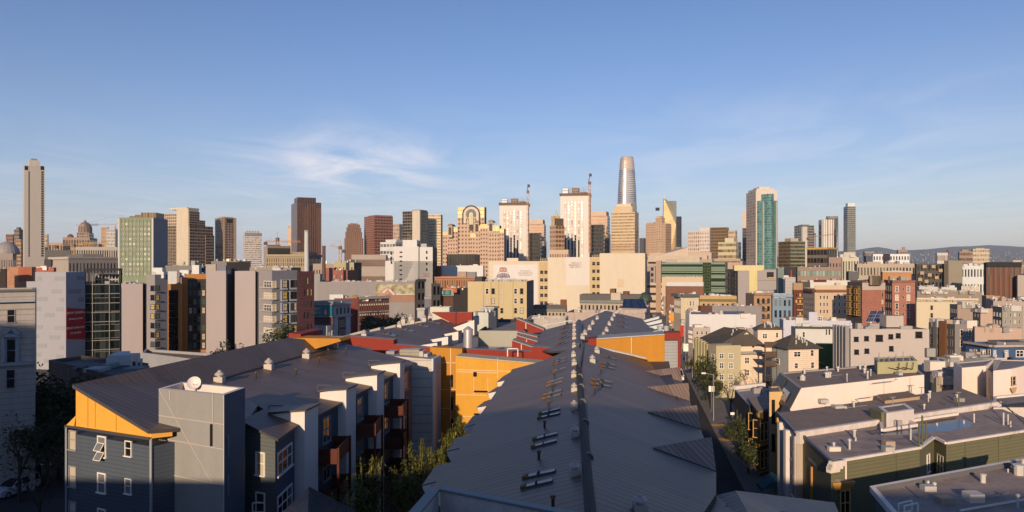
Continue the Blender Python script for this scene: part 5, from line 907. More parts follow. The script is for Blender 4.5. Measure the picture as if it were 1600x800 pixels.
# low service clutter between the pink block and the white walls
for i, (x0, xc, x1, yt, Y, c, l) in enumerate(((1445, 1452, 1476, 572, 100, 'a08c7c', 'small tan rooftop hut behind the pale blank wall roofs'), (1455, 1463, 1483, 590, 92, 'b0987c', 'small beige box hut with a dark door among low roofs'), (1486, 1494, 1504, 584, 94, '8c7c70', 'rounded grey corner of low building beside white wall'), (1466, 1474, 1505, 563, 108, '8c8078', 'grey flat roof with wooden parapet boards and pipes'), (1500, 1506, 1590, 560, 110, '7c746c', 'flat grey brown roof with flues before the blue house'))):
    t = T('low_service_building', l, x0, xc, x1, yt, Y, plain(c, amt=.15), plain(c, amt=.15), k=1, par=.4); t.clutter(5 if i < 3 else 10); t.wing('R', .2, .8, yt+6, yt+18, 2, 1, .4, .6, fr='t')
# hip roofed houses
HIP = plain((.075, .068, .058), .9, amt=.3, scale=1.5)
def hip(B, ya, ov=.5, u=(.35, .65), v=(.5, .5), m=None):
    z = B.z1; za = B.z(ya); e = ov; C_ = [V((*B.p(a, b), z)) for a, b in ((-e/B.a, -e/B.b), (-e/B.a, 1+e/B.b), (1+e/B.a, 1+e/B.b), (1+e/B.a, -e/B.b))]
    r0, r1 = V((*B.p(u[0], v[0]), za)), V((*B.p(u[1], v[1]), za)); mb = MB(); m = m or HIP
    mb.face([C_[0], C_[1], r0], m); mb.face([C_[1], C_[2], r1, r0], m); mb.face([C_[2], C_[3], r1], m); mb.face([C_[3], C_[0], r0, r1], m); mb.face(C_[::-1], plain('c8b8a8')); ob = build('roof', mb, B.o)
    for i in range(9):
        f, g_ = random.uniform(.15, .85), random.uniform(.15, .8); q = C_[0].lerp(C_[1], f).lerp(r0.lerp(r1, .5), g_); mb = MB(); mb.bar(q, q+V((0, 0, .7)), .12, METALS[0], 6); build('vent_pipe', mb, ob)
CRM = plain((.66, .55, .44), amt=.08, lines=.35); TANW = plain('d0b484', amt=.08)
t = T('hip_roof_apartments', 'cream apartment house with big dark hipped roof by the street', 1088, 1120, 1191, 541, 140, plain('c8b48c', amt=.08), CRM, k=2.4, ang=R(66), par=0)
hip(t, 516, .5, (.02, .7), (.66, .5))
mb = MB(); mb.face([(*t.p(.0, .18), t.z1-.1), (*t.p(0, 1), t.z1-.1), (*t.p(0, .66), t.z(520))], CRM); build('gable_wall', mb, t.o)
for x, y in ((1163, 558), (1163, 577), (1180, 599)): t.win('R', x, y, x+8 if y < 590 else x+5, y+(9.5 if y < 590 else 6), fr='w', gl='m', mull=1)
t.win('R', 1174.5, 534.5, 1179, 543, fr='w', gl='d'); t.band('ledge', 'R', 550, 552.5, plain('b8a898'), 1.2)
for i in range(6): t.box('street_bay', .16+.14*i, .24+.14*i, -.08, .02, None, 541-i*1.2, plain('c8b078')); 
t.wing('L', .2, .98, 546, 605, 6, 3, .4, .55, gls='dm', fr='w')
t = T('tan_corner_block', 'tan flat topped corner block in front of hipped roof apartments', 1107, 1119, 1157.5, 540, 131, TANW, TANW, k=1.2, ang=R(66), par=.35, cop=plain((.16, .15, .14)))
for y in (552, 566.5, 584.5, 597): 
    for x in (1123.5, 1138): t.win('R', x, y, x+7.5, y+(7.5 if y < 560 else 8.5), fr='w', gl='lm'[int(x) % 2], mull=1)
    t.win('L', 1112, y+1, 1117, y+9, fr='w', gl='m', mull=1)
t = T('hip_roof_house', 'small white house with dark hipped roof, farther of two', 1177, 1184, 1222, 515, 150, plain('c0b4a4'), CRM, k=1, ang=R(70), par=0); hip(t, 505, .4, (.45, .55), (.35, .6)); t.win('R', 1191, 521, 1199, 528.5, fr='w', gl='m', mull=1); t.win('R', 1212, 519.5, 1216, 527, fr='w', gl='m')
t = T('hip_roof_house', 'white house with dark hipped roof beside brown deck, nearer of two', 1206, 1232, 1279, 545, 126, plain('c8bcac', lines=.35), CRM, k=1.1, ang=R(60), par=0); hip(t, 525, .7, (.5, .6), (.4, .55))
for x0, y0, x1, y1, m_ in ((1240, 549, 1251, 557, 1), (1266, 546.5, 1271.5, 556, 0), (1266.5, 566, 1272, 575, 0), (1241, 567, 1247, 575, 0)): t.win('R', x0, y0, x1, y1, fr='w', gl='md'[m_], mull=m_)
t.win('L', 1212, 560, 1218, 568, fr='w', gl='d')
o = empty('deck_block', (D(1205, 0, 132).x, 133, 0), 'brown timber decks stacked between the two white houses', 'deck'); mb = MB(); m = plain((.09, .06, .045), amt=.3)
a = D(1191, 0, 131).x; b = D(1230, 0, 131).x
for y in (541, 556, 570): z = CZ-(y-HZ)*131/F; mb = MB(); mb.bx((a, 130, z-.15), (b, 134, z), m); build('floor', mb, o); mb = MB(); mb.bx((a, 129.9, z), (b, 130, z+.9), m); build('railing', mb, o)
for x in (a+.1, (a+b)/2, b-.1): mb = MB(); mb.bx((x-.1, 129.7, 0), (x+.1, 129.9, CZ-(538-HZ)*131/F), m); build('post', mb, o)
# ------------------------------------------------------------------ near roofs
def vwall(name, px, Y, th, m, parent, top=None, side=None):             # upright slab: outline in pixels at depth Y, th thick
    A = [D(x, y, Y) for x, y in px]; B = [p+V((th*.16, th, 0)) for p in A]; mb = MB(); n = len(A)
    mb.face(A, m, [(0, 0), (1, 0), (1, 1), (0, 1)] if n == 4 else None); mb.face(B[::-1], m)
    for i in range(n): j = (i+1) % n; mb.face([A[j], A[i], B[i], B[j]], (top or m) if abs(A[j].x-A[i].x) > abs(A[j].z-A[i].z) else (side or m))
    return build(name, mb, parent)
def sheet(name, pts, rdir, m, parent, th=.25, edge=None):               # roof sheet with metre UVs along the ridge direction
    pts = [V(p) for p in pts]; r = V(rdir).normalized(); mb = MB(); o = pts[0]
    def uv(p): q = p-o; return (q.dot(r), (q-r*q.dot(r)).length)
    me_ = bmesh.new(); bmesh_v = [me_.verts.new(p) for p in pts]; f = me_.faces.new(bmesh_v); f.normal_update(); bmesh.ops.triangulate(me_, faces=[f], ngon_method='EAR_CLIP')
    up = f.normal.z if f.is_valid else 1
    for t in me_.faces:
        P = [v.co.copy() for v in t.verts]
        if (P[1]-P[0]).cross(P[2]-P[0]).z < 0: P.reverse()
        mb.face(P, m, [uv(p) for p in P])
    me_.free(); e = edge or EDGE; n = len(pts)
    for i in range(n): j = (i+1) % n; mb.face([pts[i]-V((0, 0, th)), pts[j]-V((0, 0, th)), pts[j], pts[i]], e)
    mb.face([p-V((0, 0, th)) for p in pts], e)
    return build(name, mb, parent)
EDGE = plain((.06, .058, .06), .6); RFM = seam((.140, .094, .068)); RIBM = seam((.24, .17, .132), .42, dark=.75); zero2 = lambda p: V((p.x, p.y, 0))
WF2 = plain((.62, .56, .52), .8); WFIN = plain((.66, .60, .56), .8, amt=.06); VENTM = plain((.40, .37, .34), .5, .1, amt=.1)
def vent(pl, x, y, s, parent, off=0):
    q = pl.at(x, y) if pl else off; o = None; mb = MB(); mb.bx((q.x-.27*s, q.y-.27*s, q.z-.3*s), (q.x+.27*s, q.y+.27*s, q.z+.34*s), VENTM); o = build('roof_vent', mb, parent)
    mb = MB(); mb.lathe((q.x, q.y, q.z+.34*s), [(.15*s, 0), (.15*s, .1*s), (.30*s, .1*s), (.30*s, .15*s), (.2*s, .27*s), (.12*s, .30*s), (.12*s, .36*s), (.02, .42*s)], VENTM, 14); build('cap', mb, o)
SKYM = glass((.10, .115, .14), .3); ENDM = plain((.14, .07, .025), .7)
def skylight(pl, a, b, parent, wd=.2):
    p, q = pl.at(*a), pl.at(*b); d = (q-p).normalized(); n = pl.n if pl.n.z > 0 else -pl.n; s = n.cross(d)*wd; mb = MB()
    for lo, hi, m in ((0, 1, EDGE),):
        A = [p-s, q-s, q+s, p+s]; T_ = [v+n*.1 for v in A]; mb.face(T_, SKYM)
        for i in range(4): j = (i+1) % 4; mb.face([A[i], A[j], T_[j], T_[i]], EDGE)
    o = build('skylight', mb, parent); mb = MB()
    A = [p-s*1.05-d*.12, p-s*1.05+d*.14, p+s*1.05+d*.14, p+s*1.05-d*.12]; T_ = [v+n*.14 for v in A]; mb.face(T_, ENDM)
    for i in range(4): j = (i+1) % 4; mb.face([A[i], A[j], T_[j], T_[i]], ENDM)
    build('end_flashing', mb, o)
    mb = MB(); c = p.lerp(q, .45); mb.bar(c-s*1.1+n*.14, c+s*1.1+n*.14, .05, DK); build('latch', mb, o)
def stub(pl, x, y, h, parent): q = pl.at(x, y); mb = MB(); mb.bar(q-V((0, 0, .1)), q+V((0, 0, h)), .07, DK, 6); mb.bar(q+V((0, 0, h)), q+V((0, 0, h+.12)), .11, ENDM, 6); build('vent_pipe', mb, parent)

# central long roof
B = empty('long_roof_building', (4, 60, 0), 'long grey standing seam roof running away from the viewer', 'building')
R0, R1 = U(928, 800, 9.5), U(913, 536, 9.5); rd_ = (R1-R0).normalized(); Rn = R0-rd_*8
PLf, PRt = Pl(R0, R1, U(659, 758, 12)), Pl(R0, R1, U(1119, 737, 12))
if PLf.n.z < 0: PLf.n = -PLf.n
if PRt.n.z < 0: PRt.n = -PRt.n
lb = [(848, 564), (800, 577), (797, 582), (786, 588), (776, 597), (789, 594), (783, 603), (776, 605), (762, 614), (776, 611), (767, 624), (757, 627), (745, 636), (761, 633.5), (750, 648), (739, 650), (725, 668), (743, 662), (732, 679), (713, 684), (697.5, 705), (718.5, 700), (705, 722), (680, 728), (659.5, 758), (682, 752), (667, 776), (700, 800), (720, 840)]
sheet('roof', [Rn, R1]+[PLf.at(*p) for p in lb], rd_, RFM, B)
rb = [(932, 541), (1012, 559), (1058, 574), (1063, 590), (1066, 597), (1070, 612), (1078, 627), (1083, 645), (1095, 671), (1103, 692), (1119, 737), (1119, 772), (1100, 800), (1060, 850), (960, 880)]
sheet('roof', [Rn]+[PRt.at(*p) for p in rb[::-1]]+[R1], rd_, RFM, B)
for (t, c, b) in (((776, 597), (789, 594), (783, 603)), ((762, 614), (776, 611), (767, 624)), ((745, 636), (761, 633.5), (750, 648)), ((725, 668), (743, 662), (732, 679)), ((697.5, 705), (718.5, 700), (705, 722)), ((659.5, 758), (682, 752), (667, 776))):
    t_, c_, b_ = PLf.at(*t), PLf.at(*c), PLf.at(*b); dz = V((0, 0, .06)); mb = MB(); lo = V((0, -.15, -1.4)); VW = Wp(zero2(t_), zero2(c_)); q = [t_, c_, VW.at(b[0]+1, b[1]+1), VW.at(t[0]+2, t[1]+6)]; q = [v+V((.02, -.12, -.03)) for v in q]
    mb.face(q, WF2); mb.face([p+V((0, .5, 0)) for p in q][::-1], WF2); build('eave_fascia', mb, B)
gab = [((1006, 559), (1057, 554), (1058, 574)), ((1008, 581), (1062, 574), (1066, 597)), ((1010, 606), (1076, 599), (1078, 627)), ((1012, 645), (1089, 634), (1095, 671)), ((1020, 701), (1112, 684), (1119, 737))]
for l, t, b in gab:
    l_, b_ = PRt.at(*l), PRt.at(*b); t_ = U(t[0], t[1], CZ-l_.z); h = l_.lerp(t_, .02); far = t_+(t_-b_); far.z = b_.z; e = (b_-l_)
    l2 = V((l_.x, l_.y, l_.z+.03)); up = V((0, 0, .05))
    sheet('cross_gable', [l2+up, b_+up, t_+up], (t_-l_), RIBM, B, .2); sheet('cross_gable', [l2+up, t_+up, far+up], (t_-l_), RIBM, B, .2)
    mb = MB(); o_ = V((-.25, 0, 0)); a, c, d = b_+o_-V((0, 0, .2)), far+o_-V((0, 0, .2)), t_+o_-V((0, 0, .2)); k = V((0, 0, -2.2)); mb.face([a, c, d], WFIN); mb.face([a+k, c+k, c, a], WFIN); a2 = a+V((-.45, -.06, 0)); mb.face([a2+k, a+k, a, a2], WFIN); build('gable_end', mb, B)
a, b, c, d = U(1120, 773, 12), U(1149, 767, 11.6), U(1195, 850, 11.2), U(1050, 870, 11.2); sheet('cross_gable', [d, c, b, a], b-c, RFM, B)
e_ = U(1304, 785, 14.2); f_ = U(1330, 850, 14.2); sheet('cross_gable', [c+V((0, 0, .02)), f_, e_, b+V((0, 0, .02))], b-c, RIBM, B)
mb = MB(); mb.bar(R0-rd_*6+V((-.05, 0, .02)), U(905, 572, 9.55)+V((-.1, 0, -.05)), .24, plain((.035, .033, .034), .75), 10); build('ridge_cap', mb, B)
mb = MB(); mb.bar(U(905.5, 573, 9.45), R1+V((0, 0, .02)), .12, EDGE, 6); build('ridge_flashing', mb, B)
for y in (588, 604, 628, 661, 715): q = U(905+(y-572)*.101, y, 9.5); mb = MB(); mb.bar(q-rd_*.18, q+rd_*.18, .262, plain((.09, .088, .088), .6), 10); build('ridge_collar', mb, B)
for x, y in ((898, 742), (898, 682), (897, 640), (897, 611), (896.5, 589), (897, 570), (896, 557)): vent(PLf, x, y, .86, B)
for x, y in ((925.5, 566), (932.5, 551), (1000, 800)): vent(PRt, x, y, 1.0, B)
for a, b in (((821, 747), (868, 737)), ((818, 763), (864, 752)), ((835.5, 687.5), (871, 678.5)), ((833, 699.5), (870, 689.5)), ((844.5, 647.5), (875.5, 639.5)), ((843, 654), (875, 646.7)), ((853, 616), (878, 610)), ((850.5, 622.5), (877, 617)), ((856, 598), (881, 591)), ((855, 603), (879, 596.5)), ((864, 581), (884, 575)), ((867, 566), (885, 560)), ((866, 570), (884, 564))): skylight(PLf, a, b, B)
for a, b in (((928, 593.5), (955, 598.5)), ((926, 600), (953, 605)), ((940, 567.5), (961, 572)), ((938.5, 572), (959, 577)), ((942, 557), (962, 562))): skylight(PRt, a, b, B)
for x, y in ((864, 792), (842, 718), (851, 669), (857, 634), (863, 607), (866, 588)): stub(PLf, x, y, .35, B)
for x, y in ((929.5, 615), (939, 584), (939, 607)): stub(PRt, x, y, .45, B)
mb = MB(); L_ = [PLf.at(*p) for p in ((659, 758), (697, 706), (724, 667), (744, 637), (760, 614), (775, 597), (800, 580))]; Rr = [PRt.at(*g[2]) for g in gab]
poly = [(p.x+2.6, p.y) for p in L_][::-1]+[(L_[0].x+2.6, 24), (Rr[-1].x-1.2, 24)]+[(p.x-1.2, p.y) for p in Rr[::-1]]
mb.block(poly, 0, CZ-12.3, [plain((.16, .17, .19), lines=.3)], EDGE); build('wall', mb, B)
vwall('coping', [(934, 541), (1010, 558.5), (1010, 561), (934, 544)], 89.5, .3, plain('c0b4ac'), B)
# roof well with pale parapet at the bottom edge
B = empty('parapet_roof', (0, 28, 0), 'pale parapet corner with grey coping at the bottom edge', 'building'); d = 8.9
Pc, Pe, Pw = U(687, 764, d), U(900, 806, d), U(650, 808, d); COP = plain((.17, .19, .21), .5, amt=.1); INN = plain((.48, .44, .42), .8, amt=.3, scale=1.2)
def ledge(a, b, wd, side):
    t = (b-a); t.z = 0; t.normalize(); n = V((-t.y, t.x, 0))*side*wd; mb = MB(); mb.slab([a, b, b+n, a+n] if side > 0 else [a+n, b+n, b, a], .1, COP); build('coping', mb, B)
    mb = MB(); k = V((0, 0, -1.3)); c = V((0, 0, -.1)); m_ = n*.12; mb.face([a+c+m_, b+c+m_, b+k+m_, a+k+m_], INN); mb.face([a+c+n*.9, b+c+n*.9, b+k*1.8+n*.9, a+k*1.8+n*.9], INN); build('parapet', mb, B)
ledge(Pc, Pe, .42, 1); ledge(Pw, Pc, .42, 1)
mb = MB(); z = -1.25; mb.slab([Pw+V((0, 0, z)), Pw+V((8, -3, z)), Pe+V((0, 0, z)), Pc+V((0, 0, z))], .2, plain((.20, .19, .185), .9, amt=.2)); build('roof_deck', mb, B); mb = MB(); q = Pc.lerp(Pe, .35)+V((-.5, -2.2, z)); mb.bar(q, q+V((0, 0, .3)), .1, METALS[0], 8); build('vent_pipe', mb, B)

# far pair of roofs behind, with orange end wall and red portal
RED = plain((.22, .026, .016), .75, amt=.16); ORW = plain((.42, .19, .022), .75, amt=.15); YEL = plain((.56, .29, .035), .75, amt=.15); JOINT = plain((.62, .50, .34), .7)
B = empty('far_roof_building', (14, 115, 0), 'farther twin ridged grey roof with orange end wall and red frame', 'building')
F0, F1 = U(908, 531, 9.5), U(946, 485, 9.5); PR2 = Pl(F0, F1, U(1038, 523, 12)); 
if PR2.n.z < 0: PR2.n = -PR2.n
sheet('roof', [F0]+[PR2.at(*p) for p in ((932, 531), (1038, 524), (1024, 515), (1008, 505), (1004, 498))]+[F1], F1-F0, RFM, B)
PL2 = Pl(F0, F1, U(905, 503, 10.9)); PL2.n = PL2.n if PL2.n.z > 0 else -PL2.n
sheet('roof', [F0, F1]+[PL2.at(*p) for p in ((905, 503), (905, 540))], F1-F0, RFM, B)
G0, G1 = U(904.5, 546, 10), U(903, 502, 10); PL3 = Pl(G0, G1, U(850, 516, 11.8)); PL3.n = PL3.n if PL3.n.z > 0 else -PL3.n
sheet('roof', [G0, G1]+[PL3.at(*p) for p in ((852, 515), (840, 526), (838, 534), (832, 541), (836, 546), (860, 549))], G1-G0, RFM, B)
mb = MB(); mb.bar(U(905.3, 541, 9.9), U(905, 503, 9.9), .45, plain((.05, .05, .055), .5), 8); build('ridge_cap', mb, B)
for y in (543, 530, 523.5, 517, 509.5, 504.5): vent(PL3, 897, y, .95, B)
for x, y in ((940, 488), (933, 499), (926, 507), (921, 515), (914, 523), (910, 529)): vent(PL2, x, y, .95, B)
for x, y in ((961.5, 489.5), (959, 494), (956, 500.5), (951.6, 508), (947.5, 517.5), (943, 526)): vent(PR2, x, y, .95, B)
for x, y in ((967, 495), (968, 503), (967, 511), (963, 522)): skylight(PR2, (x, y), (x+12, y+2.2), B, .6)
for x, y in ((884, 508), (880, 514), (879, 521), (877, 529), (874, 538)): skylight(PL3, (x, y), (x+11, y-2.2), B, .6)
for (x0, y0, x1, y1, yb, Y) in ((1006, 500.5, 1030, 494, 503, 148), (1007, 506, 1034, 499, 509, 140), (1008, 512, 1036, 506, 517, 133), (1012, 519, 1040, 514, 523, 126)): vwall('gable_fin', [(x0, y0), (x0+4, y0+4), (x1, yb+3), (x1, y1)], Y, 3.0, plain('e0d4ca'), B, RFM)
for (x0, y0, x1, y1, yb, Y) in ((807, 498, 850, 515.5, 518, 132), (808, 519, 840, 527, 531, 119), (808, 524.5, 840, 534, 541, 112), (800, 532, 832, 542.5, 549, 102)): 
    vwall('gable_fin', [(x0, y0), (x0, yb+6), (x1, yb), (x1, y1)], Y, 2.2, RED, B, EDGE); vwall('fin_capping', [(x0, y0-1), (x0, y0+.6), (x1, y1+.6), (x1, y1-1)], Y-.15, 2.6, plain((.3, .26, .24)), B); vwall('joint', [(x0+14, y0+6), (x0+14, yb+3), (x0+15.3, yb+3), (x0+15.3, y0+6.2)], Y-.1, .05, JOINT, B)
vwall('end_wall', [(932, 529.5), (932, 575), (1038.5, 575), (1038.5, 522.5)], 92.5, 5, ORW, B, plain('b0a498')); vwall('joint', [(986, 527), (986, 557), (987, 557), (987, 527)], 92.4, .1, JOINT, B)
vwall('coping', [(932, 528.8), (932, 530.2), (1038.5, 523.2), (1038.5, 521.8)], 92.3, .5, plain('c8bcb0'), B)
vwall('side_wall', [(904, 545), (904, 575), (932, 575), (932, 529), (907, 531)], 93.5, 3, RED, B)
for px in ([(1038.5, 520), (1038.5, 531.5), (1063.5, 531), (1063.5, 519.5)], [(1059.5, 531), (1059.5, 640), (1063.5, 640), (1063.5, 531)]): vwall('portal_frame', px, 92.2, 2.4, RED, B)
vwall('portal_panel', [(1038.5, 531.5), (1038.5, 640), (1059.5, 640), (1059.5, 531.2)], 92.8, 1.4, plain('b4aaa4', lines=.4), B)
q = U(1031, 521, 11.0); mb = MB()
for i in (0, 1.0): mb.bar(q+V((i, 0, -1)), q+V((i, 0, 1.2)), .42, plain('c8c0b8', .4, .3), 10)
build('flue_pair', mb, B)
mb = MB(); P0 = [V((*D(x, 0, Y)[:2], 0)) for x, Y in ((905, 99), (1038, 99), (1034, 125), (1006, 150), (950, 150), (850, 133), (808, 133), (802, 100))]; mb.block([(p.x, p.y) for p in P0], 0, CZ-12.6, [plain((.4, .37, .35))], EDGE); build('wall', mb, B)
vwall('coping', [(848, 507), (850, 508.5), (902, 500), (902, 498.5)], 134, .6, plain('d8ccc0'), B)
# link building: red parapets, orange and yellow walls
B = empty('link_building', (-6, 97, 0), 'yellow and orange walled wing with long dark red parapet', 'building')
for px in ([(536, 524.5), (536, 620), (615, 620), (615, 531)], [(615, 538), (615, 620), (672, 620), (672, 544)], [(672, 544), (672, 620), (831, 620), (831, 549.5)], [(831, 542), (831, 620), (905, 620), (905, 546.5)]): vwall('red_parapet', px, 97, 1.6, RED, B, plain((.3, .26, .24)))
vwall('orange_wall', [(672, 542.5), (672, 735), (722, 735), (722, 545)], 95, 1.8, ORW, B); 
vwall('yellow_wall', [(712, 557.5), (712, 730), (870, 735), (870, 571)], 92, 2.8, YEL, B, plain('d8b484'), YEL)
for px in ([(703.5, 544), (703.5, 700), (704.6, 700), (704.6, 544)], [(676, 566), (676, 567), (712, 567.5), (712, 566.5)], [(676, 608), (676, 608.9), (712, 608.9), (712, 608)], [(676, 638), (676, 638.9), (712, 638.9), (712, 638)]): vwall('joint', px, 94.95, .04, JOINT, B)
for px in ([(713, 577), (713, 578), (800, 581), (800, 580)], [(713, 580.5), (713, 581.4), (777, 583.4), (777, 582.5)], [(777, 560), (777, 591), (778, 591), (778, 560)], [(740, 581), (740, 617), (740.8, 617), (740.8, 581)], [(713, 616.3), (713, 617.2), (764, 618.2), (764, 617.3)], [(762, 590), (762, 618), (762.8, 618), (762.8, 590)], [(713, 650), (713, 650.8), (750, 651.6), (750, 650.8)]): vwall('joint', px, 91.95, .04, JOINT, B)
for px, Y in (([(739.5, 581.5), (739.5, 588.5), (744.8, 588.5), (744.8, 581.5)], 91.9), ([(740.5, 610.3), (740.5, 613), (762, 613.4), (762, 610.7)], 91.9), ([(740.5, 646), (740.5, 649), (750, 649), (750, 646)], 91.9), ([(704.8, 585.5), (704.8, 605), (707.6, 605), (707.6, 585.5)], 94.9), ([(704.8, 620.5), (704.8, 640), (707.6, 640), (707.6, 620.5)], 94.9), ([(704.8, 655), (704.8, 672), (707.6, 672), (707.6, 655)], 94.9)): vwall('slit_window', px, Y, .06, GL['k'], B)
vwall('coping', [(712, 556.2), (712, 558), (870, 571.5), (870, 569.7)], 91.8, 3.1, plain('d8b890'), B); 
vwall('end_wall', [(597, 555), (597, 735), (676, 740), (676, 561.5)], 90, 3.5, plain((.50, .46, .42), amt=.15, lines=1.1), B, plain('a49c96')); vwall('corner_trim', [(674.6, 560), (674.6, 740), (677, 740), (677, 561)], 89.9, 3.7, plain('e0d8d0'), B)
for x0, x1, y0, y1, m in ((624.5, 655, 546, 562, plain('b09c80', lines=.35)), (655, 661, 549, 562, METALS[1]), (603, 616, 549, 559, METALS[3]), (662, 668, 553, 562, METALS[1])): vwall('roof_unit', [(x0, y0), (x0, y1), (x1, y1), (x1, y0)], 91.5, 1.6, m, B, METALS[1])
mb = MB(); a, b = D(793, 557, 94), D(809, 557, 94)
for p, q in ((a, a+V((0, 0, 1))), (b, b+V((0, 0, 1))), (a+V((0, 0, 1)), b+V((0, 0, 1)))): mb.bar(p, q, .09, METALS[0])
build('hatch_rail', mb, B)
# second roof at left behind the red parapet
B = empty('sawtooth_roof_building', (-14, 118, 0), 'grey seam roof with white sawtooth fins and metal tank', 'building')
H0, H1 = U(548, 524, 10), U(690, 498, 10); PS = Pl(H0, H1, U(683, 538, 11.9)); PS.n = PS.n if PS.n.z > 0 else -PS.n
sheet('roof', [H0]+[PS.at(*p) for p in ((560, 541), (640, 553), (683, 539), (672, 532), (701, 528), (688, 524), (717, 519), (708, 512), (734, 509), (712, 508))]+[H1], H1-H0, RFM, B)
for (x0, y0, x1, y1, x2, y2, yb, Y) in ((655, 540, 683, 535.5, 687, 535, 546, 105), (669.5, 531.5, 700, 526, 704, 525, 545, 111), (687, 523.5, 716, 518, 719.5, 517.5, 541, 118), (708, 512, 741, 500, 746, 498.5, 524, 126)): vwall('gable_fin', [(x0, y0), (x0+6, y0+5), (x1, yb), (x1, y1)], Y, 2.6, WFIN, B, RFM, plain((.34, .32, .31)))  # right ends of the fins coloured darker, as in shade
for i, (x, y) in enumerate(((624, 511), (644.5, 504.5), (663, 500.5), (630, 503), (642, 499), (672, 497.5), (569, 526))): vent(PS, x, y, 1.3, B)
for x, y in ((601, 521), (629, 514), (652, 507), (671, 502)): skylight(PS, (x, y), (x+18, y+4), B, .7)
for i in range(5): x = 556+i*24; vwall('gable_fin', [(x-10, 522-i*4.2), (x-10, 530-i*4), (x+14, 526-i*4), (x+14, 515.5-i*4.2)], 108+i*6.2, 2, plain('c0ac9c'), B)
q = U(731.5, 545, 12.2); mb = MB(); r = 7.4*q.y/F; h = 29*q.y/F; mb.lathe(q, [(r, 0), (r, h), (r*1.08, h), (r*1.08, h+.12), (.05, h+.62)], plain((.52, .52, .54), .35, .6), 24); build('tank', mb, B)
vwall('chimney_block', [(652, 484), (652, 500), (663, 500), (663, 482)], 130, 2.6, plain('c4b4a8'), B, METALS[1], METALS[3]); vwall('capping', [(651, 481.5), (651, 484), (664, 484), (664, 481.5)], 129.7, 3.2, METALS[1], B)
for px in ([(674, 488), (692, 498), (712, 507.5), (712, 488)], [(713.5, 488), (713.5, 507), (737.5, 499.5), (737.5, 488)]): vwall('red_wall', px, 133, 1.2, RED, B, plain('c8b4a8'))
vwall('red_wall', [(712, 488), (712, 507), (713.5, 507), (713.5, 488)], 133.1, .9, DK, B)
mb = MB(); mb.block([(D(x, 0, Y).x, Y) for x, Y in ((540, 99.5), (745, 99.5), (748, 134), (560, 134))], 0, CZ-12.7, [plain((.4, .37, .35))], plain((.25, .23, .22))); build('wall', mb, B)
T('white_bulkhead_house', 'white stepped bulkhead block behind the red panels', 737, 763, 776, 488.5, 137, plain('d8ccb8'), plain('8c8884'), k=1, ang=R(25)).clutter(4, plain('8c8074'), 1.3)
t = T('grey_lift_tower', 'grey lift tower with flat cap in front of tan block', 754, 771, 778, 481, 142, plain('9c9ca4'), plain('6c6c74'), k=1); t.box('cap', -.1, 1.1, -.1, 1.1, 482, 479.5, METALS[1])
T('cream_hall', 'pale low hall with cream roof behind the red panels', 672, 702, 708, 480, 150, plain('e0d0b0'), k=.8, par=.3).clutter(5, plain('c8b8a4'), 1)
o = T('flat_roof_yard', 'low flat roofed hall with pale side wall before tan block', 748, 820, 834, 517, 128, plain('b8a890', amt=.08), k=.6, ang=R(4), par=.6, cop=DK); o.box('front_roof', -.02, 1.1, -1.0, -.04, None, 541, plain('d0c4b8'), plain('c0b4a8'), plain('c4bab0'))

# ------------------------------------------------------------------ blue and yellow corner building, left
B = empty('corner_apartment', (-22, 60, 0), 'blue sided apartment building with yellow gable, grey seam roof and white fins', 'building')
SID = plain((.07, .09, .12), .75, amt=.1, lines=.26); SIDG = plain((.10, .115, .12), .75, amt=.1, lines=.26); YGB = plain((.66, .335, .05), .75, amt=.13)
W0, W1 = U(105, 665, 10.8), U(237, 685, 10.8); WP = Wp(W0, W1); nn = V((WP.d.y, -WP.d.x, 0)); gl_ = [WP.at(x, y) for x, y in ((118.5, 600), (237, 671))]; gy_ = [p-V((0, 0, .2)) for p in gl_]; 
L1 = gl_[0]; Lb = U(451, 527.5, CZ-L1.z+.0); Fn = gl_[1]; Fa = U(345, 593, 9.8); Fb = U(541, 537, 9.8); E0, E1, E2 = U(383, 640, 10.7), U(460, 665, 11.5), U(573, 600, 11.5); Eb = U(640, 563, 11.5)
zero = lambda p: V((p.x, p.y, 0))
mb = MB(); back = [Lb, Eb]; poly = [W0, W1, U(383, 660, 10.5)+V((-.3, 2, 0)), E1+V((-1.6, 2.5, 0)), E2+V((-1.6, 0, 0)), Eb+V((-1.6, 0, 0)), Lb+V((-2, 0, 0))]
mb.block([(p.x, p.y) for p in poly], 0, CZ-11.3, [SID], EDGE); build('wall', mb, B)
mb = MB(); b0, b1 = WP.at(118.5, 667), WP.at(237, 685); th = V((-nn.x, -nn.y, 0))*.4
mb.face([b0+V((0, 0, .0)), b1, gy_[1], gy_[0]], YGB); mb.face([gy_[0], gy_[0]+th, b0+th, b0], YGB); mb.face([W0+nn*.12, b0+nn*.12, b0+V((0, 0, .75)), W0+th+V((0, 0, .25))], YGB); mb.face([b0+nn*.12, b1+nn*.12, b1+V((0, 0, .12)), b0+V((0, 0, .12))], YGB)
q = b1+V((1.0, .6, 0)); mb.face([b1, q, q+V((0, 0, gy_[1].z-b1.z)), gy_[1]], YGB); build('yellow_gable', mb, B)
mb = MB(); mb.bar(W0+nn*.13, W1+nn*.13, .1, EDGE); build('trim', mb, B); mb = MB(); mb.bar(zero(W0)+nn*.05, W0+nn*.05, .09, plain((.2, .23, .27))); build('corner_trim', mb, B); mb = MB(); mb.bar(zero(W1)+nn*.05, W1+nn*.05, .09, plain((.28, .30, .33))); build('corner_trim', mb, B)
for f in (.17, .27, .55):
    a = b0.lerp(b1, f); u = gl_[0].lerp(gl_[1], f); mb = MB(); mb.bar(a+nn*.02, u+nn*.02-V((0, 0, .1)), .03, plain((.55, .27, .03))); build('joint', mb, B)
rdir = Fb-Fa
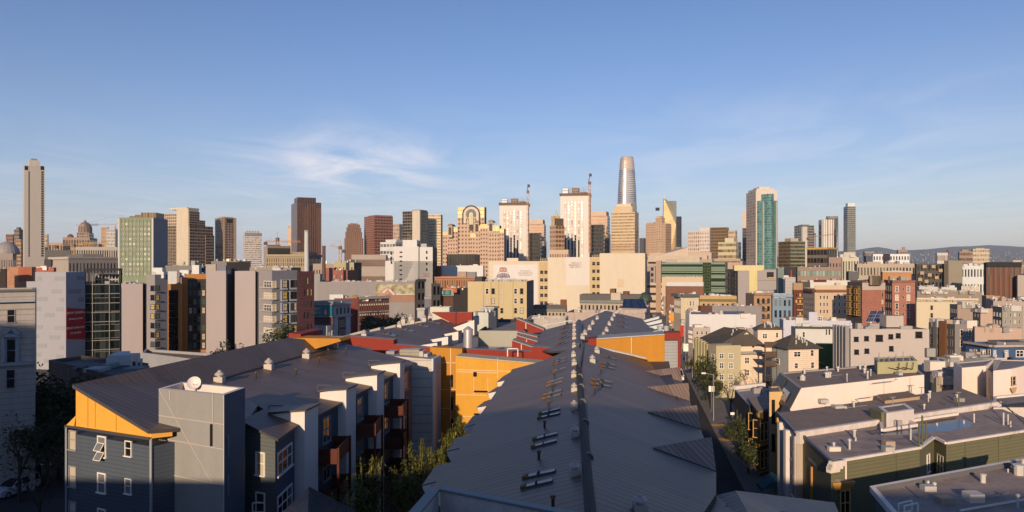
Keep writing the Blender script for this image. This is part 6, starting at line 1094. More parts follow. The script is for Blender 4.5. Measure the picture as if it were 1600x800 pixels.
sheet('roof', [L1-nn*-.25, Fn+nn*.25, Fa, Fb, Lb], rdir, RFM, B, .22)
sheet('roof', [Fn+nn*.25, U(383, 662, 10.6), E0+V((.4, 1.5, 0)), E1, E2, Eb, Fb, Fa], rdir, RFM, B, .22)
mb = MB(); mb.bar(Fa+V((0, 0, .03)), Fb+V((0, 0, .03)), .13, EDGE, 6); build('ridge_flashing', mb, B)
PB = Pl(Fa, Fb, E2); PB.n = PB.n if PB.n.z > 0 else -PB.n; PA = Pl(L1, Lb, Fb); PA.n = PA.n if PA.n.z > 0 else -PA.n
for x, y in ((343, 597), (420, 576), (479, 559), (523, 543)): vent(PB, x, y, 1.35, B)
for x, y in ((400, 591), (463, 585), (499, 566), (513, 553), (541, 551)): stub(PB, x, y, .45, B)
# windows of the blue wall: frame with its own pane
def awin(x0, y0, x1, y1, gl='c', open_=False):
    o = pwin(B, WP, x0, y0, x1, y1, fr='g' if gl == 'c' else 'w', gl=gl); return o
for a in ((108.5, 672, 120, 702, 'c'), (108.5, 728, 120, 760, 'c'), (108.5, 783, 120, 815, 'c'), (153, 681, 166.5, 713, 'l'), (153, 738.5, 166, 769, 'l'), (153, 794, 166, 825, 'l'), (196, 688.5, 206.5, 712, 'd'), (196, 747, 206, 771, 'l'), (196, 803, 206, 826, 'l')): awin(*a)
P_, Q_ = WP.at(159.5, 705)+nn*.1, WP.d; mb = MB()
for z0, t in ((.35, .28), (-.25, .30)):
    a, b = P_-Q_*.32+V((0, 0, z0+.2)), P_+Q_*.32+V((0, 0, z0+.2)); o1 = nn*t-V((0, 0, .45)); 
    mb.face([a, b, b+o1, a+o1], GL['l'])
    for p, q in ((a, b), (a+o1, b+o1), (a, a+o1), (b, b+o1)): mb.bar(p, q, .03, FR['w'])
build('open_sash', mb, B)
# white recess strip with stacked dark windows beside the tower
a, b = D(238, 672, 48.2), D(251, 672, 48.2); mb = MB(); mb.block([(a.x, a.y), (b.x, b.y), (b.x, b.y+3), (a.x, a.y+3)], 0, CZ-10.3, [plain('d0c0b8')], EDGE); build('recess_wall', mb, B); RW = Wp(V((a.x, a.y, 0)), V((b.x, b.y, 0)))
for y in (689, 697.5, 708, 716.5, 725, 748, 756, 766, 776, 786): pwin(B, RW, 241, y, 247.5, y+8, fr='w', gl='d')
# grey tower with reveal lines and satellite dish
TW = plain((.25, .25, .245), .8, amt=.12, scale=.5); TW_SHADE = plain((.085, .10, .135), .8, amt=.1); d = 8.0; t0, t1, t2 = U(248, 607, d), U(350, 617, d), U(383, 605.5, d); t3 = t0+(t2-t1)  # right face darker and bluer, its shade put in the colour
tw = build('tower', (lambda m_: (m_.block([(p.x, p.y) for p in (t0, t1, t2, t3)], 0, CZ-d, [TW, TW_SHADE, TW, TW], plain((.07, .06, .055)), .55, plain((.62, .56, .52)), .3), m_)[1])(MB()), B); TP = Wp(t0, t1); tn = V((TP.d.y, -TP.d.x, 0)); LN = plain((.42, .38, .36), .8)
for a, b in (((249, 649), (350, 663)), ((249, 684), (350, 702)), ((249, 738), (350, 758)), ((249, 608), (332.5, 755)), ((333, 615), (333, 661)), ((266, 609), (266, 625)), ((350, 617), (350, 800))): mb = MB(); mb.bar(TP.at(*a)+tn*.02, TP.at(*b)+tn*.02, .035, LN); build('joint', mb, tw)
for x0, y0, x1, y1 in ((263, 701, 267, 735), (328.5, 662.5, 332.5, 697)): a, b = TP.at(x0, y1), TP.at(x1, y1); h = V((0, 0, TP.at(x0, y0).z-a.z)); mb = MB(); mb.face([a+tn*.03, b+tn*.03, b+h+tn*.03, a+h+tn*.03], GL['k']); build('slit_window', mb, tw)
TR = Wp(t1, t2); rn = V((TR.d.y, -TR.d.x, 0))
for y0, y1 in ((679, 714), (742, 775), (804, 836)): a, b = TR.at(354.5, y1), TR.at(357.5, y1); h = V((0, 0, TR.at(354.5, y0).z-a.z)); mb = MB(); mb.face([a+rn*.03, b+rn*.03, b+h+rn*.03, a+h+rn*.03], plain((.16, .17, .2))); build('slit_window', mb, tw)
c = U(304, 608, 8.3); mb = MB(); 
for i in range(4): mb.lathe((0, 0, 0), [(.001+.11*i, .013*i*i), (.11*(i+1), .013*(i+1)**2)], plain((.66, .63, .60), .5), 18)
rot = V((.2, -1, .55)).to_track_quat('Z', 'Y'); mb.v = [rot @ v+c+V((0, 0, .35)) for v in mb.v]; mb.bar(c+V((0, 0, -.6)), c+V((0, .1, .3)), .05, METALS[1], 6); mb.bar(c+V((0, 0, .25)), c+V((.1, -.5, .45)), .02, METALS[1], 6); o = build('satellite_dish', mb); tag(o, 'white satellite dish on the grey tower roof', 'satellite dish')
# bays, fins and balconies along the courtyard
b0, b1, b2 = U(382, 659, 10.6), U(430, 686.5, 11.5), U(460, 665, 11.5); b3 = b0+(b2-b1); mb = MB(); mb.face([zero(b0), zero(b1), b1, b0], SIDG); mb.face([zero(b1), zero(b2), b2, b1], SID); build('bay_wall', mb, B)
sheet('bay_roof', [b0+V((-.2, -.2, .12)), b1+V((.25, -.2, .05)), b2+V((.25, 0, .05)), b3+V((0, 0, .12))], b2-b1, RFM, B, .16); BP, BQ = Wp(zero(b0), zero(b1)), Wp(zero(b1), zero(b2)); BP.d = (b1-b0).normalized()*1; BP.d.z = 0
for a in ((399.5, 706, 415, 742, 'c'), (399.5, 769, 415, 800, 'm')): pwin(B, BP, a[0], a[1], a[2], a[3], fr='w', gl=a[4])
mb = MB(); q = BP.at(407, 790)+V((0, -.35, 0)); [mb.bar(q+V((x, -abs(z)*.0, z)), q+V((x2, 0, z2)), .05, FR['w']) for x, z, x2, z2 in ((-.4, -.3, .4, -.3), (-.4, .3, .4, .3), (-.4, -.3, -.4, .3), (.4, -.3, .4, .3))]; build('open_sash', mb, B)
for y0, y1 in ((699, 740), (766, 806)): pwin(B, BQ, 433, y0, 456, y1-6, fr='w', gl='d', mull=2)
fins = [((424, 644.5), (476, 640.5), (497, 631), 52.5), ((500, 610.5), (541, 607.5), (556, 601), 61.3), ((540, 589.5), (589, 584.5), (600, 579.5), 69.5), ((580, 570), (625, 566), (632, 563), 77.7)]
WR = plain((.10, .03, .018), .7, amt=.25, lines=.18)
for i, (a, b, c, Y) in enumerate(fins):
    A_, B_ = D(*a, Y), D(*b, Y); dd = CZ-B_.z; C_ = U(c[0], c[1], dd); A2 = A_+(C_-B_); bot = D(a[0]+3, a[1]+6, Y); mb = MB()
    mb.face([V((A_.x, A_.y, A_.z-.15)), V((A_.x, A_.y, 0)), V((B_.x, B_.y, 0)), B_], WFIN); mb.face([zero(B_), zero(C_), C_, B_], WFIN); mb.face([zero(C_), zero(A2), A2, C_], WFIN); mb.face([zero(A2), zero(A_), A_, A2], WFIN); fin = build('gable_fin', mb, B)
    sheet('fin_roof', [A_+V((-.2, -.15, .05)), B_+V((.15, -.15, .05)), C_+V((.15, .1, .05)), A2+V((-.2, .1, .05))], C_-B_, RFM, fin, .12)
    f1, f2 = Wp(zero(A_), zero(B_)), Wp(zero(B_), zero(C_)); s = 52.5/Y; xr = b[0]
    for dy in (51, 111): 
        y0 = b[1]+dy*s
        pwin(fin, f1, xr-14*s, y0, xr-2*s, y0+34*s, fr='d', gl='l' if i else 'm', mull=0) if dy < 100 or i == 0 else None
        pwin(fin, f2, c[0]-(c[0]-b[0])*.85, y0-7*s, c[0]-(c[0]-b[0])*.15, y0+28*s, fr='w', gl='dm'[i % 2], mull=1)
    mb = MB(); q = PB.at(a[0]-4, a[1]+1); [mb.bar(q+V((k*.8, 0, 0)), q+V((k*.8, 0, .55)), .05, EDGE) for k in (0, 1.5)]; mb.bar(q+V((0, 0, .55)), q+V((1.2, 0, .55)), .05, EDGE); build('roof_anchor', mb, B)
    # recessed blue bay and stacked timber balconies beyond the fin
    nY = fins[i+1][3] if i < 3 else Y+8; x0 = C_.x-.9; mb = MB(); mb.block([(x0-3, C_.y+.05), (x0, C_.y+.05), (x0+(nY-C_.y)*.13, nY-.05), (x0-3+(nY-C_.y)*.13, nY-.05)], 0, CZ-11.6, [SID], EDGE); build('recess_wall', mb, B)
    sheet('bay_roof', [V((x0-2.5, C_.y+.02, CZ-11.0)), V((x0+.35, C_.y+.02, CZ-11.55)), V((x0+.35+(nY-C_.y)*.13, nY-.05, CZ-11.55)), V((x0-2.5+(nY-C_.y)*.13, nY-.05, CZ-11.0))], V((.13, 1, 0)), RFM, B, .15)
    RP = Wp(V((x0, C_.y, 0)), V((x0+(nY-C_.y)*.13, nY, 0))); an = math.atan2(RP.d.y, RP.d.x)
    for f, wd in ((.22, 1.0), (.6, 1.6)):
        for z in (CZ-14.2, CZ-17.2): window(B, (x0+(nY-C_.y)*.13*f, C_.y+(nY-C_.y)*f, z), an, wd, 2.0, 'g', random.choice('mld'), 1)
    if i < 3:
        for k, z in enumerate((CZ-15.2, CZ-18.3, CZ-21.3)):
            y0, y1 = C_.y+1.0, nY-1.2; xa, xb = x0+.1, x0+2.1+.2*i; o = empty('balcony', (0, 0, 0)); o.parent = B; o.location = V((xa, y0, z))-B.location
            def part(n_, a_, b_): mb = MB(); mb.bx(a_, b_, WR); build(n_, mb, o)
            part('floor', (xa, y0, z), (xb, y1, z+.15)); part('railing', (xa, y0, z+.15), (xb, y0+.1, z+1.15)); part('railing', (xb-.1, y0+.1, z+.15), (xb, y1-.1, z+1.15)); part('railing', (xa, y1-.1, z+.15), (xb, y1, z+1.15))
            for yy in (y0+.05, y1-.25): part('post', (xb-.05, yy, 0 if k == 2 else z-3), (xb+.12, yy+.18, z+1.2))
# corner parapet and yellow wedge at the far end of this roof
vwall('yellow_wedge', [(455, 528), (490, 546), (533, 533), (530, 529)], 82, 3, ORW, B); vwall('red_wall', [(451, 520.5), (451, 529), (470, 530), (470, 522)], 83.5, 6, RED, B); vwall('white_coping', [(456, 525.5), (455, 528.2), (534, 532), (536, 526)], 84, .6, plain('c0b4a8'), B)
for x in (455, 461, 466): vwall('roof_unit', [(x, 520), (x, 527), (x+5, 527), (x+5, 521)], 84.6, .8, METALS[1], B)
# low corrugated roof at the bottom edge
B = empty('corrugated_shelter', (-12, 45, 0), 'small ribbed metal pitched roof at the bottom edge', 'shelter'); pk, l_, r_ = U(483, 761, 14), U(425, 815, 14.8), U(575, 812, 15.2); sl_ = V((.8, -5, -.2)); e = [pk, l_, r_]
sheet('roof', [pk, l_, l_+V((1, -6, 0)), pk+V((1.6, -6, 0))], V((.2, -1, 0)), RIBM, B); sheet('roof', [pk+V((1.6, -6, 0)), r_+V((1, -6, 0)), r_, pk], V((.2, -1, 0)), RIBM, B)
# real ribs on the right slope
for i in range(13): f = (i+.5)/13; a = pk.lerp(pk+V((1.6, -6, 0)), f); b = r_.lerp(r_+V((1, -6, 0)), f); mb = MB(); mb.bar(a+V((0, 0, .05)), b+V((0, 0, .05)), .06, EDGE); build('rib', mb, B)
mb = MB(); mb.block([(l_.x+.5, l_.y-5), (r_.x-.4, r_.y-5), (r_.x-.4, r_.y-.4), (l_.x+.5, l_.y-.4)], 0, CZ-15.3, [SID], EDGE); build('wall', mb, B)
# ------------------------------------------------------------------ right of the street, near
def roofblk(parent, name, px, d, m, top, base=0, par=0, cop=None, mats=None):   # prism whose roof outline is given in pixels at one drop
    P = [U(x, y, d) for x, y in px]; mb = MB(); mb.block([(p.x, p.y) for p in P], base, CZ-d+par, mats or [m], top, par, cop, .3); return build(name, mb, parent), P
TAR = plain((.215, .168, .146), .9, amt=.35, scale=.5); TARL = plain((.29, .232, .205), .85, amt=.45, scale=.55); CREAMW = plain((.82, .70, .62), .8, amt=.08); PARW = plain((.60, .54, .50), .85, amt=.3, scale=1.6)
# mansard building with the long white wall
B = empty('mansard_building', (27, 75, 0), 'white walled building with sloping dark mansard end and flat roof', 'building'); d = 12.6
px = [(1250, 609), (1444, 587.5), (1420, 567.5), (1218, 584)]; o, P = roofblk(B, 'wall', px, d, CREAMW, TAR, 0, .15, plain((.3, .27, .26))); n_ = (P[1]-P[0]).normalized()
P3 = Wp(zero(P[0]), zero(P[1])); pn = V((P3.d.y, -P3.d.x, 0)); 
lo0, lo1 = P3.at(1231.5, 643)+V((-.05, 0, 0)), P[3]+(P3.at(1231.5, 643)-P[0]); MAN = seam((.055, .058, .062), .45, dark=.6)
mb = MB(); a, b, c, d_ = P[0]+V((0, 0, .12)), P[3]+V((0, 0, .12)), lo1, lo0; rz = (b-a).normalized(); f = lambda p: ((p-a).dot(rz), ((p-a)-rz*(p-a).dot(rz)).length)
mb.face([a, b, c, d_], MAN, [f(p) for p in (a, b, c, d_)]); mb.face([d_, zero(d_)+V((0, 0, 9)), zero(P[0])+V((0, 0, 9)), a], CREAMW); mb.face([c, b, zero(b)+V((0, 0, 9)), zero(c)+V((0, 0, 9))], MAN); build('mansard', mb, B)
e = lambda u, v: a.lerp(b, u).lerp(d_.lerp(c, u), v)+V((-.05, -.02, .06)); mb = MB(); mb.face([e(.22, .38), e(.22, .82), e(.52, .82), e(.52, .38)], FR['w']); mn = build('skylight', mb, B); mb = MB(); dz = V((-.03, 0, .03))
for u0, u1 in ((.235, .365), (.38, .51)): mb = MB(); mb.face([e(u0, .42)+dz, e(u0, .79)+dz, e(u1, .79)+dz, e(u1, .42)+dz], glass((.20, .26, .34))); build('pane', mb, mn)
mb = MB(); mb.bar(e(.6, 0)+V((0, 0, .05)), e(.6, 1), .08, EDGE); build('seam_flashing', mb, B)
mb = MB(); mb.bar(P[0]+pn*.02+V((.02, 0, .2)), d_+pn*.02, .09, EDGE); build('verge', mb, B)
for x in (1380, 1421): mb = MB(); q = P3.at(x, 600)+pn*.06; mb.bx((q.x-.1, q.y-.05, 8), (q.x+.1, q.y+.05, P[0].z), plain((.55, .48, .43))); build('downpipe', mb, B)
RT = Pl(P[0], P[1], P[2])
for x, y in ((1254, 594), (1291, 590), (1294, 590), (1297, 589.5), (1344, 577), (1348, 576), (1352, 578), (1351, 583), (1257, 584)): q = RT.at(x, y); mb = MB(); mb.bar(q-V((0, 0, .2)), q+V((0, 0, .45)), .12 if x != 1254 else .3, METALS[0], 8); mb.lathe((q.x, q.y, q.z+.45), [(.2, 0), (.2, .1), (.02, .2)], METALS[0], 8); build('vent_pipe', mb, B)
OLV = plain((.36, .34, .20), .8, amt=.12); q0, q1, q2 = RT.at(1371, 584.5), RT.at(1434, 582), RT.at(1366, 576); mb = MB(); v_ = q2-q0; mb.block([(q0.x, q0.y), (q1.x, q1.y), (q1.x+v_.x, q1.y+v_.y), (q2.x, q2.y)], q0.z-.1, q0.z+1.35, [OLV], TAR, .1); bh = build('bulkhead', mb, B)
for f_ in (.08, .2, .33, .5, .68, .85): q = q0.lerp(q1, f_)+V((0, .4, 1.3)); h = random.uniform(.5, 1.3); mb = MB(); mb.bar(q, q+V((0, 0, h)), .05, METALS[3], 6); build('pipe', mb, bh)
for f_ in (.25, .45, .6): q = q0.lerp(q1, f_)+V((0, -.1, .7)); mb = MB(); mb.bar(q, q+V((1.2, 0, -.25)), .04, DK, 6); mb.bar(q+V((1.2, 0, -.25)), q+V((1.3, 0, .6)), .04, DK, 6); build('conduit', mb, bh)
mb = MB(); q = RT.at(1402, 572); mb.face([q, q+V((1.7, 0, 0)), q+V((.9, .4, 1.7)), q+V((.1, .4, 1.6))], plain((.4, .35, .33))); mb.bx((q.x, q.y, q.z), (q.x+1.3, q.y+.9, q.z+.8), plain((.3, .27, .26))); build('roof_unit', mb, B)
# long flat roof below it
B = empty('flat_roof_building', (35, 68, 0), 'flat tar roofed white building with peeling parapet below mansard wall', 'building'); d = 14.0
px = [(1245, 676), (1560, 628.5), (1503, 607), (1216, 645)]; P = [U(x, y, d) for x, y in px]; mb = MB(); FW = plain((.50, .43, .38), .85, amt=.1); FWL = plain((.22, .24, .30), .8, amt=.12)
mb.block([(p.x, p.y) for p in P], 0, CZ-d, [FW, FW, FW, FWL], TAR); build('wall', mb, B); RT = Pl(P[0], P[1], P[2]); FP = Wp(zero(P[0]), zero(P[1])); fn = V((FP.d.y, -FP.d.x, 0))
mb = MB(); dd = (P[1]-P[0]).normalized(); fr = V((fn.x, fn.y, 0))
mb.block([tuple((P[0]+fr*.3)[:2]), tuple((P[1]+fr*.3)[:2]), tuple((P[1]-fr*.1)[:2]), tuple((P[0]-fr*.1)[:2])], CZ-d-.9, CZ-d+.12, [PARW], PARW); build('parapet', mb, B)
mb = MB(); mb.bar(P[0]+V((-.1, 0, .06)), P[3]+V((-.1, 0, .06)), .12, plain((.16, .17, .22), .5)); build('eave_trim', mb, B)
mb = MB(); q = [RT.at(*p)+V((0, 0, .28)) for p in ((1371, 625), (1437, 617), (1429, 613.5), (1375, 617))]; mb.slab([RT.at(1382, 631)+V((0, 0, .3)), RT.at(1437, 624)+V((0, 0, .3)), RT.at(1418, 615.5)+V((0, 0, .3)), RT.at(1371, 621)+V((0, 0, .3))], .3, fac((.42, .30, .18), (.14, .10, .07), 12, 6, .9, .85, rough=.8, vary=.2)); mb.uv[0] = [(0, 0), (1, 0), (1, 1), (0, 1)]; build('roof_deck', mb, B)
mb = MB(); q = RT.at(1311, 637); mb.bx((q.x-.55, q.y-.5, q.z-.02), (q.x+.55, q.y+.6, q.z+.22), METALS[1]); mb.face([(q.x-.45, q.y-.4, q.z+.23), (q.x+.45, q.y-.4, q.z+.23), (q.x+.45, q.y+.5, q.z+.23), (q.x-.45, q.y+.5, q.z+.23)], plain((.42, .44, .36), .3)); build('skylight', mb, B)
for x, y, h in ((1424, 612, .7), (1440, 622, 1.1), (1395, 640, 1.2), (1498, 619, .4)): q = RT.at(x, y); mb = MB(); mb.bar(q-V((0, 0, .1)), q+V((0, 0, h)), .05, METALS[3], 6); mb.bar(q+V((-.25, 0, h)), q+V((.25, 0, h)), .04, METALS[3], 6); build('aerial', mb, B)
# white boxed bulkhead cut into the next roof
q0, q1 = RT.at(1385, 668)-V((0, 0, .9)), RT.at(1428, 662)-V((0, 0, .9)); 
SL = Wp(zero(P[3]), zero(P[0])); sn = V((-abs(SL.d.y), SL.d.x, 0)); sn = V((-1, .16, 0)).normalized()
WTR = plain((.60, .56, .54), .7); YTR = plain((.55, .30, .07), .7)
for f_, w_, mm, out in ((.06, .25, YTR, .25), (.30, .5, WTR, .45), (.68, .55, WTR, .5), (.97, .3, plain((.42, .37, .34)), .2)):
    q = P[3].lerp(P[0], f_); mb = MB(); mb.bx((q.x-out, q.y-w_/2, 0 if mm is YTR else 2.5), (q.x+.02, q.y+w_/2, CZ-d-.35), mm); build('pilaster', mb, B)
for f_ in (.18, .48, .85):
    for z in (CZ-d-2.6, CZ-d-5.6): q = P[3].lerp(P[0], f_); window(B, (q.x-.03, q.y, z), math.atan2(SL.d.y, SL.d.x)+math.pi, 1.0, 1.9, 'w', 'dm'[int(z) % 2])
# green sided house with wet roof
B = empty('green_house', (32, 58, 0), 'olive green sided house with puddled flat roof and white cornice', 'building'); d = 14.35; GS = plain((.15, .145, .088), .8, amt=.1, lines=.28)
px = [(1298.5, 722), (1437, 699.5), (1444, 694), (1459.5, 683), (1478.5, 692.5), (1640, 667), (1560, 637), (1252, 679)]; P = [U(x, y, d) for x, y in px]; mb = MB(); mb.block([(p.x, p.y) for p in P], 0, CZ-d, [GS], TARL); build('wall', mb, B); RT = Pl(P[0], P[1], P[5])
LT = plain((.70, .63, .58), .7)
for i, j in ((0, 1), (1, 3), (3, 4), (4, 5)): t_ = (P[j]-P[i]).normalized(); k_ = V((t_.y, -t_.x, 0)); mb = MB(); mb.block([tuple((P[i]+k_*.12)[:2]), tuple((P[j]+k_*.12)[:2]), tuple((P[j]-k_*.14)[:2]), tuple((P[i]-k_*.14)[:2])], CZ-d-.08, CZ-d+.1, [LT], LT); build('roof_edge', mb, B)
mb = MB(); mb.bar(P[7]+V((0, 0, .05)), P[0]+V((0, 0, .05)), .14, plain((.10, .11, .15), .5)); build('eave_trim', mb, B)
t_ = (P[1]-P[0]).normalized(); k_ = V((t_.y, -t_.x, 0))
for i in range(3): a = P[0]-t_*.2+k_*(.35-.1*i); mb = MB(); mb.block([tuple(a[:2]), tuple((a+t_*1.35-t_*.2*i)[:2]), tuple((a+t_*1.35-t_*.2*i-k_*.4)[:2]), tuple((a-k_*.4)[:2])], CZ-d-.1-.22*(i+1), CZ-d+.1-.22*i, [LT], LT); build('cornice_step', mb, B)
GW = Wp(zero(P[0]), zero(P[1])); gn = V((GW.d.y, -GW.d.x, 0)); mb = MB(); q = GW.at(1321, 742); mb.bx((q.x-.05, q.y-.1, 0), (q.x+.05, q.y, CZ-d), LT); build('corner_board', mb, B)
for W_, xs in ((GW, (1400.5,)), (Wp(zero(P[4]), zero(P[5])), (1508, 1560))):
    for x in xs: q = W_.at(x, 720); mb = MB(); mb.bx((q.x-.03, q.y-.06, 0), (q.x+.03, q.y, CZ-d-.1), plain((.10, .11, .055))); build('panel_joint', mb, B)
NW = Wp(zero(P[3]), zero(P[4])); N2 = Wp(zero(P[2]), zero(P[3])); 
window(B, NW.at(1469, 742), math.atan2(NW.d.y, NW.d.x), 1.1, 1.65, 'w', 'd', 1); window(B, N2.at(1450, 737), math.atan2(N2.d.y, N2.d.x), .85, 1.45, 'w', 'd', 0)
for x, y, h in ((1436, 700, 1.9), (1441, 697, 2.4), (1447, 690, 1.6), (1423, 687, .9), (1522, 660, .8), (1568, 664, 1.1), (1575, 663, .9), (1579, 667, .5), (1337, 689, .3), (1506, 662, .3), (1498, 640, 1.6), (1464, 665, .25)): q = RT.at(x, y); mb = MB(); mb.bar(q-V((0, 0, .1)), q+V((0, 0, h)), .07, plain((.10, .11, .06)) if h > 1.3 else METALS[0], 8); build('vent_pipe', mb, B)
PUD = plain((.03, .06, .10), .22, amt=.3, scale=.6, spec=.3)
def blob(px, m, name, z=.012, n=40):
    mb = MB(); pts = [RT.at(*p) for p in px]; out = []
    for i in range(len(pts)):
        a, b = pts[i], pts[(i+1) % len(pts)]; 
        for k in range(4): q = a.lerp(b, k/4); r = noise.noise(q*1.3)*.35; out.append(q+V((r*.5, r, z)))
    mb.face(out, m); return build(name, mb, B)
blob([(1360, 676), (1376, 680), (1410, 680), (1440, 677), (1480, 675), (1515, 668), (1521, 660), (1500, 655), (1472, 660), (1440, 663), (1400, 668), (1372, 672)], PUD, 'puddle')
blob([(1350, 674), (1372, 671), (1378, 676), (1362, 679)], plain((.13, .095, .07), .8, amt=.3), 'damp_stain', .008); blob([(1440, 664), (1493, 655), (1495, 651), (1440, 660)], plain((.13, .09, .065), .8, amt=.3), 'damp_stain', .010)
for k in range(14): x, y = random.uniform(1290, 1420), random.uniform(685, 712); blob([(x-12, y), (x, y-2.2), (x+16, y-2), (x+18, y), (x+3, y+2)], plain((.22, .18, .17), .8, amt=.3), 'worn_patch', .006+k*.001)
# light well box between the two roofs
q0, q1 = RT.at(1385, 668), RT.at(1428, 661); u_ = V((.75, 3.0, 0)); mb = MB(); mb.block([(q0.x, q0.y), (q1.x, q1.y), (q1.x+u_.x, q1.y+u_.y), (q0.x+u_.x, q0.y+u_.y)], q0.z-.02, q0.z+1.25, [plain((.6, .55, .52))], TAR, .05); lw = build('bulkhead', mb, B)
mb = MB(); c = RT.at(1378, 664); mb.bx((c.x-.25, c.y-.4, c.z), (c.x+.35, c.y+1.6, c.z+1.2), GS); build('green_return', mb, lw)
for a_, b_ in (((1379, 676), (1433, 668)), ((1433, 668), (1417, 660)), ((1417, 662), (1496, 650)), ((1379, 676), (1376, 662))): p, q = RT.at(*a_), RT.at(*b_); mb = MB(); mb.bar(p+V((0, 0, .22)), q+V((0, 0, .22)), .17, LT, 4); build('curb', mb, B)
mb = MB(); c = RT.at(1404, 666.5); mb.bx((c.x-.4, c.y-.1, c.z+.1), (c.x+.3, c.y+.05, c.z+.55), plain((.3, .28, .27))); build('vent_grille', mb, lw)
# its mustard trimmed Victorian bay facing the street
MU = plain((.48, .25, .06), .7, amt=.1); MUD = plain((.10, .075, .045), .8, amt=.2)
a, b, c, e_ = U(1262, 715, 15.6), U(1303, 748, 15.6), U(1332, 750, 15.8), U(1300, 716, 15.6); mb = MB(); mb.slab([a, b, c, e_], .2, plain((.17, .155, .15), .8, amt=.2)); build('bay_roof', mb, B)
mb = MB(); mb.block([(p.x, p.y) for p in (b+V((.15, .1, 0)), c+V((-.1, .1, 0)), c+V((1, 5, 0)), a+V((.3, 0, 0)))], 0, CZ-15.95, [MUD], EDGE); build('bay_wall', mb, B); BW, BL = Wp(zero(b)+V((.15, .1, 0)), zero(c)+V((-.1, .1, 0))), Wp(zero(a)+V((.3, 0, 0)), zero(b)+V((.15, .1, 0)))
for i in range(3): z = CZ-15.85-.2*i; mb = MB(); p, q = b+V((-.15+.1*i, -.25+.1*i, 0)), c+V((.1-.1*i, -.25+.1*i, 0)); mb.block([(p.x, p.y), (q.x, q.y), (q.x, q.y+.4), (p.x, p.y+.4)], z-.2, z-.0, [MU], MU); build('cornice_step', mb, B)
for z in (9.0-3.4, 9.0-6.4): 
    q = BW.at(1320, 775); window(B, (q.x, q.y, z), math.atan2(BW.d.y, BW.d.x), .9, 1.9, 'y', 'd', 1); 
    for f_ in (.35, .75): p = (a.lerp(b, f_)); window(B, (p.x+.2, p.y+.05, z), math.atan2(BL.d.y, BL.d.x)+(math.pi if BL.d.y > 0 else 0), .8, 1.8, 'y', 'd')
for f_ in (.15, .55, .95): p = a.lerp(b, f_); mb = MB(); mb.bx((p.x-.05, p.y-.12, 0), (p.x+.22, p.y+.12, CZ-16.1), MU); build('pilaster', mb, B)
# dark annex between
B = empty('dark_annex', (26, 62, 0), 'dark low annex roof squeezed between white pillars and Victorian bay', 'building'); roofblk(B, 'wall', [(1240, 738), (1280, 735), (1262, 706), (1236, 702)], 17.4, plain((.07, .07, .075), amt=.2), plain((.10, .095, .095), amt=.3), 0, .15)
# bottom right roof
B = empty('pale_roof_building', (30, 47, 0), 'flat grey roof with pale coping, bottom right corner', 'building'); d = 14.0; o, P = roofblk(B, 'wall', [(1368, 770), (1620, 722), (1720, 800), (1480, 900)], d, plain((.12, .12, .13)), TARL, 0, .35, LT); RT = Pl(P[0], P[1], P[2])
for x, y, r, h in ((1536, 754, .16, .55), (1592, 742, .3, .7), (1600, 738, .2, .9), (1575, 738, .05, .2)): q = RT.at(x, y); mb = MB(); mb.bar(q-V((0, 0, .4)), q+V((0, 0, h)), r, METALS[0], 10); mb.lathe((q.x, q.y, q.z+h), [(r*1.3, -.06), (r*1.3, 0), (.02, .05)], METALS[0], 10); build('vent_pipe', mb, B)
for x, y in ((1404, 796), (1413, 800)):
    q = RT.at(x, y+6); mb = MB(); m_ = plain((.75, .72, .68), .5)
    for p1, p2 in (((0, 0), (0, .55)), ((0, .55), (.75, .72)), ((.75, .72), (.75, .15)), ((0, 0), (.75, .15))): mb.bar(q+V((p1[0], 0, p1[1])), q+V((p2[0], 0, p2[1])), .05, m_)
    build('pipe_frame', mb, B)
mb = MB(); mb.bar(RT.at(1500, 800)+V((0, 0, .08)), RT.at(1610, 781)+V((0, 0, .08)), .07, LT); build('conduit', mb, B)
# street front houses: dark low house, mustard bays, yellow pillar
B = empty('dark_street_house', (31, 95, 0), 'dark slate low house with white parapet beside the pavement', 'building'); d = 17.6
DSL = plain((.075, .08, .09), .8, amt=.15, lines=.3); o, P = roofblk(B, 'wall', [(1171, 637), (1204, 634), (1194, 607), (1148, 612)], d, DSL, plain((.22, .22, .25), .7, amt=.25), 0, .25, plain((.3, .3, .33))); mb = MB(); mb.bar(P[3]+V((0, 0, .55)), P[2]+V((0, 0, .55)), .35, LT); build('parapet', mb, B)
for x, y in ((1181, 614), (1189, 612), (1197, 616)): q = U(x, y, d); mb = MB(); mb.bx((q.x-.4, q.y-.4, q.z-.1), (q.x+.5, q.y+.5, q.z+.7), METALS[3]); build('roof_unit', mb, B)
SP = Wp(zero(P[3]), zero(P[0]))
for f_ in (.2, .45, .7): q = P[3].lerp(P[0], f_); window(B, (q.x-.03, q.y, 2.6), math.atan2(SP.d.y, SP.d.x)+(math.pi if SP.d.y > 0 else 0), .9, 1.9, 'd', 'd')
B = empty('mustard_bay_house', (29, 84, 0), 'brown house with mustard framed bay windows on the pavement', 'building'); a, b, c, e_ = U(1168, 621, 16.6), U(1184.5, 643, 16.6), U(1201, 638, 16.6), U(1200, 618, 16.6); mb = MB(); mb.slab([a, b, c, e_], .25, plain((.26, .20, .16), .85, amt=.25)); build('roof', mb, B)
mb = MB(); mb.block([(p.x, p.y) for p in (b+V((.25, .2, 0)), c+V((.6, .2, 0)), e_+V((1, 0, 0)), a+V((.3, 0, 0)))], 0, CZ-16.85, [plain((.075, .05, .03), amt=.2)], EDGE); build('wall', mb, B); BW = Wp(zero(b)+V((.25, .2, 0)), zero(c)+V((.6, .2, 0))); an = math.atan2(BW.d.y, BW.d.x); BL = zero(a).lerp(zero(b), .5)
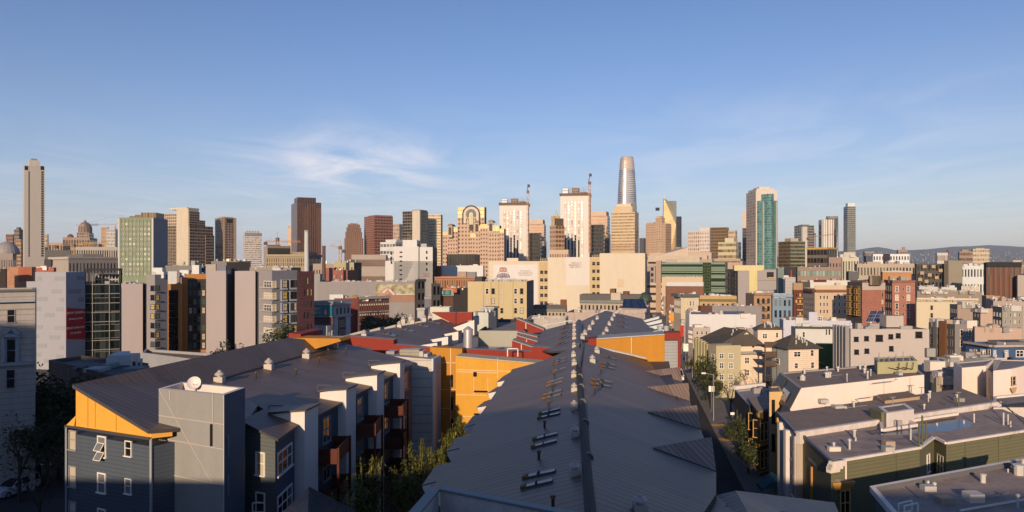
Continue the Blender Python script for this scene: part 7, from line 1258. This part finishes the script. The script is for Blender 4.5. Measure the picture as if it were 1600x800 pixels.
for i in range(2): z = CZ-16.85-.22*i; mb = MB(); p, q = b+V((-.05+.1*i, -.05+.1*i, 0)), c+V((.3, -.05+.1*i, 0)); mb.block([(p.x, p.y), (q.x, q.y), (q.x, q.y+.5), (p.x, p.y+.5)], z-.24, z-.01, [MU], MU); build('cornice_step', mb, B)
for z in (4.0, .9):
    for x in (1190.5, 1196.5): q = BW.at(x, 680); window(B, (q.x, q.y, z), an, .75, 2.0, 'y', 'dm'[x > 1195])
    for f_ in (.3, .75): p = a.lerp(b, f_); window(B, (p.x+.15, p.y+.1, z), an-math.pi/2+.1, .8, 2.0, 'y', 'd')
    mb = MB(); q, p = BW.at(1185.5, 680), BW.at(1201, 680); mb.block([(q.x, q.y-.2), (p.x, p.y-.2), (p.x, p.y), (q.x, q.y)], z-.55, z-.25, [MU], MU); build('sill_band', mb, B)
B = empty('yellow_pillar_house', (28, 78, 0), 'narrow cream yellow stair tower with slot windows on the pavement', 'building'); YP = plain((.56, .38, .17), .75, amt=.08); d = 13.6
o, P = roofblk(B, 'wall', [(1202, 614), (1222.5, 613.5), (1219, 604), (1200.5, 605.5)], d, YP, plain((.2, .16, .14)), 0, .1, None, [YP, YP, YP, plain((.12, .13, .15))]); YW = Wp(zero(P[0]), zero(P[1]))
for y0, y1 in ((624.5, 661), (678, 704)): window(B, YW.at(1208, y1), math.atan2(YW.d.y, YW.d.x), .36, (YW.at(1208, y0)-YW.at(1208, y1)).z, 'd', 'k')
roofblk(B, 'rear_wall', [(1217.5, 645.5), (1219, 650), (1240, 648), (1226, 628)], 14.4, plain((.13, .14, .16)), EDGE)
B = empty('shop_awning', (27.4, 77, 0), 'dark teal fabric awning above the pavement doorway', 'awning'); q = U(1206, 748, 19.8); mb = MB(); mb.face([q+V((-1.1, -.8, -.7)), q+V((-1.1, .9, -.7)), q+V((.3, .9, .4)), q+V((.3, -.8, .4))], plain((.02, .09, .11))); mb.face([q+V((-1.1, -.8, -.7)), q+V((.3, -.8, .4)), q+V((.3, -.8, -.7))], plain((.02, .09, .11))); mb.face([q+V((-1.1, -.8, -.95)), q+V((-1.1, .9, -.95)), q+V((-1.1, .9, -.7)), q+V((-1.1, -.8, -.7))], plain((.02, .09, .11))); build('canvas', mb, B)
# white blank walls at right edge
B = empty('white_blank_wall_house', (60, 92, 0), 'white blank walled house with narrow recessed window slot, right edge', 'building'); d = 12.2; W9 = plain((.80, .68, .60), .8, amt=.1, scale=.8)
for nm, px in (('wall', [(1503, 576.5), (1541, 573), (1552, 563), (1490, 568)]), ('rear_wall', [(1552, 581), (1580, 578), (1640, 565), (1560, 563)])): roofblk(B, nm, px, d, W9, plain((.22, .20, .2), amt=.25), 0, .12, plain((.4, .36, .34)))
P = [U(x, y, d) for x, y in ((1541, 575), (1552, 583), (1580, 579), (1588, 577), (1640, 570))]; SLW = Wp(zero(P[0]), zero(P[1])); mb = MB(); mb.face([zero(P[0]), zero(P[1]), P[1], P[0]], plain((.4, .34, .30), amt=.15)); build('recess_wall', mb, B); window(B, SLW.at(1546, 612), math.atan2(SLW.d.y, SLW.d.x), .8, 1.5, 'd', 'd')
FW9 = Wp(zero(P[1]), zero(P[4])); q = FW9.at(1584, 601); window(B, q, math.atan2(FW9.d.y, FW9.d.x), .7, .95, 't', 'd')
mb = MB(); q = FW9.at(1584, 608); n9 = V((FW9.d.y, -FW9.d.x, 0)); mb.face([q+n9*.02+FW9.d*x+V((0, 0, z)) for x, z in ((-.7, .2), (.7, .2), (.4, -.35), (-.1, -.5), (-.5, -.2))], plain((.5, .30, .16), .9, amt=.3)); build('rust_stain', mb, B)
for x, h in ((1470, 1.4), (1476, 1.7), (1483, 1.3)): pass
B = empty('lower_white_yard', (58, 82, 0), 'low white stepped wall and dark flat roof under the blank walls', 'building'); roofblk(B, 'wall', [(1552, 640), (1660, 640), (1660, 612), (1552, 622)], 14.4, plain((.52, .46, .42), amt=.15), plain((.20, .18, .17), amt=.3), 0, .2, LT); roofblk(B, 'dark_roof', [(1573, 634), (1660, 634), (1660, 622), (1578, 631)], 14.05, DK, plain((.06, .055, .055), amt=.2), 8)
for k in range(3):
    a_, b_ = U(1545+k*12, 618+6*k, 13.4), U(1620, 668+8*k, 13.6); mb = MB(); mb.bar(a_, b_, .025, DK, 4); o = build('overhead_cable', mb); tag(o, 'black overhead cable sagging across the low roofs at right', 'cable', 'overhead cables at the right edge')

def fittings(pl, parent, px0, px1, n):
    for i in range(n):
        x, y = random.uniform(*px0), random.uniform(*px1); q = pl.at(x, y); mb = MB(); k = random.random()
        if k < .45: r = random.uniform(.05, .1); h = random.uniform(.25, .8); mb.bar(q-V((0, 0, .1)), q+V((0, 0, h)), r, METALS[0], 8); mb.lathe((q.x, q.y, q.z+h), [(r*1.8, -.04), (r*1.8, .05), (.01, .12)], METALS[0], 8); build('vent_pipe', mb, parent)
        elif k < .7: a, b = random.uniform(.2, .5), random.uniform(.2, .45); mb.bx((q.x-a, q.y-b, q.z-.02), (q.x+a, q.y+b, q.z+random.uniform(.2, .5)), random.choice(METALS)); build('roof_unit', mb, parent)
        else: L = random.uniform(1, 4); an = random.choice((.47, 1.4)); mb.bar(q+V((0, 0, .06)), q+V((math.cos(an)*L, math.sin(an)*L, .06)), .035, METALS[3], 5); build('conduit', mb, parent)
for nm, pts_, x0, x1, n in (('mansard_building', ((1250, 609, 12.6), (1444, 587, 12.6), (1218, 584, 12.6)), (1265, 1420), (576, 600), 10), ('flat_roof_building', ((1245, 676, 14.0), (1560, 628, 14.0), (1216, 645, 14.0)), (1270, 1500), (622, 652), 14), ('green_house', ((1298, 722, 14.35), (1437, 699, 14.35), (1640, 667, 14.35)), (1300, 1420), (684, 706), 6), ('pale_roof_building', ((1368, 770, 14.0), (1620, 722, 14.0), (1720, 800, 14.0)), (1430, 1595), (758, 796), 9)): fittings(Pl(*[U(*p) for p in pts_]), bpy.data.objects[nm], x0, x1, n)

# ------------------------------------------------------------------ trees
LEAF = [plain(c, .8, amt=.3, scale=2) for c in ((.028, .04, .014), (.04, .055, .018), (.06, .07, .02), (.022, .03, .014))]; BARK = plain((.055, .042, .034), .95, amt=.3, scale=3)
BAMB = [plain(c, .7, amt=.3, scale=2) for c in ((.12, .13, .025), (.08, .10, .02), (.18, .16, .03), (.055, .07, .02))]
def limbs(mb, a, d, L, r, n, spread=.6, tips=None):
    b = a+d*L; mb.bar(a, b, r, BARK, 6, r*.6)
    if tips is not None and n <= 1: tips.append(b)
    if n == 0: return
    for i in range(random.choice((2, 3))): v = (d+V((random.uniform(-1, 1), random.uniform(-1, 1), random.uniform(-.2, .6)))*spread).normalized(); limbs(mb, a.lerp(b, random.uniform(.6, 1)), v, L*random.uniform(.6, .8), r*.55, n-1, spread, tips)
def leafquad(mb, p, s, mats):
    a = V((random.gauss(0, 1), random.gauss(0, 1), random.gauss(0, .7))).normalized(); b = a.cross(V((random.gauss(0, 1), random.gauss(0, 1), random.gauss(0, 1)))).normalized(); mb.face([p-a*s, p-b*s*.45, p+a*s, p+b*s*.45], random.choice(mats))
def tree(label, loc, h, r, n=2600, name='street_tree', leaf=.22, mats=None, group='street trees', bare=False, cat='tree'):
    o = empty(name, loc, label, cat, group); loc = V(loc); mb = MB(); tips = []; limbs(mb, loc, V((0, 0, 1)), h*.38, h*.022+.05, 4 if bare else 3, .75, tips); build('trunk', mb, o); mb = MB(); c0 = loc+V((0, 0, h*.65)); blobs = [(c0+V((random.uniform(-.55, .55)*r, random.uniform(-.55, .55)*r, random.uniform(-.28, .33)*h)), r*random.uniform(.3, .55)) for _ in range(11)]+[(t, r*.28) for t in tips[:14]]
    for i in range(n):
        c, q = random.choice(blobs); v = V((random.gauss(0, 1), random.gauss(0, 1), random.gauss(0, .8))); v = v.normalized()*q*random.uniform(.55, 1.05)**.6; leafquad(mb, c+v, leaf*random.uniform(.6, 1.3), mats or LEAF)
    build('crown', mb, o); return o
def bamboo(label, loc, h, r, n=1500):
    o = empty('bamboo', loc, label, 'bamboo', 'bamboo in the courtyard'); loc = V(loc); mb = MB(); cul = []
    for i in range(12): a = loc+V((random.uniform(-.4, .4)*r, random.uniform(-.4, .4)*r, 0)); b = a+V((random.uniform(-.5, .5)*r, random.uniform(-.5, .5)*r, h*random.uniform(.72, 1))); mb.bar(a, b, .035, BAMB[2], 5, .012); cul.append((a, b))
    build('stem', mb, o); mb = MB()
    for i in range(n):
        a, b = random.choice(cul); f = random.uniform(.12, 1)**.75; p = a.lerp(b, f)+V((random.gauss(0, 1), random.gauss(0, 1), random.gauss(-.3, .5)))*r*.62*(1.08-f); s = random.uniform(.12, .26); d = V((random.gauss(0, 1), random.gauss(0, 1), random.gauss(-.6, .4))).normalized(); w_ = d.cross(V((0, 0, 1))).normalized()*s*.28; mb.face([p, p+d*s+w_, p+d*s*2.1, p+d*s-w_], random.choice(BAMB))
    build('foliage', mb, o)
for x, y, Y, r, l in ((578, 702, 60, 1.9, 'tall feathery bamboo clump nearest the timber balconies'), (560, 735, 55, 1.5, 'shorter dark bamboo at the foot of the first balcony'), (648, 680, 68, 2.0, 'tallest yellow green bamboo clump in courtyard middle'), (625, 728, 62, 2.2, 'low bushy bamboo in front of the tallest clump'), (642, 712, 66, 1.9, 'mid height bamboo beside the tallest clump'), (680, 690, 75, 1.4, 'thin bamboo clump in front of the pale end wall'), (701, 660, 80, 1.8, 'bamboo against the orange wall'), (720, 646, 82, 1.6, 'pointed bamboo against the yellow wall near roof edge'), (690, 700, 70, 1.5, 'small dark bamboo below the near roof edge'), (535, 760, 52, 1.3, 'sparse dark bamboo beside the ribbed metal roof')):
    p = D(x, y, Y); bamboo(l, (p.x, p.y, 0), p.z, r*.72, 1300)
for x, y, Y, r, n, l in ((60, 596, 84, 5.0, 3600, 'dark dense tree beside the granite building'), (92, 600, 82, 4.2, 3000, 'dark dense tree next to the blue apartment corner'), (22, 605, 80, 4.6, 3200, 'dark dense tree under the pedimented window'), (110, 640, 78, 2.6, 1400, 'small dark tree at the pavement corner'), (75, 640, 80, 3.5, 2000, 'low dark tree filling the gap before the workshop')):
    p = D(x, y, Y); tree(l, (p.x, p.y, 0), p.z, r, n, mats=[LEAF[0], LEAF[3]], leaf=.3)
p = D(30, 655, 74); tree('thin brown leaved street tree by the parked silver car', (p.x, p.y, 0), p.z, 2.8, 900, mats=[plain((.05, .034, .018), .8), LEAF[2], LEAF[0]], leaf=.16, bare=True)
p = D(62, 700, 66); tree('sparse reddish twiggy tree at the kerb below silver car', (p.x, p.y, 0), p.z, 2.0, 260, mats=[plain((.06, .035, .025), .8)], leaf=.12, bare=True)
for x, y, Y, r, n, l in ((343, 538, 150, 2.6, 1100, 'round green tree at foot of the pale party wall'), (448, 508, 145, 3.2, 1500, 'green tree at foot of the taupe bay apartments'), (427, 520, 142, 2.6, 900, 'smaller green tree left of the one at taupe bays'), (585, 489, 205, 4.0, 1200, 'dark green tree in front of the dark brick block'), (617, 486, 240, 4.2, 1100, 'dark green tree beside the mural hall corner'), (628, 490, 245, 3.4, 800, 'second dark tree right of mural hall corner')):
    p = D(x, y, Y); tree(l, (p.x, p.y, 0), p.z, r, n, leaf=.32)
for off, Y, h, r, n, l, bare in ((-1.6, 128, 7.5, 2.4, 1500, 'leafy dark green street tree before the tan corner block', False), (-1.6, 121, 6, 2.0, 1000, 'smaller leafy street tree at the crossing', False), (1.0, 116, 6.5, 2.6, 260, 'bare branched tree in front of tan corner block', True), (4.5, 118, 7, 2.6, 240, 'bare branched tree before the cream gable wall', True), (8.5, 119, 6.5, 2.4, 200, 'bare branched tree beside the timber deck', True), (16, 118, 8, 2.4, 260, 'bare branched tree before the nearer hipped roof house', True), (-1.4, 92, 4.6, 1.7, 900, 'small dark street tree beside the slate low house', False), (-1.4, 84, 3.6, 1.4, 700, 'small dark shrub tree on the pavement', False), (-1.5, 150, 6, 1.8, 800, 'street tree beyond the white van', False)):
    tree(l, (SX(Y, off), Y, .13), h, r, n, mats=[plain((.12, .075, .03), .8), LEAF[2]] if bare else LEAF, leaf=.13 if bare else .2, bare=bare)

# ------------------------------------------------------------------ vehicles and street furniture
TYR = plain((.02, .02, .02), .9); RIMM = plain((.35, .35, .36), .4, .6); CGL = glass((.012, .014, .018), .06)
def car(label, loc, rz, c, van=False, L=4.5, W_=1.82, H=1.55, group='cars along the street', head=False):
    o = empty('parked_car', loc, label, 'car', group); ca, sa = math.cos(rz), math.sin(rz); off = V(loc)
    def X(x, y, z): return off+V((x*ca-y*sa, x*sa+y*ca, z))     # x forward
    paint = plain(c, .3, .1, amt=.04, spec=.5); h2 = L/2
    pr = [(-h2, .42), (-h2, .95 if not van else 1.2), (-h2+.22, 1.02 if not van else H), (h2*.32, 1.0), (h2-.25, .86), (h2, .72), (h2, .36), (h2-.3, .25), (-h2+.25, .25)] if not van else [(-h2, .42), (-h2, 1.15), (h2*.35, 1.15), (h2-.2, 1.02), (h2, .85), (h2, .36), (-h2+.2, .27)]
    mb = MB(); w_ = W_/2
    for s in (-1, 1): mb.face([X(x, s*w_, z) for x, z in (pr if s < 0 else pr[::-1])], paint)
    for (x0, z0), (x1, z1) in zip(pr, pr[1:]+pr[:1]): mb.face([X(x0, -w_, z0), X(x0, w_, z0), X(x1, w_, z1), X(x1, -w_, z1)], paint)
    build('body', mb, o); r0, r1 = (-h2+.12, h2*.02) if not van else (-h2+.05, h2*.15); f0, f1 = (-h2+.02, h2*.42) if not van else (-h2+.01, h2*.5); zb = 1.0 if not van else 1.14
    mb = MB(); wi = w_*.80; A = [X(f0, -w_*.97, zb), X(f1, -w_*.97, zb), X(f1, w_*.97, zb), X(f0, w_*.97, zb)]; T_ = [X(r0, -wi, H), X(r1, -wi, H), X(r1, wi, H), X(r0, wi, H)]
    for i in range(4): j = (i+1) % 4; mb.face([A[i], A[j], T_[j], T_[i]], CGL)
    build('glasshouse', mb, o); mb = MB(); dz = V((0, 0, .05)); mb.face([t+dz for t in T_], paint)
    for i in range(4): j = (i+1) % 4; mb.face([T_[i], T_[j], T_[j]+dz, T_[i]+dz], paint); mb.bar(A[i], T_[i], .05, paint)
    for s in (-1, 1): mb.bar(X(-.15, s*w_*.97, zb), X(-.25, s*wi, H), .045, paint)
    build('roof', mb, o)
    for sx_ in (-1, 1):
        for s in (-1, 1):
            a, b = X(sx_*h2*.62, s*w_*.82, .33), X(sx_*h2*.62, s*w_*1.02, .33); mb = MB(); mb.bar(a, b, .33, TYR, 14); wh = build('wheel', mb, o); mb = MB(); mb.bar(b-(b-a)*.1, b+(b-a)*.06, .2, RIMM, 10); build('rim', mb, wh)
    for s in (-1, 1):
        mb = MB(); p = X(h2+.01, s*w_*.7, .68); q = X(h2+.01, s*w_*.7, .82); mb.bar(p, q, .09, plain((.7, .7, .66), .2), 6); build('headlight', mb, o); mb = MB(); mb.bar(X(-h2-.01, s*w_*.8, .75), X(-h2-.01, s*w_*.8, .98), .07, plain((.25, .01, .01), .3), 6); build('tail_light', mb, o)
        mb = MB(); mb.bar(X(h2*.36, s*w_, 1.02), X(h2*.36, s*(w_+.18), 1.08), .09, paint, 6); build('mirror', mb, o)
    return o
p = U(22, 771, 24); car('silver estate car parked beside the kerb at lower left', (p.x, p.y, 0), R(256), (.52, .55, .60), L=4.7, H=1.62, group=None)
p = U(86, 806, 24); car('dark blue car parked against the kerb at bottom left', (p.x+3, p.y, 0), R(262), (.03, .045, .08), group=None)
a_ = math.atan2(1, .16)
car('white van driving towards the viewer on the narrow street', (SX(152, -4.9), 152, 0), a_+math.pi, (.62, .62, .60), van=True, L=5.0, W_=1.95, H=2.1, group=None)
cc = (((-4.0, 300), (.05, .06, .09), 'dark blue car parked at the kerb beyond portal frame'), ((-4.0, 276), (.04, .04, .045), 'black car parked at the kerb beyond portal frame'), ((-4.0, 254), (.16, .19, .24), 'grey blue car parked at the kerb opposite white fins'), ((-4.0, 236), (.05, .06, .08), 'dark slate car parked at the kerb opposite white fins'), ((-4.1, 330), (.3, .3, .31), 'silver car parked far down the street'), ((-4.1, 390), (.08, .03, .03), 'dark red car parked farthest down the street'), ((-8.8, 345), (.5, .5, .5), 'white van parked far down the street on the other side'), ((-11, 262), (.05, .05, .06), 'black car parked on left kerb near the fins'), ((-4.0, 216), (.10, .11, .13), 'charcoal car parked near the orange street banner'), ((-4.0, 190), (.07, .08, .10), 'charcoal car parked beside the red awning'))
for (off, Y), c, l in cc: car(l, (SX(Y, off), Y, 0), a_+(math.pi if 0 else 0), c, van='van' in l, H=2.0 if 'van' in l else 1.5)
def lamp(label, x, Y, h, arm=1.4, head=plain((.75, .73, .68), .5)):
    o = empty('street_lamp', (x, Y, .13), label, 'street lamp', 'street lamps along the pavement'); mb = MB(); mb.bar((x, Y, .13), (x, Y, h), .09, METALS[3], 8, .06); build('pole', mb, o); mb = MB(); mb.bar((x, Y, h-.1), (x-arm, Y, h+.15), .045, METALS[3], 6); build('arm', mb, o); mb = MB(); mb.bx((x-arm-.45, Y-.16, h+.05), (x-arm+.2, Y+.16, h+.25), head); build('lamp_head', mb, o)
for off, Y, l in ((-2.2, 112, 'street lamp standing beside the crossing, nearest'), (-2.2, 150, 'street lamp beyond the tan corner block'), (-2.2, 200, 'street lamp beside the row of street fronts'), (-2.2, 255, 'street lamp far down the street by the cornice block')): lamp(l, SX(Y, off), Y, 7.2)
def boxsign(name, label, x, y, Y, w_, h, m, cat='sign'):
    p = D(x, y, Y); o = empty(name, (p.x, Y, .13), label, cat); mb = MB(); mb.bar((p.x, Y, .13), (p.x, Y, p.z+h/2), .07, METALS[3], 6); build('pole', mb, o); mb = MB(); mb.bx((p.x-w_/2, Y-.12, p.z-h/2), (p.x+w_/2, Y-.05, p.z+h/2), m); build('panel', mb, o)
boxsign('pole_sign', 'white rectangular sign on a pole by the red portal', 1071.5, 543, 165, 1.1, 1.7, plain((.8, .77, .7)))
boxsign('pole_sign', 'white square sign on the lamp pole near bare trees', 1111.5, 607.5, 118, .9, .9, plain((.8, .78, .7)))
boxsign('pole_sign', 'small white tilted sign above the crossing kerb', 1145, 646, 102, .7, .35, plain((.8, .8, .78)))
boxsign('street_banner', 'orange vertical banner hanging over the street', 1049.5, 495, 240, 1.4, 2.6, plain((.62, .26, .04)), 'banner')
boxsign('street_banner', 'red hanging banner along the street fronts', 1065.5, 517, 195, .9, 3.0, plain((.42, .03, .03)), 'banner')
for x, y, Y, l in ((1122, 566, 131, ''),): pass
# the block the viewer stands on and its neighbours behind: unseen, heights set to throw the foreground shadow
B = empty('unseen_viewpoint_block', (0, -20, 0), 'unseen flat roofed blocks behind the viewpoint, sized to shade the foreground', 'building'); vm = plain((.3, .27, .25))
for x0, x1, y0, y1, h in ((-66, -18, -40, -3, 23), (-18, 3, -40, -3, 28), (3, 90, -40, -3, 22.3), (-190, -66, -60, -6, 39)): mb = MB(); mb.bx((x0, y0, 0), (x1, y1, h), vm); build('wall', mb, B)
